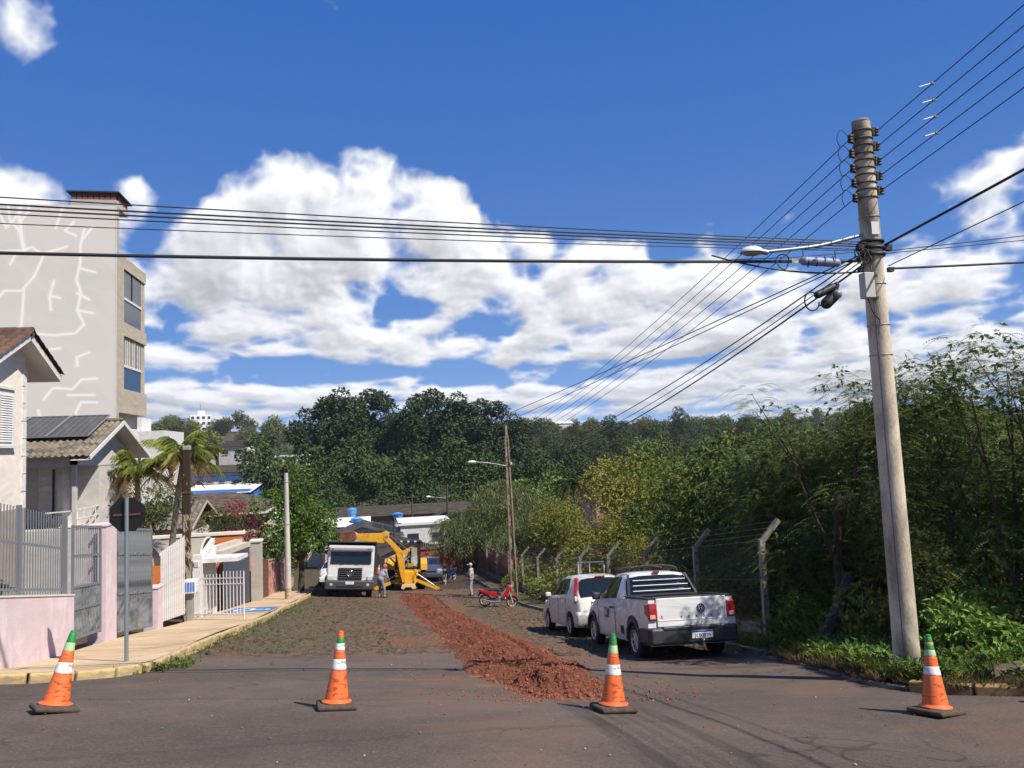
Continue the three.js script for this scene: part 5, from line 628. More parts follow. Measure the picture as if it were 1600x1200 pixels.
const arm = (s, el, wr, c1, c2, side) => [[s, el, 0.052, 0.042, c1], [el, wr, 0.040, 0.030, c2], ...[-1, 0, 1, 2].map((i) => [[wr[0] + (wr[0] - el[0]) * 0.16, wr[1] + (wr[1] - el[1]) * 0.16, wr[2] + (wr[2] - el[2]) * 0.16 + i * 0.014], [wr[0] + (wr[0] - el[0]) * (0.55 - Math.abs(i - 0.5) * 0.05), wr[1] + (wr[1] - el[1]) * 0.55 - 0.02, wr[2] + (wr[2] - el[2]) * 0.55 + i * 0.018], 0.013, 0.009, 'skin', 0.01]), [wr, [wr[0] + (wr[0] - el[0]) * 0.22, wr[1] + (wr[1] - el[1]) * 0.22, wr[2] + (wr[2] - el[2]) * 0.22], 0.028, 0.034, 'skin'], [[wr[0], wr[1], wr[2]], [wr[0] + (wr[0] - el[0]) * 0.3, wr[1] + (wr[1] - el[1]) * 0.3, wr[2] - 0.05], 0.016, 0.011, 'skin', 0.01]];
const head = (x, y, z, fz = -1, fx = 0) => [[[x, y - 0.02, z], [x, y + 0.045, z + 0.01], 0.088, 0.094, 'skin'], [[x + fx * 0.03, y - 0.075, z + fz * 0.03], [x, y - 0.02, z], 0.058, 0.075, 'skin'], [[x + fx * 0.10, y - 0.01, z + fz * 0.10], [x + fx * 0.095, y + 0.02, z + fz * 0.095], 0.017, 0.011, 'skin', 0.02], [[x, y - 0.2, z + 0.01], [x, y - 0.08, z], 0.058, 0.054, 'skin'], [[x + 0.092, y, z], [x + 0.095, y + 0.02, z], 0.018, 0.018, 'skin', 0.015], [[x - 0.092, y, z], [x - 0.095, y + 0.02, z], 0.018, 0.018, 'skin', 0.015]];
const face = (o, x, y, z) => { for (const k of [-1, 1]) obj('eye', new THREE.SphereGeometry(0.011, 8, 6).translate(x + k * 0.032, y + 0.012, z - 0.088), std([0.05, 0.04, 0.035], 0.3), o); obj('mouth', rb(0.045, 0.008, 0.01, 0.003, x, y - 0.055, z - 0.088), std([0.25, 0.09, 0.08], 0.6), o); };
const cap = (o, x, y, z, m, brim = -1) => { const c = obj('cap', new THREE.SphereGeometry(0.104, 18, 9, 0, 6.283, 0, 1.5).translate(x, y + 0.045, z), m, o); obj('brim', rb(0.15, 0.014, 0.12, 0.006, x, y + 0.05, z + brim * 0.13), m, c); };
const GREY = { skin: [0.28, 0.15, 0.10], shirt: [0.33, 0.34, 0.33], trousers: [0.26, 0.27, 0.27], boot: [0.03, 0.028, 0.025] }, BLUE = { skin: [0.27, 0.15, 0.10], shirt: [0.25, 0.28, 0.34], trousers: [0.20, 0.21, 0.26], boot: [0.05, 0.04, 0.035] };
const leg = (hip, knee, ankle, toe) => [[hip, knee, 0.092, 0.068, 'trousers'], [knee, ankle, 0.066, 0.055, 'trousers'], [ankle, toe, 0.05, 0.042, 'boot'], [[ankle[0], ankle[1] - 0.02, ankle[2] + 0.05], ankle, 0.045, 0.05, 'boot']];
const torso = (p, c, sh, w = 0.19) => [[[p[0] - 0.08, p[1], p[2]], [p[0] + 0.08, p[1], p[2]], 0.125, 0.125, 'trousers'], [[p[0], p[1] + 0.08, p[2]], c, 0.14, 0.145, 'shirt', 0.06], [[c[0] - 0.09, c[1], c[2]], [c[0] + 0.09, c[1], c[2]], 0.125, 0.125, 'shirt', 0.06], [c, sh, 0.13, 0.1, 'shirt', 0.06], [[sh[0] - w, sh[1], sh[2]], [sh[0] + w, sh[1], sh[2]], 0.066, 0.066, 'shirt', 0.05]];
{ // workman beside the pole, facing left across the street
  const bones = [...leg([-0.09, 0.88, 0], [-0.1, 0.48, -0.03], [-0.1, 0.09, 0.05], [-0.11, 0.04, -0.13]), ...leg([0.09, 0.88, 0], [0.1, 0.48, -0.04], [0.1, 0.09, 0.0], [0.11, 0.04, -0.18]), ...torso([0, 0.93, 0], [0, 1.22, 0.0], [0, 1.40, 0.02]), ...arm([-0.21, 1.39, 0.02], [-0.25, 1.12, 0.03], [-0.14, 1.06, -0.2], 'shirt', 'skin'), ...arm([0.21, 1.39, 0.02], [0.25, 1.12, 0.04], [0.12, 1.05, -0.2], 'shirt', 'skin'), ...head(0, 1.62, -0.01)];
  person('workman in grey uniform and cap standing at the right kerb', [5.32, roadY(5.32, 41.8) + 0.0, -41.8], 1.15, { bones }, (o) => { cap(o, 0, 1.62, -0.01, std([0.38, 0.38, 0.37], 0.8)); face(o, 0, 1.62, -0.01); obj('belt', at(new THREE.TorusGeometry(0.142, 0.018, 6, 24).scale(1.25, 0.9, 1), 0, 1.02, 0, Math.PI / 2), M.black, o); }, GREY);
}
{ // workman bending forward beside the lorry
  const bones = [...leg([-0.09, 0.86, 0.06], [-0.11, 0.46, 0.0], [-0.12, 0.09, 0.06], [-0.13, 0.04, -0.12]), ...leg([0.09, 0.86, 0.06], [0.13, 0.47, -0.06], [0.14, 0.09, -0.06], [0.15, 0.04, -0.24]), ...torso([0, 0.92, 0.06], [0, 1.16, -0.06], [0, 1.32, -0.15]), ...arm([-0.2, 1.30, -0.16], [-0.24, 1.03, -0.22], [-0.12, 0.86, -0.38], 'shirt', 'skin'), ...arm([0.2, 1.30, -0.16], [0.25, 1.02, -0.2], [0.14, 0.84, -0.36], 'shirt', 'skin'), ...head(0, 1.50, -0.24)];
  const q = person('workman in blue grey overalls stooping between lorry and backhoe', [0.55, roadY(0.55, 40.2), -40.2], -0.9, { bones }, (o) => { const c = obj('cap', new THREE.SphereGeometry(0.104, 16, 8, 0, 6.283, 0, 1.5).translate(0, 1.545, -0.24), std([0.5, 0.06, 0.05], 0.7), o); obj('brim', rb(0.15, 0.014, 0.11, 0.006, 0, 1.55, -0.37), std([0.5, 0.06, 0.05], 0.7), c); face(o, 0, 1.50, -0.24); }, BLUE);
}
{ // driver seated in the backhoe cab
  const bones = [...leg([-0.09, 0.5, 0.1], [-0.12, 0.52, -0.32], [-0.12, 0.14, -0.36], [-0.12, 0.08, -0.52]), ...leg([0.09, 0.5, 0.1], [0.12, 0.52, -0.32], [0.12, 0.14, -0.36], [0.12, 0.08, -0.52]), ...torso([0, 0.52, 0.1], [0, 0.82, 0.08], [0, 0.98, 0.07]), ...arm([-0.2, 0.97, 0.07], [-0.26, 0.72, 0.0], [-0.16, 0.72, -0.26], 'shirt', 'skin'), ...arm([0.2, 0.97, 0.07], [0.26, 0.72, 0.0], [0.16, 0.72, -0.26], 'shirt', 'skin'), ...head(0, 1.2, 0.04)];
  person('driver in pale blue shirt sitting inside the backhoe cab', [2.06, roadY(2.05, 46.6) + 1.16, -46.45], Math.PI, { bones }, (o) => { cap(o, 0, 1.2, 0.04, std([0.6, 0.6, 0.58], 0.8)); face(o, 0, 1.2, 0.04); }, { ...BLUE, shirt: [0.45, 0.50, 0.58] });
}
// ---------------------------------------------------------------- spoil of red earth along the trench
{
  const r = rng(51), H = (u, s) => { const w = Math.pow(Math.max(0, Math.cos((u - 0.5) * Math.PI)), 0.8), e = sstep(8.6, 9.8, s) * sstep(43.5, 41, s); return w * e * (0.06 + 0.15 * Math.max(0, fbm(u * 2.2, s * 0.55, 3, 3) + 0.3) + 0.09 * fbm(u * 6, s * 3.2, 7, 5) + 0.035 * noise3(u * 30, s * 14, 2) + 0.02 * noise3(u * 70, s * 33, 5)); };
  const cx = (s) => interp(s, [8.6, 9.5, 12.9, 17.5, 25, 40], [2.35, 2.3, 2.42, 2.5, 2.5, 2.3]) + 0.12 * fbm(1, s * 0.4, 2, 2), hw = (s) => interp(s, [8.6, 9.3, 12, 18, 30, 43], [0.5, 0.75, 1.02, 1.05, 1.0, 0.95]) * (1 + 0.12 * fbm(4, s * 0.9, 2, 3));
  const P = (u, s) => { const x = cx(s) + (u - 0.5) * 2 * hw(s); return [x, roadY(x, s) - 0.02 + H(u, s), -s]; };
  const m = obj('trench_spoil', sheet(110, 1100, (u, v) => P(u, mix(8.7, 43.3, Math.pow(v, 1.15)))), std([0.22, 0.072, 0.034], 1, { map: rep(soilRed(), 0.7), bumpMap: rep(BUMP.soft, 2.2), bumpScale: 0.06 }));
  function soilRed() { const q = rng(3); return texture(512, 512, (u, v) => { const n = tn(u, v, 12, 41, 5), k = 0.86 + n * 0.22 + (q() - 0.5) * 0.2; return [k, k * (0.97 + 0.05 * n), k * 0.95]; }); }
  m.userData.kind = 'stuff'; m.userData.label = 'long heap of dug red earth along the trench';
  const g = new THREE.IcosahedronGeometry(1, 1), p = g.attributes.position; for (let i = 0; i < p.count; i++) { const k = 1 + 0.35 * noise3(p.getX(i) * 1.7, p.getY(i) * 1.7, p.getZ(i) * 1.7); p.setXYZ(i, p.getX(i) * k, p.getY(i) * k * 0.8, p.getZ(i) * k); } g.computeVertexNormals();
  const N = 42000, im = new THREE.InstancedMesh(g, std([1, 1, 1], 1), N), d = new THREE.Object3D(), c = new THREE.Color();
  for (let i = 0; i < N; i++) { const s = 8.6 + Math.pow(r(), 1.5) * 34.5, out = r() < 0.16; let u = out ? 0.5 + (r() + r() + r() - 1.5) * 1.25 : 0.04 + r() * 0.92; const [x, y, z] = (u < 0 || u > 1) ? (() => { const xx = cx(s) + (u - 0.5) * 2 * hw(s); return [xx, roadY(xx, s), -s]; })() : P(u, s); const k = (u < 0 || u > 1 ? 0.004 + 0.014 * Math.pow(r(), 4) : 0.004 + 0.016 * Math.pow(r(), 7) + (r() < 0.004 ? 0.03 : 0)); d.position.set(x, y + k * 0.2, z); d.rotation.set(r() * 6, r() * 6, r() * 6); d.scale.set(k, k * (0.6 + r() * 0.5), k); d.updateMatrix(); im.setMatrixAt(i, d.matrix); const t = r(); c.setRGB(0.16 + t * 0.13, 0.052 + t * 0.042, 0.026 + t * 0.018); if (r() < 0.02) c.setRGB(0.10, 0.08, 0.065); im.setColorAt(i, c); }
  im.name = 'earth_clods'; im.userData.kind = 'stuff'; im.userData.label = 'loose clods of red earth on and around the spoil heap'; scene.add(im);
}

// ---------------------------------------------------------------- poles and lines
const M_pole = std([0.62, 0.53, 0.40], 0.92, { map: rep(GRAIN[1], 0.55), bumpMap: rep(BUMP.fine, 2), bumpScale: 0.004 });
const M_fit = std([0.10, 0.085, 0.07], 0.8);
const A0 = [6.98, -1.75, -9.34], A1 = [6.64, 5.76, -9.0];
const onPole = (h) => { const t = (h - A0[1]) / (A1[1] - A0[1]); return [mix(A0[0], A1[0], t), h, mix(A0[2], A1[2], t)]; };
const poleR = (h) => mix(0.168, 0.116, (h - A0[1]) / 7.5);
{
  const p = thing('utility_pole', 'leaning round concrete utility pole with insulators beside the right kerb', 'pole');
  obj('shaft', taper([0, 0.2, 0.4, 0.6, 0.8, 1].map((t) => [mix(A0[0], A1[0], t), mix(A0[1] - 0.2, A1[1], t), mix(A0[2], A1[2], t)]), [0.168, 0.158, 0.148, 0.138, 0.127, 0.116], 28), M_pole, p);
  obj('cap', at(new THREE.CylinderGeometry(0.11, 0.122, 0.02, 24), ...onPole(5.76)), M.concrete, p);
  for (let i = 0; i < 10; i++) { const h = 5.62 - Math.floor(i / 2) * 0.2 - (i % 2) * 0.11, k = i % 2 ? -1 : 1, [x, y, z] = onPole(h), r = poleR(h) + 0.045, b = obj('bracket', [at(new THREE.TorusGeometry(poleR(h) + 0.006, 0.012, 6, 24), x, y, z, Math.PI / 2), bx(0.02, 0.12, 0.05, x + k * r * 0.98, y, z + 0.02)], M_fit, p); obj('insulator', [-0.032, 0, 0.032].map((dy) => cy(0.038, 0.028, 0.028, 10, x + k * (r + 0.035), y + dy * 1.2, z + 0.03)), std([0.025, 0.02, 0.018], 0.65), b); }
  for (const h of [4.45, 3.55, 3.0, 2.6]) { const [x, y, z] = onPole(h); obj('strap', at(new THREE.TorusGeometry(poleR(h) + 0.004, 0.008, 6, 24), x, y, z, Math.PI / 2), M.galv, p); }
  { const [x, y, z] = onPole(4.28); obj('number_plate', bx(0.11, 0.17, 0.008, x - 0.02, y, z + poleR(4.28) + 0.008), std([0.62, 0.62, 0.6], 0.6), p); }
  const [cl] = [4.03, 4.12, 3.94].map((h) => { const [x, y, z] = onPole(h); return obj('cable_clamp', at(new THREE.TorusGeometry(poleR(h) + 0.018, 0.024, 6, 20), x, y, z, Math.PI / 2), M.black, p); }); const [cx, cy0, cz] = onPole(4.02); for (const k of [-1, 1]) obj('clevis', [bx(0.1, 0.07, 0.07, cx + k * 0.2, cy0 + 0.02, cz + 0.05), bx(0.07, 0.06, 0.06, cx + k * 0.22, cy0 - 0.28, cz + 0.05)], M.black, cl);
  const r = rng(14); for (let i = 0; i < 9; i++) { const a = r() * 6.28, R = 0.05 + r() * 0.07, x = cx - 0.28 + r() * 0.14, y = cy0 - 0.22 + r() * 0.2; obj('cable_loop', tube([...Array(9)].map((_, k) => [x + R * Math.cos(k / 8 * 6 + a), y + R * Math.sin(k / 8 * 6 + a), cz + 0.08 + r() * 0.08]), 0.006, 20, 5), M.wire, cl); }
  obj('conduit', tube([3.9, 3.2, 2.4, 1.0, -0.5, -1.6].map((h) => { const [x, y, z] = onPole(h); return [x - poleR(h) * 0.75, y, z + poleR(h) * 0.68]; }), 0.011, 30, 6), std([0.16, 0.15, 0.14], 0.7), p);
  const jb = obj('junction_box', rb(0.15, 0.34, 0.13, 0.015, 6.50, 3.50, -8.93), std([0.46, 0.46, 0.43], 0.7), p); obj('box_bracket', [bx(0.16, 0.03, 0.05, 6.6, 3.65, -8.98), bx(0.16, 0.03, 0.05, 6.6, 3.35, -8.98)], M.black, jb); obj('box_cable', tube([[6.5, 3.33, -8.93], [6.55, 3.12, -8.9], [6.66, 3.05, -8.95], [6.6, 2.86, -8.9]], 0.009, 16, 5), M.wire, jb);
  const sl = thing('street_light', 'grey street light arm with white lamp head on the leaning pole', 'street light'); const B = onPole(4.22); obj('arm', tube([[B[0] - 0.12, B[1], B[2]], [5.9, 4.06, -9.05], [5.1, 3.95, -8.97]], 0.022, 16, 8), M.galv, sl); const h = obj('lamp_head', new THREE.SphereGeometry(0.16, 20, 10, 0, 6.283, 0, 1.57).scale(1, 0.55, 0.75).translate(4.92, 3.94, -8.98), std([0.62, 0.64, 0.66], 0.35), sl); obj('lens', new THREE.SphereGeometry(0.13, 18, 8, 0, 6.283, 1.57, 1.57).scale(1, 0.28, 0.72).translate(4.92, 3.935, -8.98), std([0.30, 0.30, 0.28], 0.2), h); obj('arm_collar', cy(0.035, 0.035, 0.1, 10, 5.08, 3.95, -8.97, 0, 0, 1.4), M.galv, h);
  const sc = thing('splice_case', 'blue grey strapped splice case hanging from the cable beside the pole', 'splice case'); obj('case', at(new THREE.CapsuleGeometry(0.058, 0.46, 6, 16), 5.86, 3.82, -8.95, 0, 0, Math.PI / 2 - 0.05), std([0.22, 0.24, 0.38], 0.55), sc); for (let i = 0; i < 4; i++) obj('strap', at(new THREE.TorusGeometry(0.06, 0.006, 5, 18), 5.68 + i * 0.12, 3.815 + i * 0.006, -8.95, 0, Math.PI / 2 - 0.35), M.black, sc); for (const x of [5.62, 6.08]) obj('hanger', rod([x, 3.86, -8.95], [x, 3.97, -8.95], 0.006), M.black, sc); obj('tag', bx(0.09, 0.05, 0.01, 5.5, 3.83, -8.95), std([0.6, 0.5, 0.15], 0.6), sc);
  const bc = thing('black_splice_case', 'black cable enclosure with coiled loops hanging on the drop line', 'splice case', [5.84, 3.33, -8.8]); obj('case', [at(new THREE.CapsuleGeometry(0.075, 0.16, 6, 14), 0.03, -0.03, 0, 0, 0, -0.85), at(new THREE.CapsuleGeometry(0.05, 0.24, 5, 12), -0.05, 0.07, 0.02, 0, 0, -1.15), at(new THREE.CapsuleGeometry(0.04, 0.1, 4, 10), 0.09, 0.1, 0.02, 0, 0, -0.4)], M.black, bc); obj('dome', new THREE.SphereGeometry(0.058, 14, 10).translate(0.09, 0.02, 0.06), std([0.22, 0.22, 0.23], 0.4), bc); obj('fins', [...Array(5)].map((_, i) => bx(0.012, 0.13, 0.13, -0.05 + i * 0.03, -0.07 + i * 0.015, 0, 0, 0, -0.85)), M.black, bc); obj('cable_coil', tube([...Array(15)].map((_, k) => [-0.24 + 0.1 * Math.cos(k / 14 * 5.6 + 0.6), -0.06 + 0.12 * Math.sin(k / 14 * 5.6 + 0.6), 0.01 * k / 14]), 0.01, 30, 5), M.wire, bc);
}
// a hanging line from a to b
function line(label, a, b, r, sag, group, m = M.wire) { const P = []; for (let i = 0; i <= 28; i++) { const t = i / 28; P.push([mix(a[0], b[0], t), mix(a[1], b[1], t) - 4 * sag * t * (1 - t), mix(a[2], b[2], t)]); } return tag(obj('overhead_cable', tube(P, r, 56, 5), m), label, 'cable', group); }
const ORD = ['topmost', 'second', 'third', 'fourth', 'lowest'];
for (let i = 0; i < 5; i++) {
  const y = 5.62 - i * 0.2, L = onPole(y - 0.11), R = onPole(y);
  line(`${ORD[i]} of five power lines from the pole down the street`, [L[0] - 0.2, L[1], L[2] + 0.03], [7.05, 2.1 - i * 0.2, -39.2], 0.0065, 0.45, 'power lines down the street');
  line(`${ORD[i]} of five power lines rising from the pole to the upper right`, [R[0] + 0.2, R[1], R[2] + 0.03], [7.4, 12.8 - i * 0.3, 27], 0.0065, 0.4, 'power lines up the street');
  const lp = tag(obj('jumper_wire', tube([[L[0] - 0.2, L[1], L[2] + 0.03], [L[0] - 0.36, L[1] + 0.1, L[2] + 0.06], [L[0] - 0.42, L[1] - 0.02, L[2] + 0.06], [L[0] - 0.34, L[1] - 0.12, L[2]]], 0.005, 18, 5), M.wire), `${ORD[i]} small looped jumper wire on the street side of the pole`, 'cable', 'jumper wires');
  { const q = [mix(R[0] + 0.2, 7.4, 0.03), mix(R[1], 12.8 - i * 0.3, 0.03) - 0.05, mix(R[2], 27, 0.03)]; if (i < 4) { const s = thing('line_spacer', `${ORD[i]} pale clamp on the lines right of the pole top`, 'clamp', q, 0, 'line clamps'); obj('clip', rb(0.05, 0.035, 0.035, 0.01), std([0.3, 0.3, 0.29], 0.7), s); obj('prong', rod([-0.02, 0, 0], [-0.2, -0.06, 0.02], 0.006), M.steel, s); } }
}
{
  const q = onPole(4.08), z = q[2] + 0.02, g = 'telephone cables across the crossing';
  [[4.12, 4.95, 0.008, 0.12, 'top thin'], [4.09, 4.80, 0.011, 0.14, 'upper middle'], [4.06, 4.72, 0.011, 0.15, 'middle'], [4.02, 4.66, 0.008, 0.16, 'lower middle'], [4.0, 4.45, 0.006, 0.2, 'thinnest']].forEach(([h, e, r, sag, w]) => line(`${w} telephone cable crossing from the pole to the left`, [q[0] - 0.18, h, z], [-30, e + 1.35, z - 0.3], r, sag + 0.15, g));
  line('thick black lashed cable crossing from the pole to the left', [q[0] - 0.2, 3.86, z], [-30, 5.35, z], 0.021, 0.5, g);
  line('messenger wire carrying the strapped splice case', [q[0] - 0.2, 3.98, z + 0.05], [4.6, 3.86, z + 0.02], 0.006, 0.02, g);
  line('slack cable dipping below the strapped splice case', [q[0] - 0.15, 3.72, z], [4.4, 3.92, z], 0.012, 0.1, g);
  tag(obj('cable_ring', tube([...Array(13)].map((_, k) => [5.36 + 0.085 * Math.cos(k / 12 * 6.283), 3.83 + 0.1 * Math.sin(k / 12 * 6.283), z + 0.05 + 0.02 * Math.sin(k)]), 0.008, 40, 5), M.wire), 'round loop of cable between lamp head and splice case', 'cable');
  const d = 'telephone cables down the street';
  line('upper telephone cable running down the street past black enclosure', [q[0] - 0.15, 3.95, z], [6.9, 0.85, -39.2], 0.011, 0.6, d); line('middle telephone cable running down the street past black enclosure', [q[0] - 0.15, 3.88, z], [6.9, 0.7, -39.2], 0.008, 0.7, d); line('thick lower telephone cable carrying the black enclosure', [q[0] - 0.15, 3.82, z], [6.9, 0.5, -39.2], 0.014, 0.75, d);
  line('upper cable running from the pole to the far left valley', [q[0] - 0.2, 3.94, z], [-6, 0.5, -122], 0.009, 1.6, 'cables to the valley'); line('lower cable running from the pole to the far left valley', [q[0] - 0.2, 3.9, z], [-6, -0.2, -122], 0.008, 1.8, 'cables to the valley');
  const e = 'telephone cables to the right';
  line('thick upper telephone bundle going up right from the pole', [q[0] + 0.18, 4.08, z], [7.5, 9.3, 27], 0.017, 0.4, e); line('thin lower telephone cable going up right from the pole', [q[0] + 0.22, 3.8, z], [7.6, 8.4, 27], 0.007, 0.4, e); line('thick sagging cable leaving the pole to the right', [q[0] + 0.2, 3.76, z], [28, 5.2, -5], 0.016, 0.35, e); line('upper thin cable leaving the pole to the right', [q[0] + 0.2, 4.0, z], [28, 6.3, -5], 0.007, 0.2, e); line('lower thin cable leaving the pole to the right', [q[0] + 0.2, 3.97, z], [28, 6.1, -5], 0.006, 0.25, e);
}
{ // double-T concrete pole by the motorbike, with its lamp
  const p = thing('street_pole', 'brown grooved concrete street pole with a lamp beside red motorbike', 'pole', [7.2, rightY(7.2, 39.3), -39.3]); p.rotation.z = 0.012; const H = 8.1, w = (y) => mix(0.36, 0.2, y / H), part = [];
  const tp = (x0, x1, m) => taper([[0, -0.2, 0], [0, H, 0]], [1, 1], 4), bar = (sx) => { const g = new THREE.BoxGeometry(0.06, H + 0.2, 0.26, 1, 1, 1), q = g.attributes.position; for (let i = 0; i < q.count; i++) { const y = q.getY(i) + H / 2; q.setXYZ(i, q.getX(i) + sx * (w(y) / 2 - 0.03), y, q.getZ(i) * w(y) / 0.36); } g.computeVertexNormals(); return metreUV(g); };
  const M_p2 = std([0.36, 0.27, 0.19], 0.92, { map: rep(GRAIN[1], 0.7) });
  obj('flange', bar(1), M_p2, p); obj('flange', bar(-1), M_p2, p); for (let y = 0.2; y < H; y += 1.1) obj('web', bx(w(y) - 0.1, y > 5 ? 1.0 : 0.5, 0.1, 0, y + 0.3, -0.02), M_p2, p); obj('pole_top', bx(0.2, 0.06, 0.16, 0, H, 0), M_p2, p);
  obj('lamp_arm', tube([[-0.1, 6.62, 0.05], [-0.9, 6.8, 0.1], [-1.75, 6.92, 0.2]], 0.028, 12, 6), M.galv, p); obj('lamp_head', new THREE.SphereGeometry(0.15, 14, 10).scale(1.5, 0.6, 0.9).translate(-1.9, 6.92, 0.2), std([0.62, 0.62, 0.6], 0.4), p); for (let i = 0; i < 5; i++) obj('insulator', cy(0.05, 0.04, 0.08, 8, -0.14, H - 0.15 - i * 0.2, 0.1), std([0.12, 0.1, 0.09], 0.4), p); obj('photo_cell', cy(0.06, 0.06, 0.12, 10, 0.14, 6.75, 0.1), M.white, p);
  const q = thing('concrete_pole', 'plain round concrete pole on the left pavement before the dense tree', 'pole', [-3.62, paveY(-3.6, 36.3), -36.4]); obj('shaft', taper([[0, -0.2, 0], [0, 1.4, 0], [-0.01, 2.9, 0], [-0.02, 5.6, 0]], [0.145, 0.13, 0.115, 0.09], 18), std([0.58, 0.55, 0.50], 0.9, { map: rep(GRAIN[0], 1) }), q); for (const y of [3.3, 5.2]) obj('strap', at(new THREE.TorusGeometry(y > 5 ? 0.108 : 0.13, 0.01, 5, 18), -0.015, y, 0, Math.PI / 2), M.galv, q); obj('top_bracket', [rod([-0.02, 5.5, 0], [0.25, 5.5, 0.05], 0.02), cy(0.05, 0.05, 0.1, 8, 0.25, 5.45, 0.05)], M.rust, q); obj('paint_base', cy(0.152, 0.142, 0.55, 18, 0, 0.2, 0), std([0.50, 0.40, 0.26], 0.9, { map: rep(GRAIN[1], 1) }), q);
}
// ---------------------------------------------------------------- right-hand fence: bent concrete posts, wire mesh, low footing wall
{
  const M_mesh = std([0.13, 0.125, 0.115], 0.8), f = thing('mesh_fence', 'wire mesh fence on bent concrete posts along the right pavement', 'fence');
  const PS = [15.2, 18.6, 22.2, 26, 29.8, 33.6, 37.6, 41.5, 45.7, 50, 54.5, 59], X = 8.12, base = (s) => rightY(X, s);
  const M_fp = std([0.30, 0.27, 0.21], 0.95, { map: rep(GRAIN[1], 1) }), r = rng(27);
  for (const s of PS) { const y = base(s), t = (r() - 0.5) * 0.06; obj('post', [beam([X, y - 0.3, -s], [X + t, y + 1.95, -s - t], 0.11, 0.11), beam([X + t, y + 1.9, -s - t], [X + t + 0.38, y + 2.35, -s - t + 0.08], 0.105, 0.105)], M_fp, f); }
  for (let i = 0; i + 1 < PS.length; i++) {
    const a = PS[i], b = PS[i + 1], ya = base(a), yb = base(b); obj('footing', wallSeg(X - 0.1, X + 0.1, a + 0.07, b - 0.07, ya - 0.4, yb - 0.4, ya + 0.22, yb + 0.22), std([0.22, 0.20, 0.15], 1, { map: rep(GRAIN[1], 0.8), bumpMap: rep(BUMP.soft, 1), bumpScale: 0.03 }), f);
    const ws = [], w = a < 26 ? 0.085 : 0.14, H = 1.66, L = b - a, yy = (s, h) => mix(ya, yb, (s - a) / L) + 0.26 + h;
    for (let c = -H; c < L; c += w) for (const k of [1, -1]) { const s0 = Math.max(0, c), s1 = Math.min(L, c + H), h0 = s0 - c, h1 = s1 - c; if (s1 - s0 < 0.03) continue; const P = (s, h) => [X, yy(a + s, k > 0 ? h : H - h), -(a + s)]; ws.push(rod(P(s0, h0), P(s1, h1), 0.0016, 0.0016, 3)); }
    const m = obj('wire_mesh', ws, M_mesh, f); m.userData.kind = 'stuff'; for (const h of [0.0, 0.85, 1.66]) obj('strand', rod([X, yy(a, h), -a], [X, yy(b, h), -b], 0.003, 0.003, 4), M.galv, f);
    for (let k = 0; k < 3; k++) obj('barbed_strand', rod([X + 0.12 + k * 0.11, ya + 2.05 + k * 0.13, -a], [X + 0.12 + k * 0.11, yb + 2.05 + k * 0.13, -b], 0.003, 0.003, 4), M.galv, f);
  }
  const g = thing('pipe_gate', 'pale pipe gate frame in the mesh fence beside white hatchback', 'gate'); const P = (s, h) => [8.0, base(s) + h, -s]; for (const s of [26.2, 28, 29.6]) obj('upright', rod(P(s, 0), P(s, 1.75), 0.028, 0.028, 8), M_wp, g); for (const h of [0.2, 1.72]) obj('rail', rod(P(26.2, h), P(29.6, h), 0.024, 0.024, 8), M_wp, g);
}

// ---------------------------------------------------------------- plants
class Leaves {
  constructor() { this.p = []; this.c = []; }
  leaf(b, d, s, len, w, col, fold = 0.12) {           // base point, direction, sideways vector: a folded blade of two triangles
    const m = [b[0] + d[0] * len * 0.45, b[1] + d[1] * len * 0.45, b[2] + d[2] * len * 0.45], t = [b[0] + d[0] * len, b[1] + d[1] * len - len * fold, b[2] + d[2] * len];
    const L = [m[0] + s[0] * w, m[1] + s[1] * w, m[2] + s[2] * w], R = [m[0] - s[0] * w, m[1] - s[1] * w, m[2] - s[2] * w];
    this.p.push(...b, ...L, ...t, ...b, ...t, ...R); for (let i = 0; i < 6; i++) this.c.push(...col);
  }
  build() { const g = new THREE.BufferGeometry(); g.setAttribute('position', new THREE.Float32BufferAttribute(this.p, 3)); g.setAttribute('color', new THREE.Float32BufferAttribute(this.c, 3)); g.setAttribute('uv', new THREE.Float32BufferAttribute(new Float32Array(this.p.length / 3 * 2), 2)); g.computeVertexNormals(); return g; }
}
const unit = (v) => { const l = Math.hypot(...v) || 1; return [v[0] / l, v[1] / l, v[2] / l]; };
const cross = (a, b) => [a[1] * b[2] - a[2] * b[1], a[2] * b[0] - a[0] * b[2], a[0] * b[1] - a[1] * b[0]];
const rdir = (r) => { const z = r() * 2 - 1, a = r() * 6.28318, q = Math.sqrt(1 - z * z); return [q * Math.cos(a), z, q * Math.sin(a)]; };
const leafMat = (tr = 0.35, rough = 0.75) => new THREE.MeshPhysicalMaterial({ color: 0xffffff, vertexColors: true, roughness: rough, transmission: tr, thickness: 0, side: THREE.DoubleSide, specularIntensity: 0.25 });
const M_leaf = leafMat(0.3), M_leafdark = new THREE.MeshPhysicalMaterial({ color: 0xffffff, vertexColors: true, roughness: 0.85, specularIntensity: 0.2, side: THREE.DoubleSide });
const pick = (r, cols, v = 0.25) => { const c = cols[Math.floor(r() * cols.length)], k = 1 + (r() - 0.5) * 2 * v; return [c[0] * k, c[1] * k, c[2] * k]; };
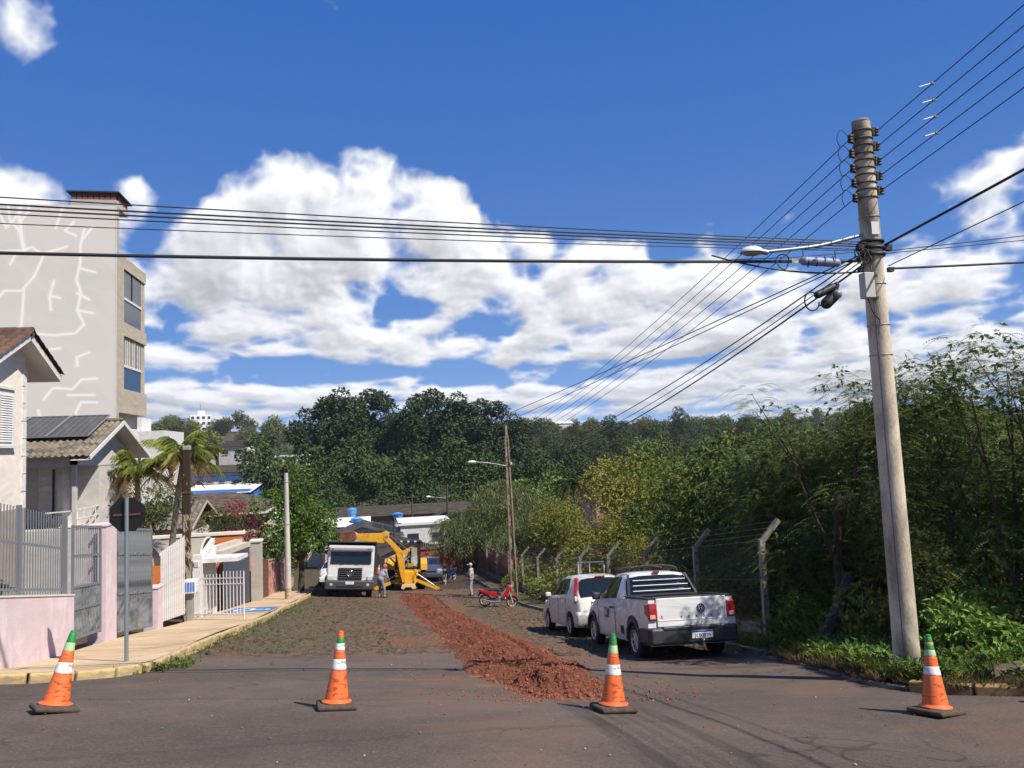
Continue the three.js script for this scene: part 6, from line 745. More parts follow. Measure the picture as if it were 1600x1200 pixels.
// leaves in clumps: blobs [x, y, z, r]; each blob has a tone of its own
function crown(seed, blobs, n, len, wid, cols, { droop = 0.3, shell = 0.55, squash = 0.85, tuft = 1, spread = 0.6 } = {}) {
  const r = rng(seed), B = new Leaves(), wsum = blobs.reduce((a, b) => a + b[3] * b[3], 0);
  for (const b of blobs) {
    const k = Math.max(8, Math.round(n * b[3] * b[3] / wsum / tuft)), tone = pick(r, cols, 0.2);
    for (let i = 0; i < k; i++) {
      const o = rdir(r), q = b[3] * (shell + (1 - shell) * Math.cbrt(r())) * (0.8 + 0.35 * r()), P = [b[0] + o[0] * q, b[1] + o[1] * q * squash, b[2] + o[2] * q], c0 = pick(r, cols, 0.3);
      for (let t = 0; t < tuft; t++) { const e = rdir(r), d = unit([o[0] * 0.6 + e[0] * (0.4 + spread), o[1] * 0.5 + e[1] * (0.3 + spread * 0.6) - droop, o[2] * 0.6 + e[2] * (0.4 + spread)]), s = unit(cross(d, rdir(r))), L = len * (0.7 + 0.6 * r()); B.leaf(P, d, s, L, wid * (0.8 + 0.4 * r()) / 2, [mix(tone[0], c0[0], 0.5), mix(tone[1], c0[1], 0.5), mix(tone[2], c0[2], 0.5)]); }
    }
  }
  return B.build();
}
function dome(seed, R, H, y0, k, rb0 = 0.42, flat = 0.75) { const r = rng(seed), out = []; for (let i = 0; i < k; i++) { const d = rdir(r), q = Math.pow(r(), 0.4), rad = R * rb0 * (0.65 + 0.7 * r()); out.push([d[0] * R * q * 0.82, y0 + H * 0.5 + d[1] * H * 0.5 * q * flat, d[2] * R * q * 0.82, rad]); } return out; }
// pinnate fronds: leaflets in two rows along a drooping midrib
function fronds(seed, blobs, n, len, pairs, leaflet, cols, { droop = 0.5, w = 0.16 } = {}) {
  const r = rng(seed), B = new Leaves(), ws = blobs.reduce((a, b) => a + b[3] * b[3], 0);
  for (const b of blobs) { const k = Math.max(5, Math.round(n * b[3] * b[3] / ws)), tone = pick(r, cols, 0.25);
    for (let i = 0; i < k; i++) { const o = rdir(r), q = b[3] * Math.cbrt(r()), P = [b[0] + o[0] * q, b[1] + o[1] * q * 0.8, b[2] + o[2] * q], d = unit([o[0] + (r() - 0.5), 0.25 + (r() - 0.5) * 0.7, o[2] + (r() - 0.5)]), s = unit(cross(d, [0, 1, 0])), L = len * (0.7 + 0.6 * r()), c = pick(r, [tone, ...cols], 0.2);
      for (let j = 1; j <= pairs; j++) { const t = j / pairs, y = -droop * L * t * t, c0 = [P[0] + d[0] * L * t, P[1] + d[1] * L * t + y, P[2] + d[2] * L * t], ll = leaflet * (1 - 0.5 * Math.abs(t - 0.45)); for (const k2 of [-1, 1]) { const e = unit([s[0] * k2 + d[0] * 0.5, -0.25 + d[1] * 0.4, s[2] * k2 + d[2] * 0.5]); B.leaf(c0, e, unit(cross(e, [0.1, 1, 0.1])), ll, ll * w / 2, c, 0.05); } } } }
  return B.build();
}
// trunk with limbs running to the blobs
function limbs(seed, blobs, y0, h, r0, fork = 0.45, k = 7, lean = [0, 0]) {
  const r = rng(seed), F = [lean[0] * h * fork, y0 + h * fork, lean[1] * h * fork], G = [taper([[0, y0 - 0.3, 0], [F[0] * 0.45 + (r() - 0.5) * 0.1, mix(y0, F[1], 0.5), F[2] * 0.45 + (r() - 0.5) * 0.1], F], [r0, r0 * 0.8, r0 * 0.62], 9)];
  for (const b of [...blobs].sort((a, c) => c[3] - a[3]).slice(0, k)) { const m = [mix(F[0], b[0], 0.5) + (r() - 0.5) * 0.3, mix(F[1], b[1], 0.45), mix(F[2], b[2], 0.5) + (r() - 0.5) * 0.3]; G.push(taper([F, m, [b[0], b[1], b[2]]], [r0 * 0.45, r0 * 0.3, r0 * 0.08], 6)); }
  return G;
}
function plantTree(name, label, x, s, y, parts, { turn = 0, scale = 1, sy = 1, group, category = 'tree' } = {}) {
  const t = thing(name, label, category, [x, y, -s], turn, group); t.scale.set(scale, scale * sy, scale); for (const [n, g, m] of parts) { const o = new THREE.Mesh(g, m); o.name = n; t.add(o); } return t;
}
const prep = (G) => { const g = mergeGeometries(G.map((q) => { q = q.index ? q.toNonIndexed() : q; return q; })); return g; };
// colours of foliage (linear)
const C_dark = [[0.048, 0.076, 0.026], [0.065, 0.097, 0.032], [0.039, 0.063, 0.026], [0.082, 0.111, 0.032]], C_mid = [[0.097, 0.142, 0.032], [0.13, 0.174, 0.041], [0.076, 0.118, 0.032], [0.173, 0.189, 0.049]], C_yel = [[0.2, 0.228, 0.034], [0.26, 0.245, 0.041], [0.14, 0.193, 0.034], [0.32, 0.263, 0.054]], C_grey = [[0.15, 0.175, 0.068], [0.12, 0.149, 0.054], [0.18, 0.201, 0.081], [0.1, 0.131, 0.047]], C_pine = [[0.043, 0.071, 0.032], [0.056, 0.086, 0.036], [0.035, 0.057, 0.026], [0.076, 0.097, 0.041]];

// ---- feathery trees by the leaning pole, right foreground
{
  const mk = (seed, R, H, n) => { const r = rng(seed), blobs = [], stems = [], tips = []; for (let i = 0; i < 22; i++) { const a = r() * 6.283, q = Math.sqrt(r()) * R, h = H * (0.32 + 0.68 * r()) * (1 - 0.12 * q / R); blobs.push([Math.cos(a) * q, h, Math.sin(a) * q, 0.62 - 0.3 * h / H + 0.3 * r()]); } for (const b of blobs.slice(0, 11)) { const k = 0.25; stems.push(taper([[b[0] * 0.08, -0.4, b[2] * 0.08], [b[0] * k, b[1] * 0.35, b[2] * k], [b[0] * 0.65, b[1] * 0.75, b[2] * 0.65], [b[0], b[1] + 0.05, b[2]]], [0.05, 0.035, 0.018, 0.005], 6)); for (let j = 0; j < 2; j++) { const t = [b[0] + (r() - 0.5) * 1.4, b[1] + r() * 0.6, b[2] + (r() - 0.5) * 1.4]; tips.push([...t, 0.3]); stems.push(taper([[b[0] * 0.65, b[1] * 0.75, b[2] * 0.65], t], [0.02, 0.004], 5)); } } for (let i = 0; i < 7; i++) { const a = r() * 6.283, q = Math.sqrt(r()) * R * 1.1; blobs.push([Math.cos(a) * q, H * (0.2 + 0.35 * r()), Math.sin(a) * q, 0.5 + 0.4 * r()]); } return [['trunk', prep(stems), M.bark], ['inner_leaves', crown(seed + 9, blobs, 5200, 0.095, 0.04, [C_dark[1], C_dark[3], ...C_mid, C_yel[2]], { tuft: 4, droop: 0.35, shell: 0.5, spread: 0.8 }), M_leaf], ['crown', fronds(seed + 1, [...blobs, ...tips], n, 0.30, 9, 0.075, [C_dark[1], C_dark[3], ...C_mid, C_yel[0], C_yel[2]], { w: 0.3 }), M_leaf]]; };
  const f1 = mk(601, 1.5, 5.2, 3600), f2 = mk(633, 1.5, 5.4, 3600), g = 'feathery trees by the leaning pole';
  const put = (p, x, s, label, o) => { plantTree('feathery_tree', label, x, s, vergeY(x, s) - 0.05, p, { group: g, category: 'tree', ...o }); };
  put(f1, 10.0, 10.7, 'feathery tree with thin stems right of the leaning pole', { turn: 0.4, scale: 1.05 }); put(f2, 11.9, 10.4, 'feathery tree at the right edge of the view', { turn: 2.1, scale: 1.32 }); put(f1, 13.2, 16.2, 'feathery tree farther back behind the right-edge tree', { turn: 1.2, scale: 1.45 }); put(f1, 10.4, 15.4, 'dense feathery tree left of the leaning pole behind the fence', { turn: 2.8, scale: 1.2 }); put(f2, 10.6, 17.6, 'feathery tree behind the pickup bed, drooping towards the fence', { turn: 5.2, scale: 1.05 }); put(f2, 13.4, 18.6, 'tall feathery tree seen between the pole and dense tree', { turn: 0.9, scale: 1.5 });
  // stout dark trunk, slanting log, cut stump
  const y = vergeY(8.9, 13.6); const t = thing('tree_trunk', 'dark upright trunk standing behind the right pavement end', 'trunk', [8.95, y, -13.8]); obj('bark', taper([[0, -0.3, 0], [0.02, 0.7, 0], [-0.03, 1.6, 0.05], [0.1, 2.8, 0]], [0.11, 0.09, 0.085, 0.06], 10), M.bark, t); obj('bough', taper([[0, 1.5, 0], [-0.5, 2.3, 0.2], [-0.9, 3.2, 0.3]], [0.05, 0.035, 0.012], 7), M.bark, t); obj('bough', taper([[0.05, 2.0, 0], [0.6, 2.9, -0.2]], [0.04, 0.01], 7), M.bark, t);
  const l = thing('fallen_log', 'leaning dead log propped against the dark trunk', 'log', [8.1, rightY(8.1, 13.2), -13.0]); obj('bark', taper([[-0.4, 0.05, 0.3], [0.1, 0.45, 0.1], [0.75, 1.15, -0.3]], [0.1, 0.12, 0.09], 9), M.bark, l); obj('twigs', [...Array(7)].map((_, i) => taper([[-0.2 + i * 0.1, 0.15 + i * 0.1, 0.2], [-0.4 + i * 0.12, 0.25 + (i % 3) * 0.2, 0.45]], [0.014, 0.003], 4)), M.bark, l);
}
// ---- broad-leaved trees of the wooded lot
const treeA = (seed, R, H, n, len, wid, cols, o = {}) => { const b = dome(seed, R, H * 0.72, H * 0.28, 16, 0.40, 1); return [['trunk', prep(limbs(seed + 2, b, 0, H, 0.02 * H + 0.03, 0.35, 8)), M.bark], ['crown', crown(seed + 1, b, n, len, wid, cols, o), M_leaf]]; };
{
  const t1 = treeA(701, 1.9, 6, 9000, 0.19, 0.055, [...C_mid, C_yel[0], C_yel[2]], { tuft: 5, droop: 0.45, spread: 0.7 }), t2 = treeA(733, 2.2, 6.4, 9500, 0.22, 0.06, [...C_dark, C_mid[0], C_mid[2], C_yel[2]], { tuft: 5, droop: 0.5, spread: 0.7 }), t3 = treeA(761, 2.2, 5.6, 9000, 0.17, 0.06, [...C_yel, C_mid[1]], { tuft: 4, droop: 0.3, spread: 0.8 });
  const g = 'trees in the wooded lot', L = [
    [t2, 11.9, 21.4, 2.2, 0.3, 'dark long-leaved tree behind the pickup cab'], [t1, 11.0, 25.5, 1.2, 1.3, 'mid green long-leaved tree beside the young palm'], [t2, 14.9, 23.8, 3.0, 2.2, 'tallest dark tree above the pickup'], [t1, 12.9, 31.6, 0.6, 3.4, 'bright green tree beyond the hatchback'], [t3, 10.6, 33.5, -1.6, 4.1, 'small yellowish tree close behind the pipe gate'], [t3, 13.4, 40.6, 0.9, 5.0, 'yellow-green tree right of the street pole'], [t1, 17.8, 47.8, 1.3, 0.7, 'rounded green tree in the middle of the lot'], [t3, 11.6, 46.5, -1.8, 1.8, 'low yellow-green tree beside the weeping tree'], [t2, 20.4, 42, 1.7, 2.9, 'dark tree deep in the lot'], [t1, 27.5, 52, 1.2, 3.9, 'broad green tree at the back of the lot'], [t2, 17.0, 33.5, 1.2, 4.6, 'dense dark tree behind the bright green tree'], [t3, 9.9, 28.4, -2.0, 0.2, 'leafy sapling pressing against the mesh fence'], [t2, 10.2, 20.0, -0.6, 0.9, 'low dark tree just behind the mesh fence'], [t1, 24, 62, 0.0, 1.9, 'pale green tree near the pink house'], [t2, 35, 58, 2.2, 4.9, 'dark tree at the right back of the lot'], [t1, 17.2, 20.2, 2.4, 5.8, 'green tree behind the pole at the right'], [t2, 18.5, 15.5, 2.8, 3.1, 'dark tree at the far right behind feathery trees']];
  for (const [p, x, s, top, turn, lab] of L) { const y = landY(x, s) - 0.1, h = Math.max(2.6, top - y), k = clamp(h / 6, 0.55, 1.45); plantTree('lot_tree', lab, x, s, y, p, { turn, scale: k, sy: h / 6 / k, group: g }); }
}
// ---- underbrush behind the fence and on the bank
{
  const mkb = (seed, R, H, n, len, wid, cols, o) => { const r = rng(seed), b = []; for (let i = 0; i < 9; i++) b.push([(r() - 0.5) * 2 * R, H * (0.25 + 0.5 * r()), (r() - 0.5) * 1.6 * R, R * (0.3 + 0.25 * r())]); return [['stems', prep([...Array(9)].map((_, i) => taper([[b[i][0] * 0.3, -0.1, b[i][2] * 0.3], [b[i][0], b[i][1] + 0.2, b[i][2]]], [0.02, 0.005], 5))), M.bark], ['foliage', crown(seed + 5, b, n, len, wid, cols, o), M_leaf]]; };
  const b1 = mkb(811, 1.0, 1.7, 2600, 0.16, 0.055, [...C_mid, ...C_yel], { tuft: 3, droop: 0.3 }), b2 = mkb(823, 1.1, 2.0, 2600, 0.2, 0.03, [...C_mid, ...C_dark], { tuft: 4, droop: 0.1 }), b3 = mkb(837, 1.1, 1.6, 2600, 0.13, 0.06, [...C_yel, C_mid[3]], { tuft: 3, droop: 0.35 });
  const b4 = mkb(851, 1.0, 1.4, 2600, 0.17, 0.06, [[0.13, 0.24, 0.04], [0.18, 0.28, 0.05], [0.10, 0.19, 0.035]], { tuft: 3, droop: 0.2 }); const r = rng(88);
  for (let i = 0; i < 26; i++) { const s = 12.6 + i * 1.5, x = 8.9 + (i % 2) * 1.3 + r() * 0.5; plantTree('bush', `${NTH[i]} leafy bush from the near end of the undergrowth behind the mesh fence`, x, s, landY(x, s) - 0.1, [b3, b1, b4, b2][i % 4], { turn: r() * 6, scale: 0.75 + r() * 0.5, group: 'undergrowth behind the mesh fence', category: 'bush' }); }
  for (let i = 0; i < 10; i++) { const x = 8.3 + i * 0.6 + r() * 0.4, s = 9.9 - i * 0.2 + r() * 0.8; plantTree('bush', `${NTH[i]} low bush on the grassy bank, counted rightwards from the leaning pole`, x, s, vergeY(x, s) - 0.08, [b4, b3, b1][i % 3], { turn: r() * 6, scale: 0.5 + r() * 0.3, group: 'low bushes on the grassy bank', category: 'bush' }); }
}
// ---- grass and weeds
{
  const r = rng(909), B = new Leaves(); for (let i = 0; i < 22; i++) { const a = r() * 6.283, d = unit([Math.cos(a) * 0.5, 1, Math.sin(a) * 0.5]); B.leaf([(r() - 0.5) * 0.16, 0, (r() - 0.5) * 0.16], d, [Math.cos(a + 1.57), 0, Math.sin(a + 1.57)], 0.14 + r() * 0.16, 0.007, [1, 1, 1], 0.3); } const tuft = B.build();
  const W = new Leaves(); for (let i = 0; i < 20; i++) { const a = r() * 6.283, d = unit([Math.cos(a), 0.3 + r() * 0.8, Math.sin(a)]), h = r() * 0.16; W.leaf([Math.cos(a) * 0.04, h, Math.sin(a) * 0.04], d, unit(cross(d, [0, 1, 0])), 0.09 + r() * 0.06, 0.022, [1, 1, 1], 0.25); } const weed = W.build();
  const scatter = (name, label, geo, n, fn, cols) => { const im = new THREE.InstancedMesh(geo, M_leaf, n), d = new THREE.Object3D(), c = new THREE.Color(); for (let i = 0; i < n; i++) { const [x, y, s, k] = fn(); d.position.set(x, y, -s); d.rotation.set((r() - 0.5) * 0.3, r() * 6.283, (r() - 0.5) * 0.3); d.scale.set(k, k * (0.7 + r() * 0.7), k); d.updateMatrix(); im.setMatrixAt(i, d.matrix); const q = pick(r, cols, 0.3); c.setRGB(...q); im.setColorAt(i, c); } im.name = name; im.userData.kind = 'stuff'; im.userData.label = label; scene.add(im); };
  const vergeEdge = (s) => interp(s, [5.4, 6.4, 7.0, 7.5, 8.1, 8.9, 10, 12, 15], [20, 11, 8.5, 7.3, 6.62, 6.36, 6.5, 6.8, 6.96]);
  const pv2 = () => { for (;;) { const s = 6.6 + r() * 8, x = vergeEdge(s) + 0.05 + Math.pow(r(), 1.3) * 7; if (x > 15) continue; if (x < 8.1 && s > 12.3 && r() < 0.8) continue; if (s < 8.2 && x < 9 && r() < 0.75) continue; if (x - vergeEdge(s) < 0.5 && r() < 0.55) continue; if (fbm(x * 0.9, s * 0.9, 12, 2) < -0.12 && r() < 0.75) continue; return [x, vergeY(x, s), s, 0.35 + r() * 0.75]; } };
  scatter('verge_grass', 'rough grass on the right-hand verge around the pole', tuft, 5200, pv2, [...C_mid, ...C_yel, [0.14, 0.12, 0.05]]); scatter('verge_weeds', 'low broad-leaved weeds on the right-hand verge', weed, 4200, pv2, [[0.10, 0.19, 0.03], [0.14, 0.23, 0.04], [0.08, 0.15, 0.03]]);
  scatter('dry_grass', 'brown dry grass along the verge edge', tuft, 1000, () => { for (;;) { const s = 7.4 + r() * 5.4, x = vergeEdge(s) - 0.12 + Math.pow(r(), 1.4) * 1.1; if (fbm(x * 1.8, s * 1.8, 6, 2) < -0.05 && r() < 0.8) continue; return [x, vergeY(x, s) - 0.03, s, 0.2 + r() * 0.55]; } }, [[0.28, 0.20, 0.10], [0.22, 0.15, 0.08], [0.18, 0.16, 0.06]]);
  scatter('fence_grass', 'grass and weeds along the foot of the mesh fence', tuft, 2600, () => { const s = 12.5 + Math.pow(r(), 1.3) * 45, x = 8.3 + r() * 1.2; return [x, landY(x, s) + 0.02, s, 0.9 + r() * 1.5]; }, [...C_mid, ...C_yel]);
  scatter('kerb_weeds', 'small weeds growing along the left yellow kerb', weed, 240, () => { const t = r(), s = t < 0.45 ? 11.6 + r() * 1.5 : 11.5 + Math.pow(r(), 1.5) * 24, x = -3.02 + Math.pow(r(), 2) * 0.35 - (s < 12.4 ? (12.4 - s) * 0.55 : 0); return [x, roadY(x, s), s, 0.18 + r() * 0.32]; }, [[0.14, 0.21, 0.04], [0.11, 0.17, 0.03], [0.18, 0.18, 0.06]]);
  scatter('street_grass', 'thin grass growing between the setts of the street', tuft, 2400, () => { const s = 14.5 + Math.pow(r(), 1.2) * 32, q = r(), x = q < 0.6 ? -3.0 + Math.pow(r(), 1.5) * 3.4 : 4.2 + r() * 2.6; return [x, roadY(x, s), s, 0.12 + r() * 0.22]; }, [[0.18, 0.20, 0.05], [0.15, 0.17, 0.05], [0.22, 0.20, 0.08]]);
  // pebbles, crumbs of earth and dry leaves on the crossing
  const pg = new THREE.IcosahedronGeometry(1, 0); const im = new THREE.InstancedMesh(pg, std([1, 1, 1], 0.95), 1500), d = new THREE.Object3D(), c = new THREE.Color(); for (let i = 0; i < 1500; i++) { const s = 4.5 + r() * 11, x = -7 + r() * 14, k = 0.002 + Math.pow(r(), 5) * 0.011; if (s > 11 && x < -3.3) { d.position.set(0, -30, 0); } else d.position.set(x, roadY(x, s) + 0.012 + k * 0.4, -s); d.rotation.set(r() * 6, r() * 6, 0); d.scale.set(k, k * 0.6, k * 1.2); d.updateMatrix(); im.setMatrixAt(i, d.matrix); const t = r(); t < 0.5 ? c.setRGB(0.2, 0.09, 0.05) : t < 0.8 ? c.setRGB(0.14, 0.12, 0.11) : c.setRGB(0.32, 0.28, 0.22); im.setColorAt(i, c); } im.name = 'road_grit'; im.userData.kind = 'stuff'; im.userData.label = 'loose grit and crumbs of earth on the asphalt'; scene.add(im);
  const p = thing('clay_pipe', 'broken orange clay pipe lying at the right kerb', 'pipe', [6.95, roadY(6.95, 7.2) + 0.05, -7.15], 0.5); obj('shell', (() => { const g = new THREE.CylinderGeometry(0.07, 0.065, 0.26, 18, 1, true, 0, 5.2); return at(g, 0, 0.03, 0, Math.PI / 2); })(), std([0.50, 0.25, 0.10], 0.85, { side: THREE.DoubleSide, map: rep(GRAIN[1], 2) }), p); obj('shard', prism([[0, 0], [0.12, 0.02], [0.09, 0.1], [0.02, 0.07]], 0.012).rotateX(-1.4).translate(-0.28, -0.02, 0.02), std([0.50, 0.25, 0.10], 0.85), p);
  const h = thing('soil_mound', 'small mound of dry soil on the verge right of the cone', 'mound', [7.6, vergeY(7.6, 8.1), -8.1]); obj('soil', (() => { const g = new THREE.SphereGeometry(0.32, 24, 12), q = g.attributes.position; for (let i = 0; i < q.count; i++) { const k = 1 + 0.3 * fbm(q.getX(i) * 5, q.getY(i) * 5, q.getZ(i) * 5, 3); q.setXYZ(i, q.getX(i) * k * 1.4, q.getY(i) * k * 0.5, q.getZ(i) * k); } g.computeVertexNormals(); return g; })(), std([0.16, 0.11, 0.07], 1, { map: rep(GRAIN[1], 2) }), h);
}
// ---- palms
function palmFronds(seed, n, L, cols, up = 0.7) { const r = rng(seed), B = new Leaves(), ribs = []; for (let i = 0; i < n; i++) { const a = i / n * 6.283 * 2.4 + r(), lift = up * (1.15 - i / n * 1.1), pts = []; for (let j = 0; j <= 8; j++) { const t = j / 8; pts.push([Math.cos(a) * L * t * (0.75 + 0.2 * (1 - lift)), L * (lift * t - (0.55 + 0.3 * (1 - lift)) * t * t), Math.sin(a) * L * t * (0.75 + 0.2 * (1 - lift))]); } const tw = (r() - 0.5) * 0.5; for (let j = 1; j <= 8; j++) { const t = j / 8; pts[j][0] += tw * t * t; pts[j][1] += (r() - 0.5) * 0.05; } ribs.push(taper(pts, pts.map((_, j) => 0.018 * (1 - j / 9)), 4)); const c = i > n * 0.78 ? pick(r, [[0.22, 0.13, 0.04], [0.18, 0.12, 0.04]], 0.2) : pick(r, cols, 0.2); for (let j = 1; j < 26; j++) { const t = j / 26, k = t * 8, q = Math.floor(k), P = [0, 1, 2].map((m) => mix(pts[q][m], pts[Math.min(8, q + 1)][m], k - q)), d = unit([0, 1, 2].map((m) => pts[Math.min(8, q + 1)][m] - pts[q][m])), s = unit(cross(d, [0, 1, 0])); for (const z of [-1, 1]) { const e = unit([s[0] * z + d[0] * 0.9 + (r() - 0.5) * 0.5, -0.15 - r() * 0.7 + d[1] * 0.5, s[2] * z + d[2] * 0.9 + (r() - 0.5) * 0.5]); B.leaf(P, e, unit(cross(e, [0.1, 1, 0])), L * 0.3 * (1 - 0.5 * Math.abs(t - 0.35)), 0.009, c, 0.3); } } } return [['fronds', B.build(), M_leaf], ['midribs', prep(ribs), std([0.12, 0.12, 0.05], 0.8)]]; }
{
  const M_pt = std([0.22, 0.19, 0.15], 0.95, { map: rep(GRAIN[1], 1.5) }), f = palmFronds(31, 26, 1.9, [[0.30, 0.34, 0.07], [0.36, 0.34, 0.09], [0.22, 0.28, 0.05]], 0.95), trunk = (pts, r) => taper(pts, pts.map((_, i) => r * (1 - 0.1 * i)), 9);
  for (const [x, s, yb, h, lean, k, lab] of [[-6.6, 27.2, -3.6, 5.2, 0.6, 0.8, 'palm with a leaning grey trunk beside the old post'], [-7.35, 27.6, -3.6, 4.75, -0.2, 0.72, 'palm with drooping orange fronds against the grey house']]) { const t = thing('palm_tree', lab, 'palm', [x, yb, -s], 0, 'palms behind the orange house'); obj('trunk', trunk([[0, 0, 0], [lean * 0.35, h * 0.4, 0], [lean * 0.75, h * 0.8, 0], [lean, h, 0]], 0.11), M_pt, t); for (const [n, g, m] of f) { const o = new THREE.Mesh(g, m); o.name = n; o.position.set(lean, h, 0); o.scale.setScalar(k); o.rotation.y = x; t.add(o); } }
  const y = palmFronds(47, 9, 1.7, [[0.04, 0.11, 0.02], [0.06, 0.13, 0.025]], 1.25); const t = plantTree('young_palm', 'young palm with bright upright fronds behind the mesh fence', 9.3, 23.2, landY(9.3, 23.2) + 0.35, y, { scale: 1.05, category: 'palm', turn: 0.5 }); 
  const q = palmFronds(53, 20, 2.6, [[0.02, 0.05, 0.015], [0.03, 0.06, 0.02]]); const u = plantTree('palm_tree', 'dark solitary palm above the pink house across the valley', 19.6, 73, -2.4, q, { category: 'palm' }); obj('trunk', taper([[0, -9, 0], [0.2, -4, 0], [0, 0, 0]], [0.2, 0.16, 0.13], 8), M_pt, u);
}
// ---- left: dense pavement tree, bougainvillea, weeping tree beyond
{
  const b = dome(911, 2.35, 4.4, 1.75, 22, 0.34, 1), p = [['trunk', prep(limbs(5, b, 0, 5.4, 0.2, 0.3, 9, [0.05, 0])), M.bark], ['crown', crown(912, b, 13000, 0.19, 0.075, [[0.09, 0.16, 0.025], [0.12, 0.20, 0.03], [0.06, 0.12, 0.02], [0.16, 0.23, 0.04]], { tuft: 4, droop: 0.45, shell: 0.7 }), leafMat(0.3, 0.4)]];
  plantTree('pavement_tree', 'dense glossy green tree on the left pavement beside the lorry', -3.75, 44.2, paveY(-3.75, 44.2) - 0.05, p, { turn: 0.6 });
  const r = rng(21), bl = []; for (let i = 0; i < 14; i++) bl.push([(r() - 0.5) * 3.6, 2.2 + r() * 2.0, (r() - 0.5) * 2, 0.45 + r() * 0.35]); const fl = bl.filter((_, i) => i % 2).map(([x, y, z, q]) => [x + 0.1, y + 0.15, z + 0.25, q * 0.8]);
  plantTree('bougainvillea', 'bougainvillea covered in magenta blossom left of the dense tree', -6.7, 43.6, -5.4, [['trunk', prep(limbs(8, bl, 0, 4, 0.1, 0.4, 9)), M.bark], ['foliage', crown(22, bl, 4200, 0.11, 0.05, [...C_mid, [0.12, 0.09, 0.04]], { tuft: 3 }), M_leaf], ['blossom', crown(23, fl, 2600, 0.075, 0.06, [[0.34, 0.02, 0.09], [0.42, 0.03, 0.14], [0.28, 0.015, 0.06], [0.30, 0.05, 0.05]], { tuft: 3, shell: 0.8 }), M_leaf]], { category: 'bush' });
  const bs = dome(77, 1.5, 1.6, 0.4, 10, 0.4, 1), g = crown(78, bs, 3800, 0.14, 0.06, [...C_mid, ...C_dark], { tuft: 3 }); [[-10.6, 33.5, -0.9, 1.0, 'green shrub between the grey house and the old post'], [-9.4, 36.8, -1.9, 1.1, 'round shrub behind the corrugated roof'], [-5.9, 50, -6.2, 1.3, 'shaded shrub behind the timber gate']].forEach(([x, s, y, k, lab]) => plantTree('shrub', lab, x, s, y, [['foliage', g, M_leaf], ['stems', prep(limbs(79, bs, 0, 1.6, 0.05, 0.3, 6)), M.bark]], { scale: k, category: 'shrub', turn: x }));
  // weeping pepper tree
  const B = new Leaves(), r2 = rng(131), wb = dome(132, 4.6, 5.2, 1.4, 26, 0.36, 1); for (let i = 0; i < 3000; i++) { const w = wb[Math.floor(r2() * wb.length)], o = rdir(r2), P = [w[0] + o[0] * w[3], w[1] + Math.abs(o[1]) * w[3], w[2] + o[2] * w[3]], L = 0.5 + r2() * 0.9, c = pick(r2, C_grey, 0.25), dx = (r2() - 0.5) * 0.4, dz = (r2() - 0.5) * 0.4; for (let j = 0; j < 7; j++) { const t = j / 7, e = unit([(r2() - 0.5) * 1.6 + o[0] * 0.3, -0.8, (r2() - 0.5) * 1.6 + o[2] * 0.3]); B.leaf([P[0] + dx * t, P[1] - L * t * t * 0.9 - 0.05 * t, P[2] + dz * t], e, unit(cross(e, rdir(r2))), 0.24, 0.03, c); } }
  const pep = [['trunk', prep(limbs(133, wb, 0, 6, 0.26, 0.32, 9)), M.bark], ['crown', B.build(), M_leaf]];
  plantTree('weeping_tree', 'large grey-green weeping tree beyond the street pole', 10.9, 57.6, landY(10.9, 57.6) - 0.2, pep, { group: 'weeping trees' }); plantTree('weeping_tree', 'smaller weeping tree trailing over the red wall', 6.9, 58, rightY(6.9, 58) - 0.1, pep, { turn: 2.4, scale: 0.62, group: 'weeping trees' }); plantTree('weeping_tree', 'weeping tree behind the mesh fence beside the workman', 10.4, 49.5, landY(10.4, 49.5) - 0.2, pep, { turn: 4.1, scale: 0.66, group: 'weeping trees' });
}

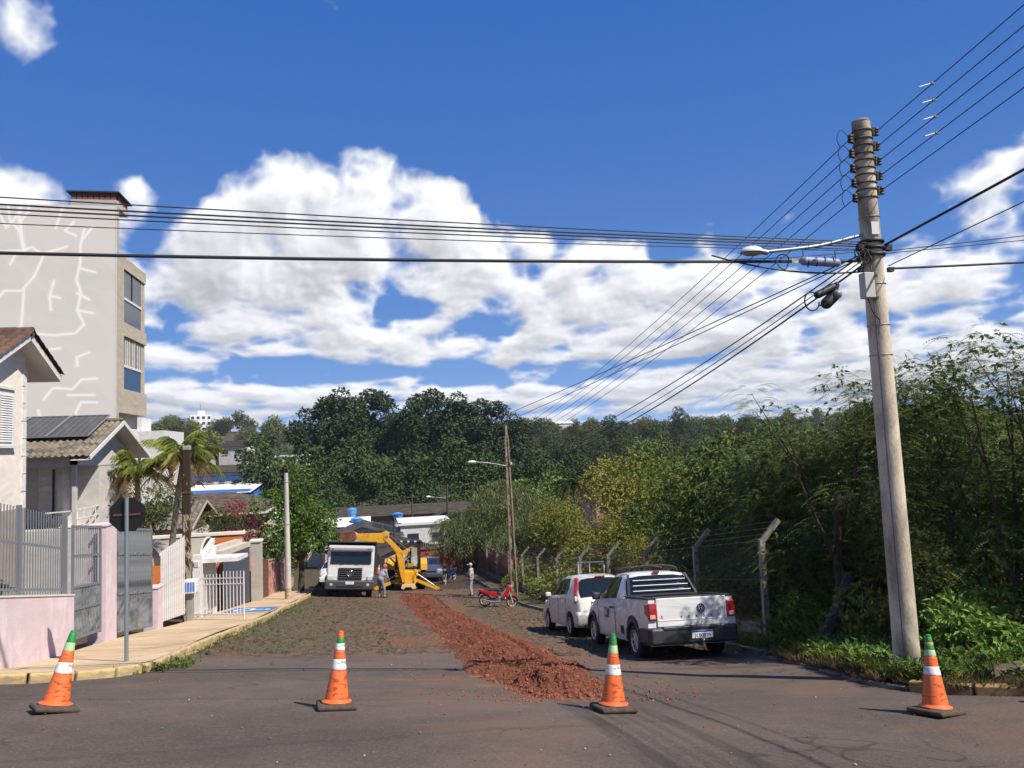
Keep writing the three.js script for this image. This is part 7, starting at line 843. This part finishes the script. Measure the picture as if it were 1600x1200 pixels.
// ---------------------------------------------------------------- the far side of the valley
const farTree = (seed, R, H, k, n, len, cols, rb0 = 0.36) => { const b = dome(seed, R, H * 0.7, H * 0.3, k, rb0, 1); return [['trunk', prep(limbs(seed + 1, b, 0, H, 0.02 * H, 0.4, 5)), M.bark], ['crown', crown(seed + 2, b, n, len, len * 0.55, cols, { droop: 0.15, shell: 0.82, tuft: 2 }), M_leafdark]]; };
{
  const e1 = farTree(1001, 4.6, 20, 26, 9000, 0.55, C_pine, 0.34), e2 = farTree(1031, 5.0, 20, 30, 10000, 0.55, C_pine, 0.31), e3 = farTree(1061, 4.4, 12, 20, 6000, 0.5, [...C_dark, C_mid[2]], 0.4);
  const g = 'tall dark trees across the valley', W = ['far left of', 'left of', 'just left of', 'low in', 'first peak of', 'second peak of', 'right shoulder of', 'right end of'];
  const L = [[-8.8, 154, 11.7], [-3.9, 153, 12.4], [2.3, 157, 13.3], [8.3, 151, 9.2], [11.4, 150, 12.5], [17.5, 149, 10.7], [23, 148, 10.1], [28.5, 147.5, 6.5]]; const lab = ['leftmost tall dark tree in the stand above the lorry', 'second tall dark tree from the left in the stand', 'tall dark tree with a forked open top', 'shorter dark tree filling the dip in the stand', 'tallest dark tree above the backhoe', 'broad dark tree right of the tallest one', 'dark tree near the right end of the stand', 'last dark tree on the right of the stand'];
  L.forEach(([x, s, top], i) => { const y = landY(x, s) - 0.3, h = top + 1.1 - y; plantTree('tall_tree', lab[i], x, s, y, i % 2 ? e2 : e1, { turn: i * 1.7, scale: h / 20 * 0.98, group: g }); });
  const M2 = [[-1.4, 133, 3.1], [6.8, 126, 1.7], [12.9, 125, 2.5], [-9.2, 124, 2.3], [19.8, 129, 1.2], [-14.4, 120, 3.4], [-5, 114, -3.4], [2.1, 107, -4.3], [9.5, 112, -3.5], [26, 126, 0.5], [33, 120, 0], [16, 110, -4]];
  M2.sort((a, b) => a[0] / a[1] - b[0] / b[1]).forEach(([x, s, top], i) => { const y = landY(x, s) - 0.3, h = top - y, k = h / 12; plantTree('valley_tree', `${NTH[i]} rounded dark tree from the left at the foot of the tall stand`, x, s, y, e3, { turn: i * 2.1, scale: Math.max(k, 0.75), sy: k / Math.max(k, 0.75), group: 'rounded trees at the foot of the stand' }); });
  // the wooded slopes read as one mass
  const r = rng(1200), n = 1500; const crowns = [e3[1][1], farTree(1101, 4.2, 11, 12, 2200, 0.7, [...C_mid, C_dark[1], C_dark[3]], 0.45)[1][1], farTree(1131, 4.4, 9, 10, 1800, 0.75, [...C_dark, C_pine[0]], 0.48)[1][1]];
  crowns.forEach((geo, k) => { const pts = []; while (pts.length < (k ? 620 : 320)) { const s = 135 + Math.pow(r(), 0.8) * 420, x = (r() - 0.42) * (120 + s * 1.35); if (x > -32 && x < 36 && s < 165) continue; if (k === 0 && s > 330) continue; const cl = fbm(x * 0.012, s * 0.014, 5, 3); if (cl < -0.28 && r() < 0.75) continue; pts.push([x, s]); } const im = new THREE.InstancedMesh(geo, M_leafdark, pts.length), d = new THREE.Object3D(), c = new THREE.Color(); pts.forEach(([x, s], i) => { const q = 0.38 + Math.pow(r(), 1.4) * 0.75; d.position.set(x, landY(x, s) - 1.2, -s); d.rotation.set(0, r() * 6.28, 0); d.scale.set(q * (0.9 + r() * 0.4), q * (0.6 + r() * 0.6), q * (0.9 + r() * 0.4)); d.updateMatrix(); im.setMatrixAt(i, d.matrix); const t = 0.55 + r() * 0.85, h = r(); c.setRGB(t * (0.85 + h * 0.6), t * (0.95 + 0.1 * r()), t * (1.1 - h * 0.35)); im.setColorAt(i, c); }); im.name = 'hillside_wood'; im.userData.kind = 'stuff'; im.userData.label = ['dark woods low on the opposite slope', 'mid green woods covering the far hills', 'low dark woods up to the ridge'][k]; scene.add(im); });
  // nearer woods in the valley to the right of the street
  { const geo = crowns[1], pts = []; while (pts.length < 150) { const s = 66 + r() * 80, x = 24 + r() * 90; if (x < 40 && s > 78 && s < 100 && x > 24) continue; pts.push([x, s]); } const im = new THREE.InstancedMesh(geo, M_leafdark, pts.length), d = new THREE.Object3D(), c = new THREE.Color(); pts.forEach(([x, s], i) => { const q = 0.45 + r() * 0.35; d.position.set(x, landY(x, s) - 0.8, -s); d.rotation.set(0, r() * 6.28, 0); d.scale.set(q, q * 0.9, q); d.updateMatrix(); im.setMatrixAt(i, d.matrix); const t = 0.9 + r() * 0.8; c.setRGB(t, t, t * 0.9); im.setColorAt(i, c); }); im.name = 'valley_wood'; im.userData.kind = 'stuff'; im.userData.label = 'woods on the valley floor right of the street'; scene.add(im); }
  { const geo = crowns[2], pts = []; while (pts.length < 70) { const s = 62 + r() * 70, x = -20 - r() * 50; if (x > -0.42 * s) continue; pts.push([x, s]); } const im = new THREE.InstancedMesh(geo, M_leafdark, pts.length), d = new THREE.Object3D(), c = new THREE.Color(); pts.forEach(([x, s], i) => { const q = 0.4 + r() * 0.3; d.position.set(x, landY(x, s) - 0.8, -s); d.rotation.set(0, r() * 6.28, 0); d.scale.set(q, q * 0.8, q); d.updateMatrix(); im.setMatrixAt(i, d.matrix); const t = 0.9 + r() * 0.8; c.setRGB(t, t, t * 0.9); im.setColorAt(i, c); }); im.name = 'valley_wood'; im.userData.kind = 'stuff'; im.userData.label = 'woods on the valley floor left of the street'; scene.add(im); }
}
// ---- buildings in the valley and on the ridge
const ROOFS = { grey: std([0.30, 0.28, 0.25], 0.9, { map: rep(corrMap, 0.3), side: THREE.DoubleSide }), brown: std([0.20, 0.12, 0.08], 0.9, { map: rep(corrMap, 0.3), side: THREE.DoubleSide }), tin: std([0.36, 0.40, 0.44], 0.6, { metalness: 0.3, map: rep(corrMap, 0.3), side: THREE.DoubleSide }), white: std([0.66, 0.65, 0.62], 0.8, { side: THREE.DoubleSide }) };
function farHouse(label, x, s, y, w, d, h, rise, wallCol, roof, { ridgeX = true, turn = 0, windows = 3, name = 'valley_house', category = 'house' } = {}) {
  const t = thing(name, label, category, [x, y, -s], turn); obj('wall', bb(-w / 2, w / 2, -6, h, -d / 2, d / 2), plaster(wallCol), t);
  if (rise > 0) { const o = 0.4, g = ridgeX ? [sheet(1, 1, (u, v) => [mix(-w / 2 - o, w / 2 + o, u), mix(h + rise, h - 0.1, v), (d / 2 + o) * v]), sheet(1, 1, (u, v) => [mix(-w / 2 - o, w / 2 + o, u), mix(h + rise, h - 0.1, v), -(d / 2 + o) * v])] : [sheet(1, 1, (u, v) => [(w / 2 + o) * v, mix(h + rise, h - 0.1, v), mix(-d / 2 - o, d / 2 + o, u)]), sheet(1, 1, (u, v) => [-(w / 2 + o) * v, mix(h + rise, h - 0.1, v), mix(-d / 2 - o, d / 2 + o, u)])]; obj('roof', g, ROOFS[roof], t); const gb = ridgeX ? [prism([[-d / 2, h], [d / 2, h], [0, h + rise - 0.05]], w - 0.02).rotateY(Math.PI / 2).translate(-w / 2 + 0.01, 0, 0)] : [prism([[-w / 2, h], [w / 2, h], [0, h + rise - 0.05]], d - 0.02).translate(0, 0, -d / 2 + 0.01)]; obj('gable', gb, plaster(wallCol), t); } else obj('roof', bb(-w / 2 - 0.2, w / 2 + 0.2, h, h + 0.25, -d / 2 - 0.2, d / 2 + 0.2), ROOFS[roof], t);
  for (let i = 0; i < windows; i++) { const q = obj('window', bx(w / windows * 0.45, h * 0.35 > 1.2 ? 1.2 : 0.9, 0.06, -w / 2 + w * (i + 0.5) / windows, h - 1.3, d / 2 + 0.01), M.winglass, t); obj('sill', bx(w / windows * 0.5, 0.08, 0.16, -w / 2 + w * (i + 0.5) / windows, h - 1.95, d / 2 + 0.05), M.white, q); }
  return t;
}
{
  farHouse('long brown-roofed house at the foot of the dark trees', 4, 98, -8.2, 22, 7, 2.0, 0.9, [0.28, 0.13, 0.09], 'grey', { windows: 6 });
  farHouse('white house with a tin roof carrying solar panels', -0.6, 79, -8.6, 7, 8, 2.0, 1.0, [0.5, 0.52, 0.56], 'tin', { ridgeX: false });
  farHouse('pale grey roofed house beside the solar roof', 3.0, 72, -9.3, 5.5, 6, 1.9, 1.0, [0.55, 0.40, 0.28], 'grey', { ridgeX: false, turn: 0.3 });
  farHouse('white flat house right of the solar roof', 5.6, 82, -8.9, 5, 6, 2.8, 0, [0.72, 0.70, 0.66], 'white', { windows: 2 });
  farHouse('small white house with a cream roof behind the lorry', -3.2, 84, -8.2, 6, 5, 2.2, 0.6, [0.7, 0.66, 0.58], 'white', { windows: 2 });
  farHouse('dark blue gabled shed right of the backhoe', 8.6, 97, -9.6, 6.5, 9, 2.3, 1.3, [0.035, 0.085, 0.20], 'grey', { ridgeX: false, windows: 0, name: 'shed', category: 'shed', turn: 0.1 });
  { const p = thing('solar_array', 'dark solar panels on the tin roof in the valley', 'solar panels', [1.35, -6.25, -79], 0); for (let i = 0; i < 3; i++) for (let k = 0; k < 2; k++) obj('panel', bx(1.6, 0.05, 1.2, (k - 0.5) * 1.7, -(k - 0.5) * 0.4 - 0.0 + 0.12, -1.5 + i * 1.3, 0, 0, -0.24), std([0.02, 0.028, 0.05], 0.15), p); }
  [[-1.8, 87.5, -5.8, 0.55, 'upper left of the blue water tanks behind the lorry'], [-1.25, 82.5, -6.4, 0.6, 'lower left of the blue water tanks behind the lorry'], [3.2, 87, -6.5, 0.6, 'blue water tank standing alone above the backhoe']].forEach(([x, s, y, r, lab]) => { const t = thing('water_tank', lab, 'water tank', [x, y, -s], 0, 'blue water tanks'); obj('tank', cy(r * 0.62, r, 0.95, 20, 0, 0.45, 0), M.tank, t); obj('lid', [cy(r * 1.06, r * 1.06, 0.06, 20, 0, 0.95, 0), cy(r, r * 0.35, 0.14, 20, 0, 1.05, 0)], M.tank, t); obj('stand', bb(-r * 0.7, r * 0.7, -2.6, 0, -r * 0.7, r * 0.7), M.white, t); });
  const w = thing('garden_wall', 'long red-brown wall along the right pavement beyond the workman', 'wall'); obj('plaster', [wallSeg(8.5, 8.7, 46, 62, rightY(8, 46) - 0.5, rightY(8, 62) - 0.8, rightY(8, 46) + 1.5, rightY(8, 62) + 1.9), bb(3.9, 8.6, -9.5, rightY(8, 62) + 1.6, -62.2, -62)], plaster([0.36, 0.085, 0.05], 1), w); obj('coping', [bb(3.85, 8.65, rightY(8, 62) + 1.6, rightY(8, 62) + 1.72, -62.28, -61.92)], std([0.22, 0.05, 0.035], 0.9), w);
  const q = thing('garden_wall', 'white sloping wall with railing above the red wall', 'wall'); obj('plaster', wallSeg(3.4, 3.6, 64, 78, -10, -10, -8.1, -7.2), M.white, q); q.children[0].geometry = (() => { const g = new THREE.BoxGeometry(1, 1, 1), p = g.attributes.position; for (let i = 0; i < 24; i++) { const k = p.getX(i) > 0; p.setXYZ(i, k ? 7.6 : 3.2, p.getY(i) > 0 ? (k ? -6.9 : -7.9) : -10.5, p.getZ(i) > 0 ? -67.9 : -68.1); } g.computeVertexNormals(); return metreUV(g); })(); for (let i = 0; i < 18; i++) vbar(q, 'baluster', barGeo, M_wp, 4.6 + i * 0.17, 68, -7.65 + i * 0.04, -6.5 + i * 0.04);
  farHouse('pink two-storey house among the trees of the valley', 29.2, 89, -7.4, 7, 6, 3.2, 0, [0.52, 0.30, 0.24], 'brown', { windows: 2 }); farHouse('cream house end beside the pink house', 33.5, 90, -8.4, 3.4, 6, 3.0, 0.8, [0.72, 0.60, 0.42], 'brown', { windows: 1, ridgeX: false });
  farHouse('blue warehouse with a pale roof left across the valley', -19.5, 117, -6.8, 9, 10, 3.4, 0.9, [0.03, 0.14, 0.48], 'white', { windows: 0, name: 'warehouse', category: 'warehouse', turn: -0.2 });
  { const t = farHouse('white two-storey school with a grey roof left across the valley', -26, 148, -5.6, 13, 8, 4.4, 1.1, [0.74, 0.73, 0.70], 'grey', { windows: 6, name: 'school', category: 'school', turn: -0.1 }); obj('blue_band', bx(13.05, 0.9, 0.05, 0, 3.2, 4.03), std([0.04, 0.09, 0.28], 0.6), t); }
  farHouse('white flat-roofed building above the concrete pole', -13.7, 141, -1.6, 7, 5, 2.6, 0, [0.75, 0.75, 0.76], 'white', { windows: 3 });
  farHouse('low house with a brown roof in the left woods', -31, 150, -1, 6, 6, 2, 1.2, [0.5, 0.42, 0.34], 'brown', { windows: 2 });
  const flats = (label, x, s, y, w, d, n, c, side) => { const t = thing('far_flats', label, 'building', [x, y, -s], 0.25); obj('wall', bb(-w / 2, w / 2, -8, n * 3, -d / 2, d / 2), std(c, 0.8), t); obj('side_bay', bb(-w / 2 - 2.6, -w / 2, -8, n * 3 - 1.5, -d / 2, d / 2 - 1), std(side, 0.8), t); obj('roof_room', bb(-w * 0.15, w * 0.2, n * 3, n * 3 + 2.4, -d / 3, d / 3), std(c, 0.8), t); obj('mast', rod([0, n * 3, 0], [0, n * 3 + 6, 0], 0.15), M.steel, t); for (let f = 0; f < n; f++) for (let k = 0; k < 4; k++) obj('window', bx(w / 4 * 0.5, 1.4, 0.2, -w / 2 + w * (k + 0.5) / 4, f * 3 + 1.5, d / 2 + 0.02), M.winglass, t); };
  flats('white tower block on the ridge left of the tall trees', -89, 444, 12, 11, 9, 4, [0.72, 0.72, 0.72], [0.16, 0.2, 0.26]); flats('dark block of flats on the skyline left of the tall stand', -60, 520, 15.5, 7, 8, 2, [0.14, 0.13, 0.15], [0.2, 0.2, 0.22]); flats('pale blue building on the skyline left of the tall stand', -47, 520, 15.0, 16, 8, 2, [0.30, 0.46, 0.62], [0.08, 0.12, 0.2]);
  farHouse('long white warehouse roof on the ridge right of centre', 92, 430, 8.5, 46, 14, 4, 1.5, [0.7, 0.7, 0.7], 'white', { windows: 0, name: 'warehouse', category: 'warehouse' }); farHouse('white warehouse roof at the end of the power lines', 62, 400, 8.5, 20, 14, 4, 1, [0.7, 0.7, 0.7], 'white', { windows: 0, name: 'warehouse', category: 'warehouse' });
  [[97, 165, 1.2, 6, [0.5, 0.2, 0.14], 'orange-walled house on the right hillside behind the trees'], [101, 172, 1.6, 5, [0.55, 0.3, 0.24], 'pink house on the right hillside beside the orange one'], [52, 190, -0.5, 8, [0.6, 0.56, 0.48], 'cream roofed house in the woods right of centre'], [75, 215, 3, 6, [0.62, 0.6, 0.56], 'small white house high in the woods right of centre'], [-96, 330, 12, 8, [0.6, 0.5, 0.4], 'tan house on the left ridge below the tower block'], [-70, 300, 8, 7, [0.66, 0.6, 0.52], 'cream house in the woods on the left slope'], [-40, 210, 4, 7, [0.6, 0.54, 0.45], 'pale house among the trees on the left slope'], [-52, 330, 13, 9, [0.5, 0.46, 0.4], 'grey house on the left skyline']].forEach(([x, s, y, w, c, lab]) => farHouse(lab, x, s, landY(x, s) + (s > 280 ? 1.2 : -0.6), w, 6, 2.8, 1.2, c, 'brown', { windows: 2, name: 'hillside_house' }));
  [[-17.5, 96, -5.2, 6, 'grey', 'grey roofed house left of the concrete pole'], [-23, 104, -4.6, 7, 'brown', 'brown roofed house behind the palms'], [-13.2, 100, -6.4, 5, 'white', 'pale roof just left of the concrete pole'], [-30, 125, -3.2, 9, 'grey', 'long grey roof left of the school'], [-36, 165, 1.0, 7, 'white', 'white house in the woods above the school'], [-22, 172, 0.6, 8, 'grey', 'wide low house above the blue warehouse'], [-30, 190, 3.4, 6, 'brown', 'brown roof high on the left slope'], [12.5, 84, -8.6, 5, 'grey', 'house roof showing right of the blue shed']].forEach(([x, s, y, w, rf, lab], i) => farHouse(lab, x, s, y - 1.6, w, 6, 1.9, 0.9, [[0.7, 0.66, 0.6], [0.6, 0.5, 0.38], [0.74, 0.72, 0.7]][i % 3], rf, { windows: 2, turn: (i % 3 - 1) * 0.25 }));
  // street furniture in the valley
  const vp = (x, s, h, lab, r = 0.12) => { const t = thing('valley_pole', lab, 'pole', [x, landY(x, s) - 0.2, -s], 0, 'poles in the valley'); obj('shaft', taper([[0, 0, 0], [0, h, 0]], [r, r * 0.7], 8), M.wood, t); obj('crossarm', bx(1.3, 0.08, 0.08, 0, h - 0.3, 0), M.wood, t); return [x, landY(x, s) - 0.2 + h - 0.3, -s]; };
  const P1 = vp(4.7, 86, 7.0, 'thin wooden pole above the cab of the backhoe'), P2 = vp(9.0, 90, 8.2, 'dark wooden pole in front of the blue shed', 0.16), P3 = vp(-5.5, 86, 6.6, 'pole behind the dense pavement tree'), P4 = vp(2.2, 70, 4.2, 'short dark post in front of the solar roof'), P5 = vp(60.6, 294, 12, 'tall pole on the far slope below the lines');
  { const t = thing('street_light', 'small white street light on the dark wooden pole in the valley', 'street light', [P2[0], P2[1] - 1.4, P2[2]]); obj('arm', rod([0, 0, 0], [-2.1, 0.25, 0.2], 0.035), M.galv, t); obj('lamp_head', new THREE.SphereGeometry(0.18, 12, 8).scale(1.5, 0.7, 1).translate(-2.2, 0.27, 0.2), std([0.75, 0.75, 0.72], 0.4), t); }
  [[P3, P1], [P1, P2]].forEach(([a, b], i) => { for (let k = 0; k < 4; k++) line(`${['upper', 'second', 'third', 'lower'][k]} sagging valley line ${i ? 'right' : 'left'} of the thin wooden pole`, [a[0], a[1] - k * 0.45, a[2]], [b[0], b[1] - k * 0.45, b[2]], 0.016, 0.35 + 0.1 * k, 'valley power lines'); }); line('sagging line from the dark wooden pole to the left', [P2[0], P2[1], P2[2]], [-30, -1.5, -112], 0.014, 1.0, 'valley power lines');
}

scene.fog = new THREE.FogExp2(new THREE.Color().setRGB(0.62, 0.72, 0.85), 0.00014);      // thin morning haze over the valley

scene.traverse((o) => { if (o.isMesh) { o.castShadow = true; o.receiveShadow = true; } });
renderer.render(scene, camera);
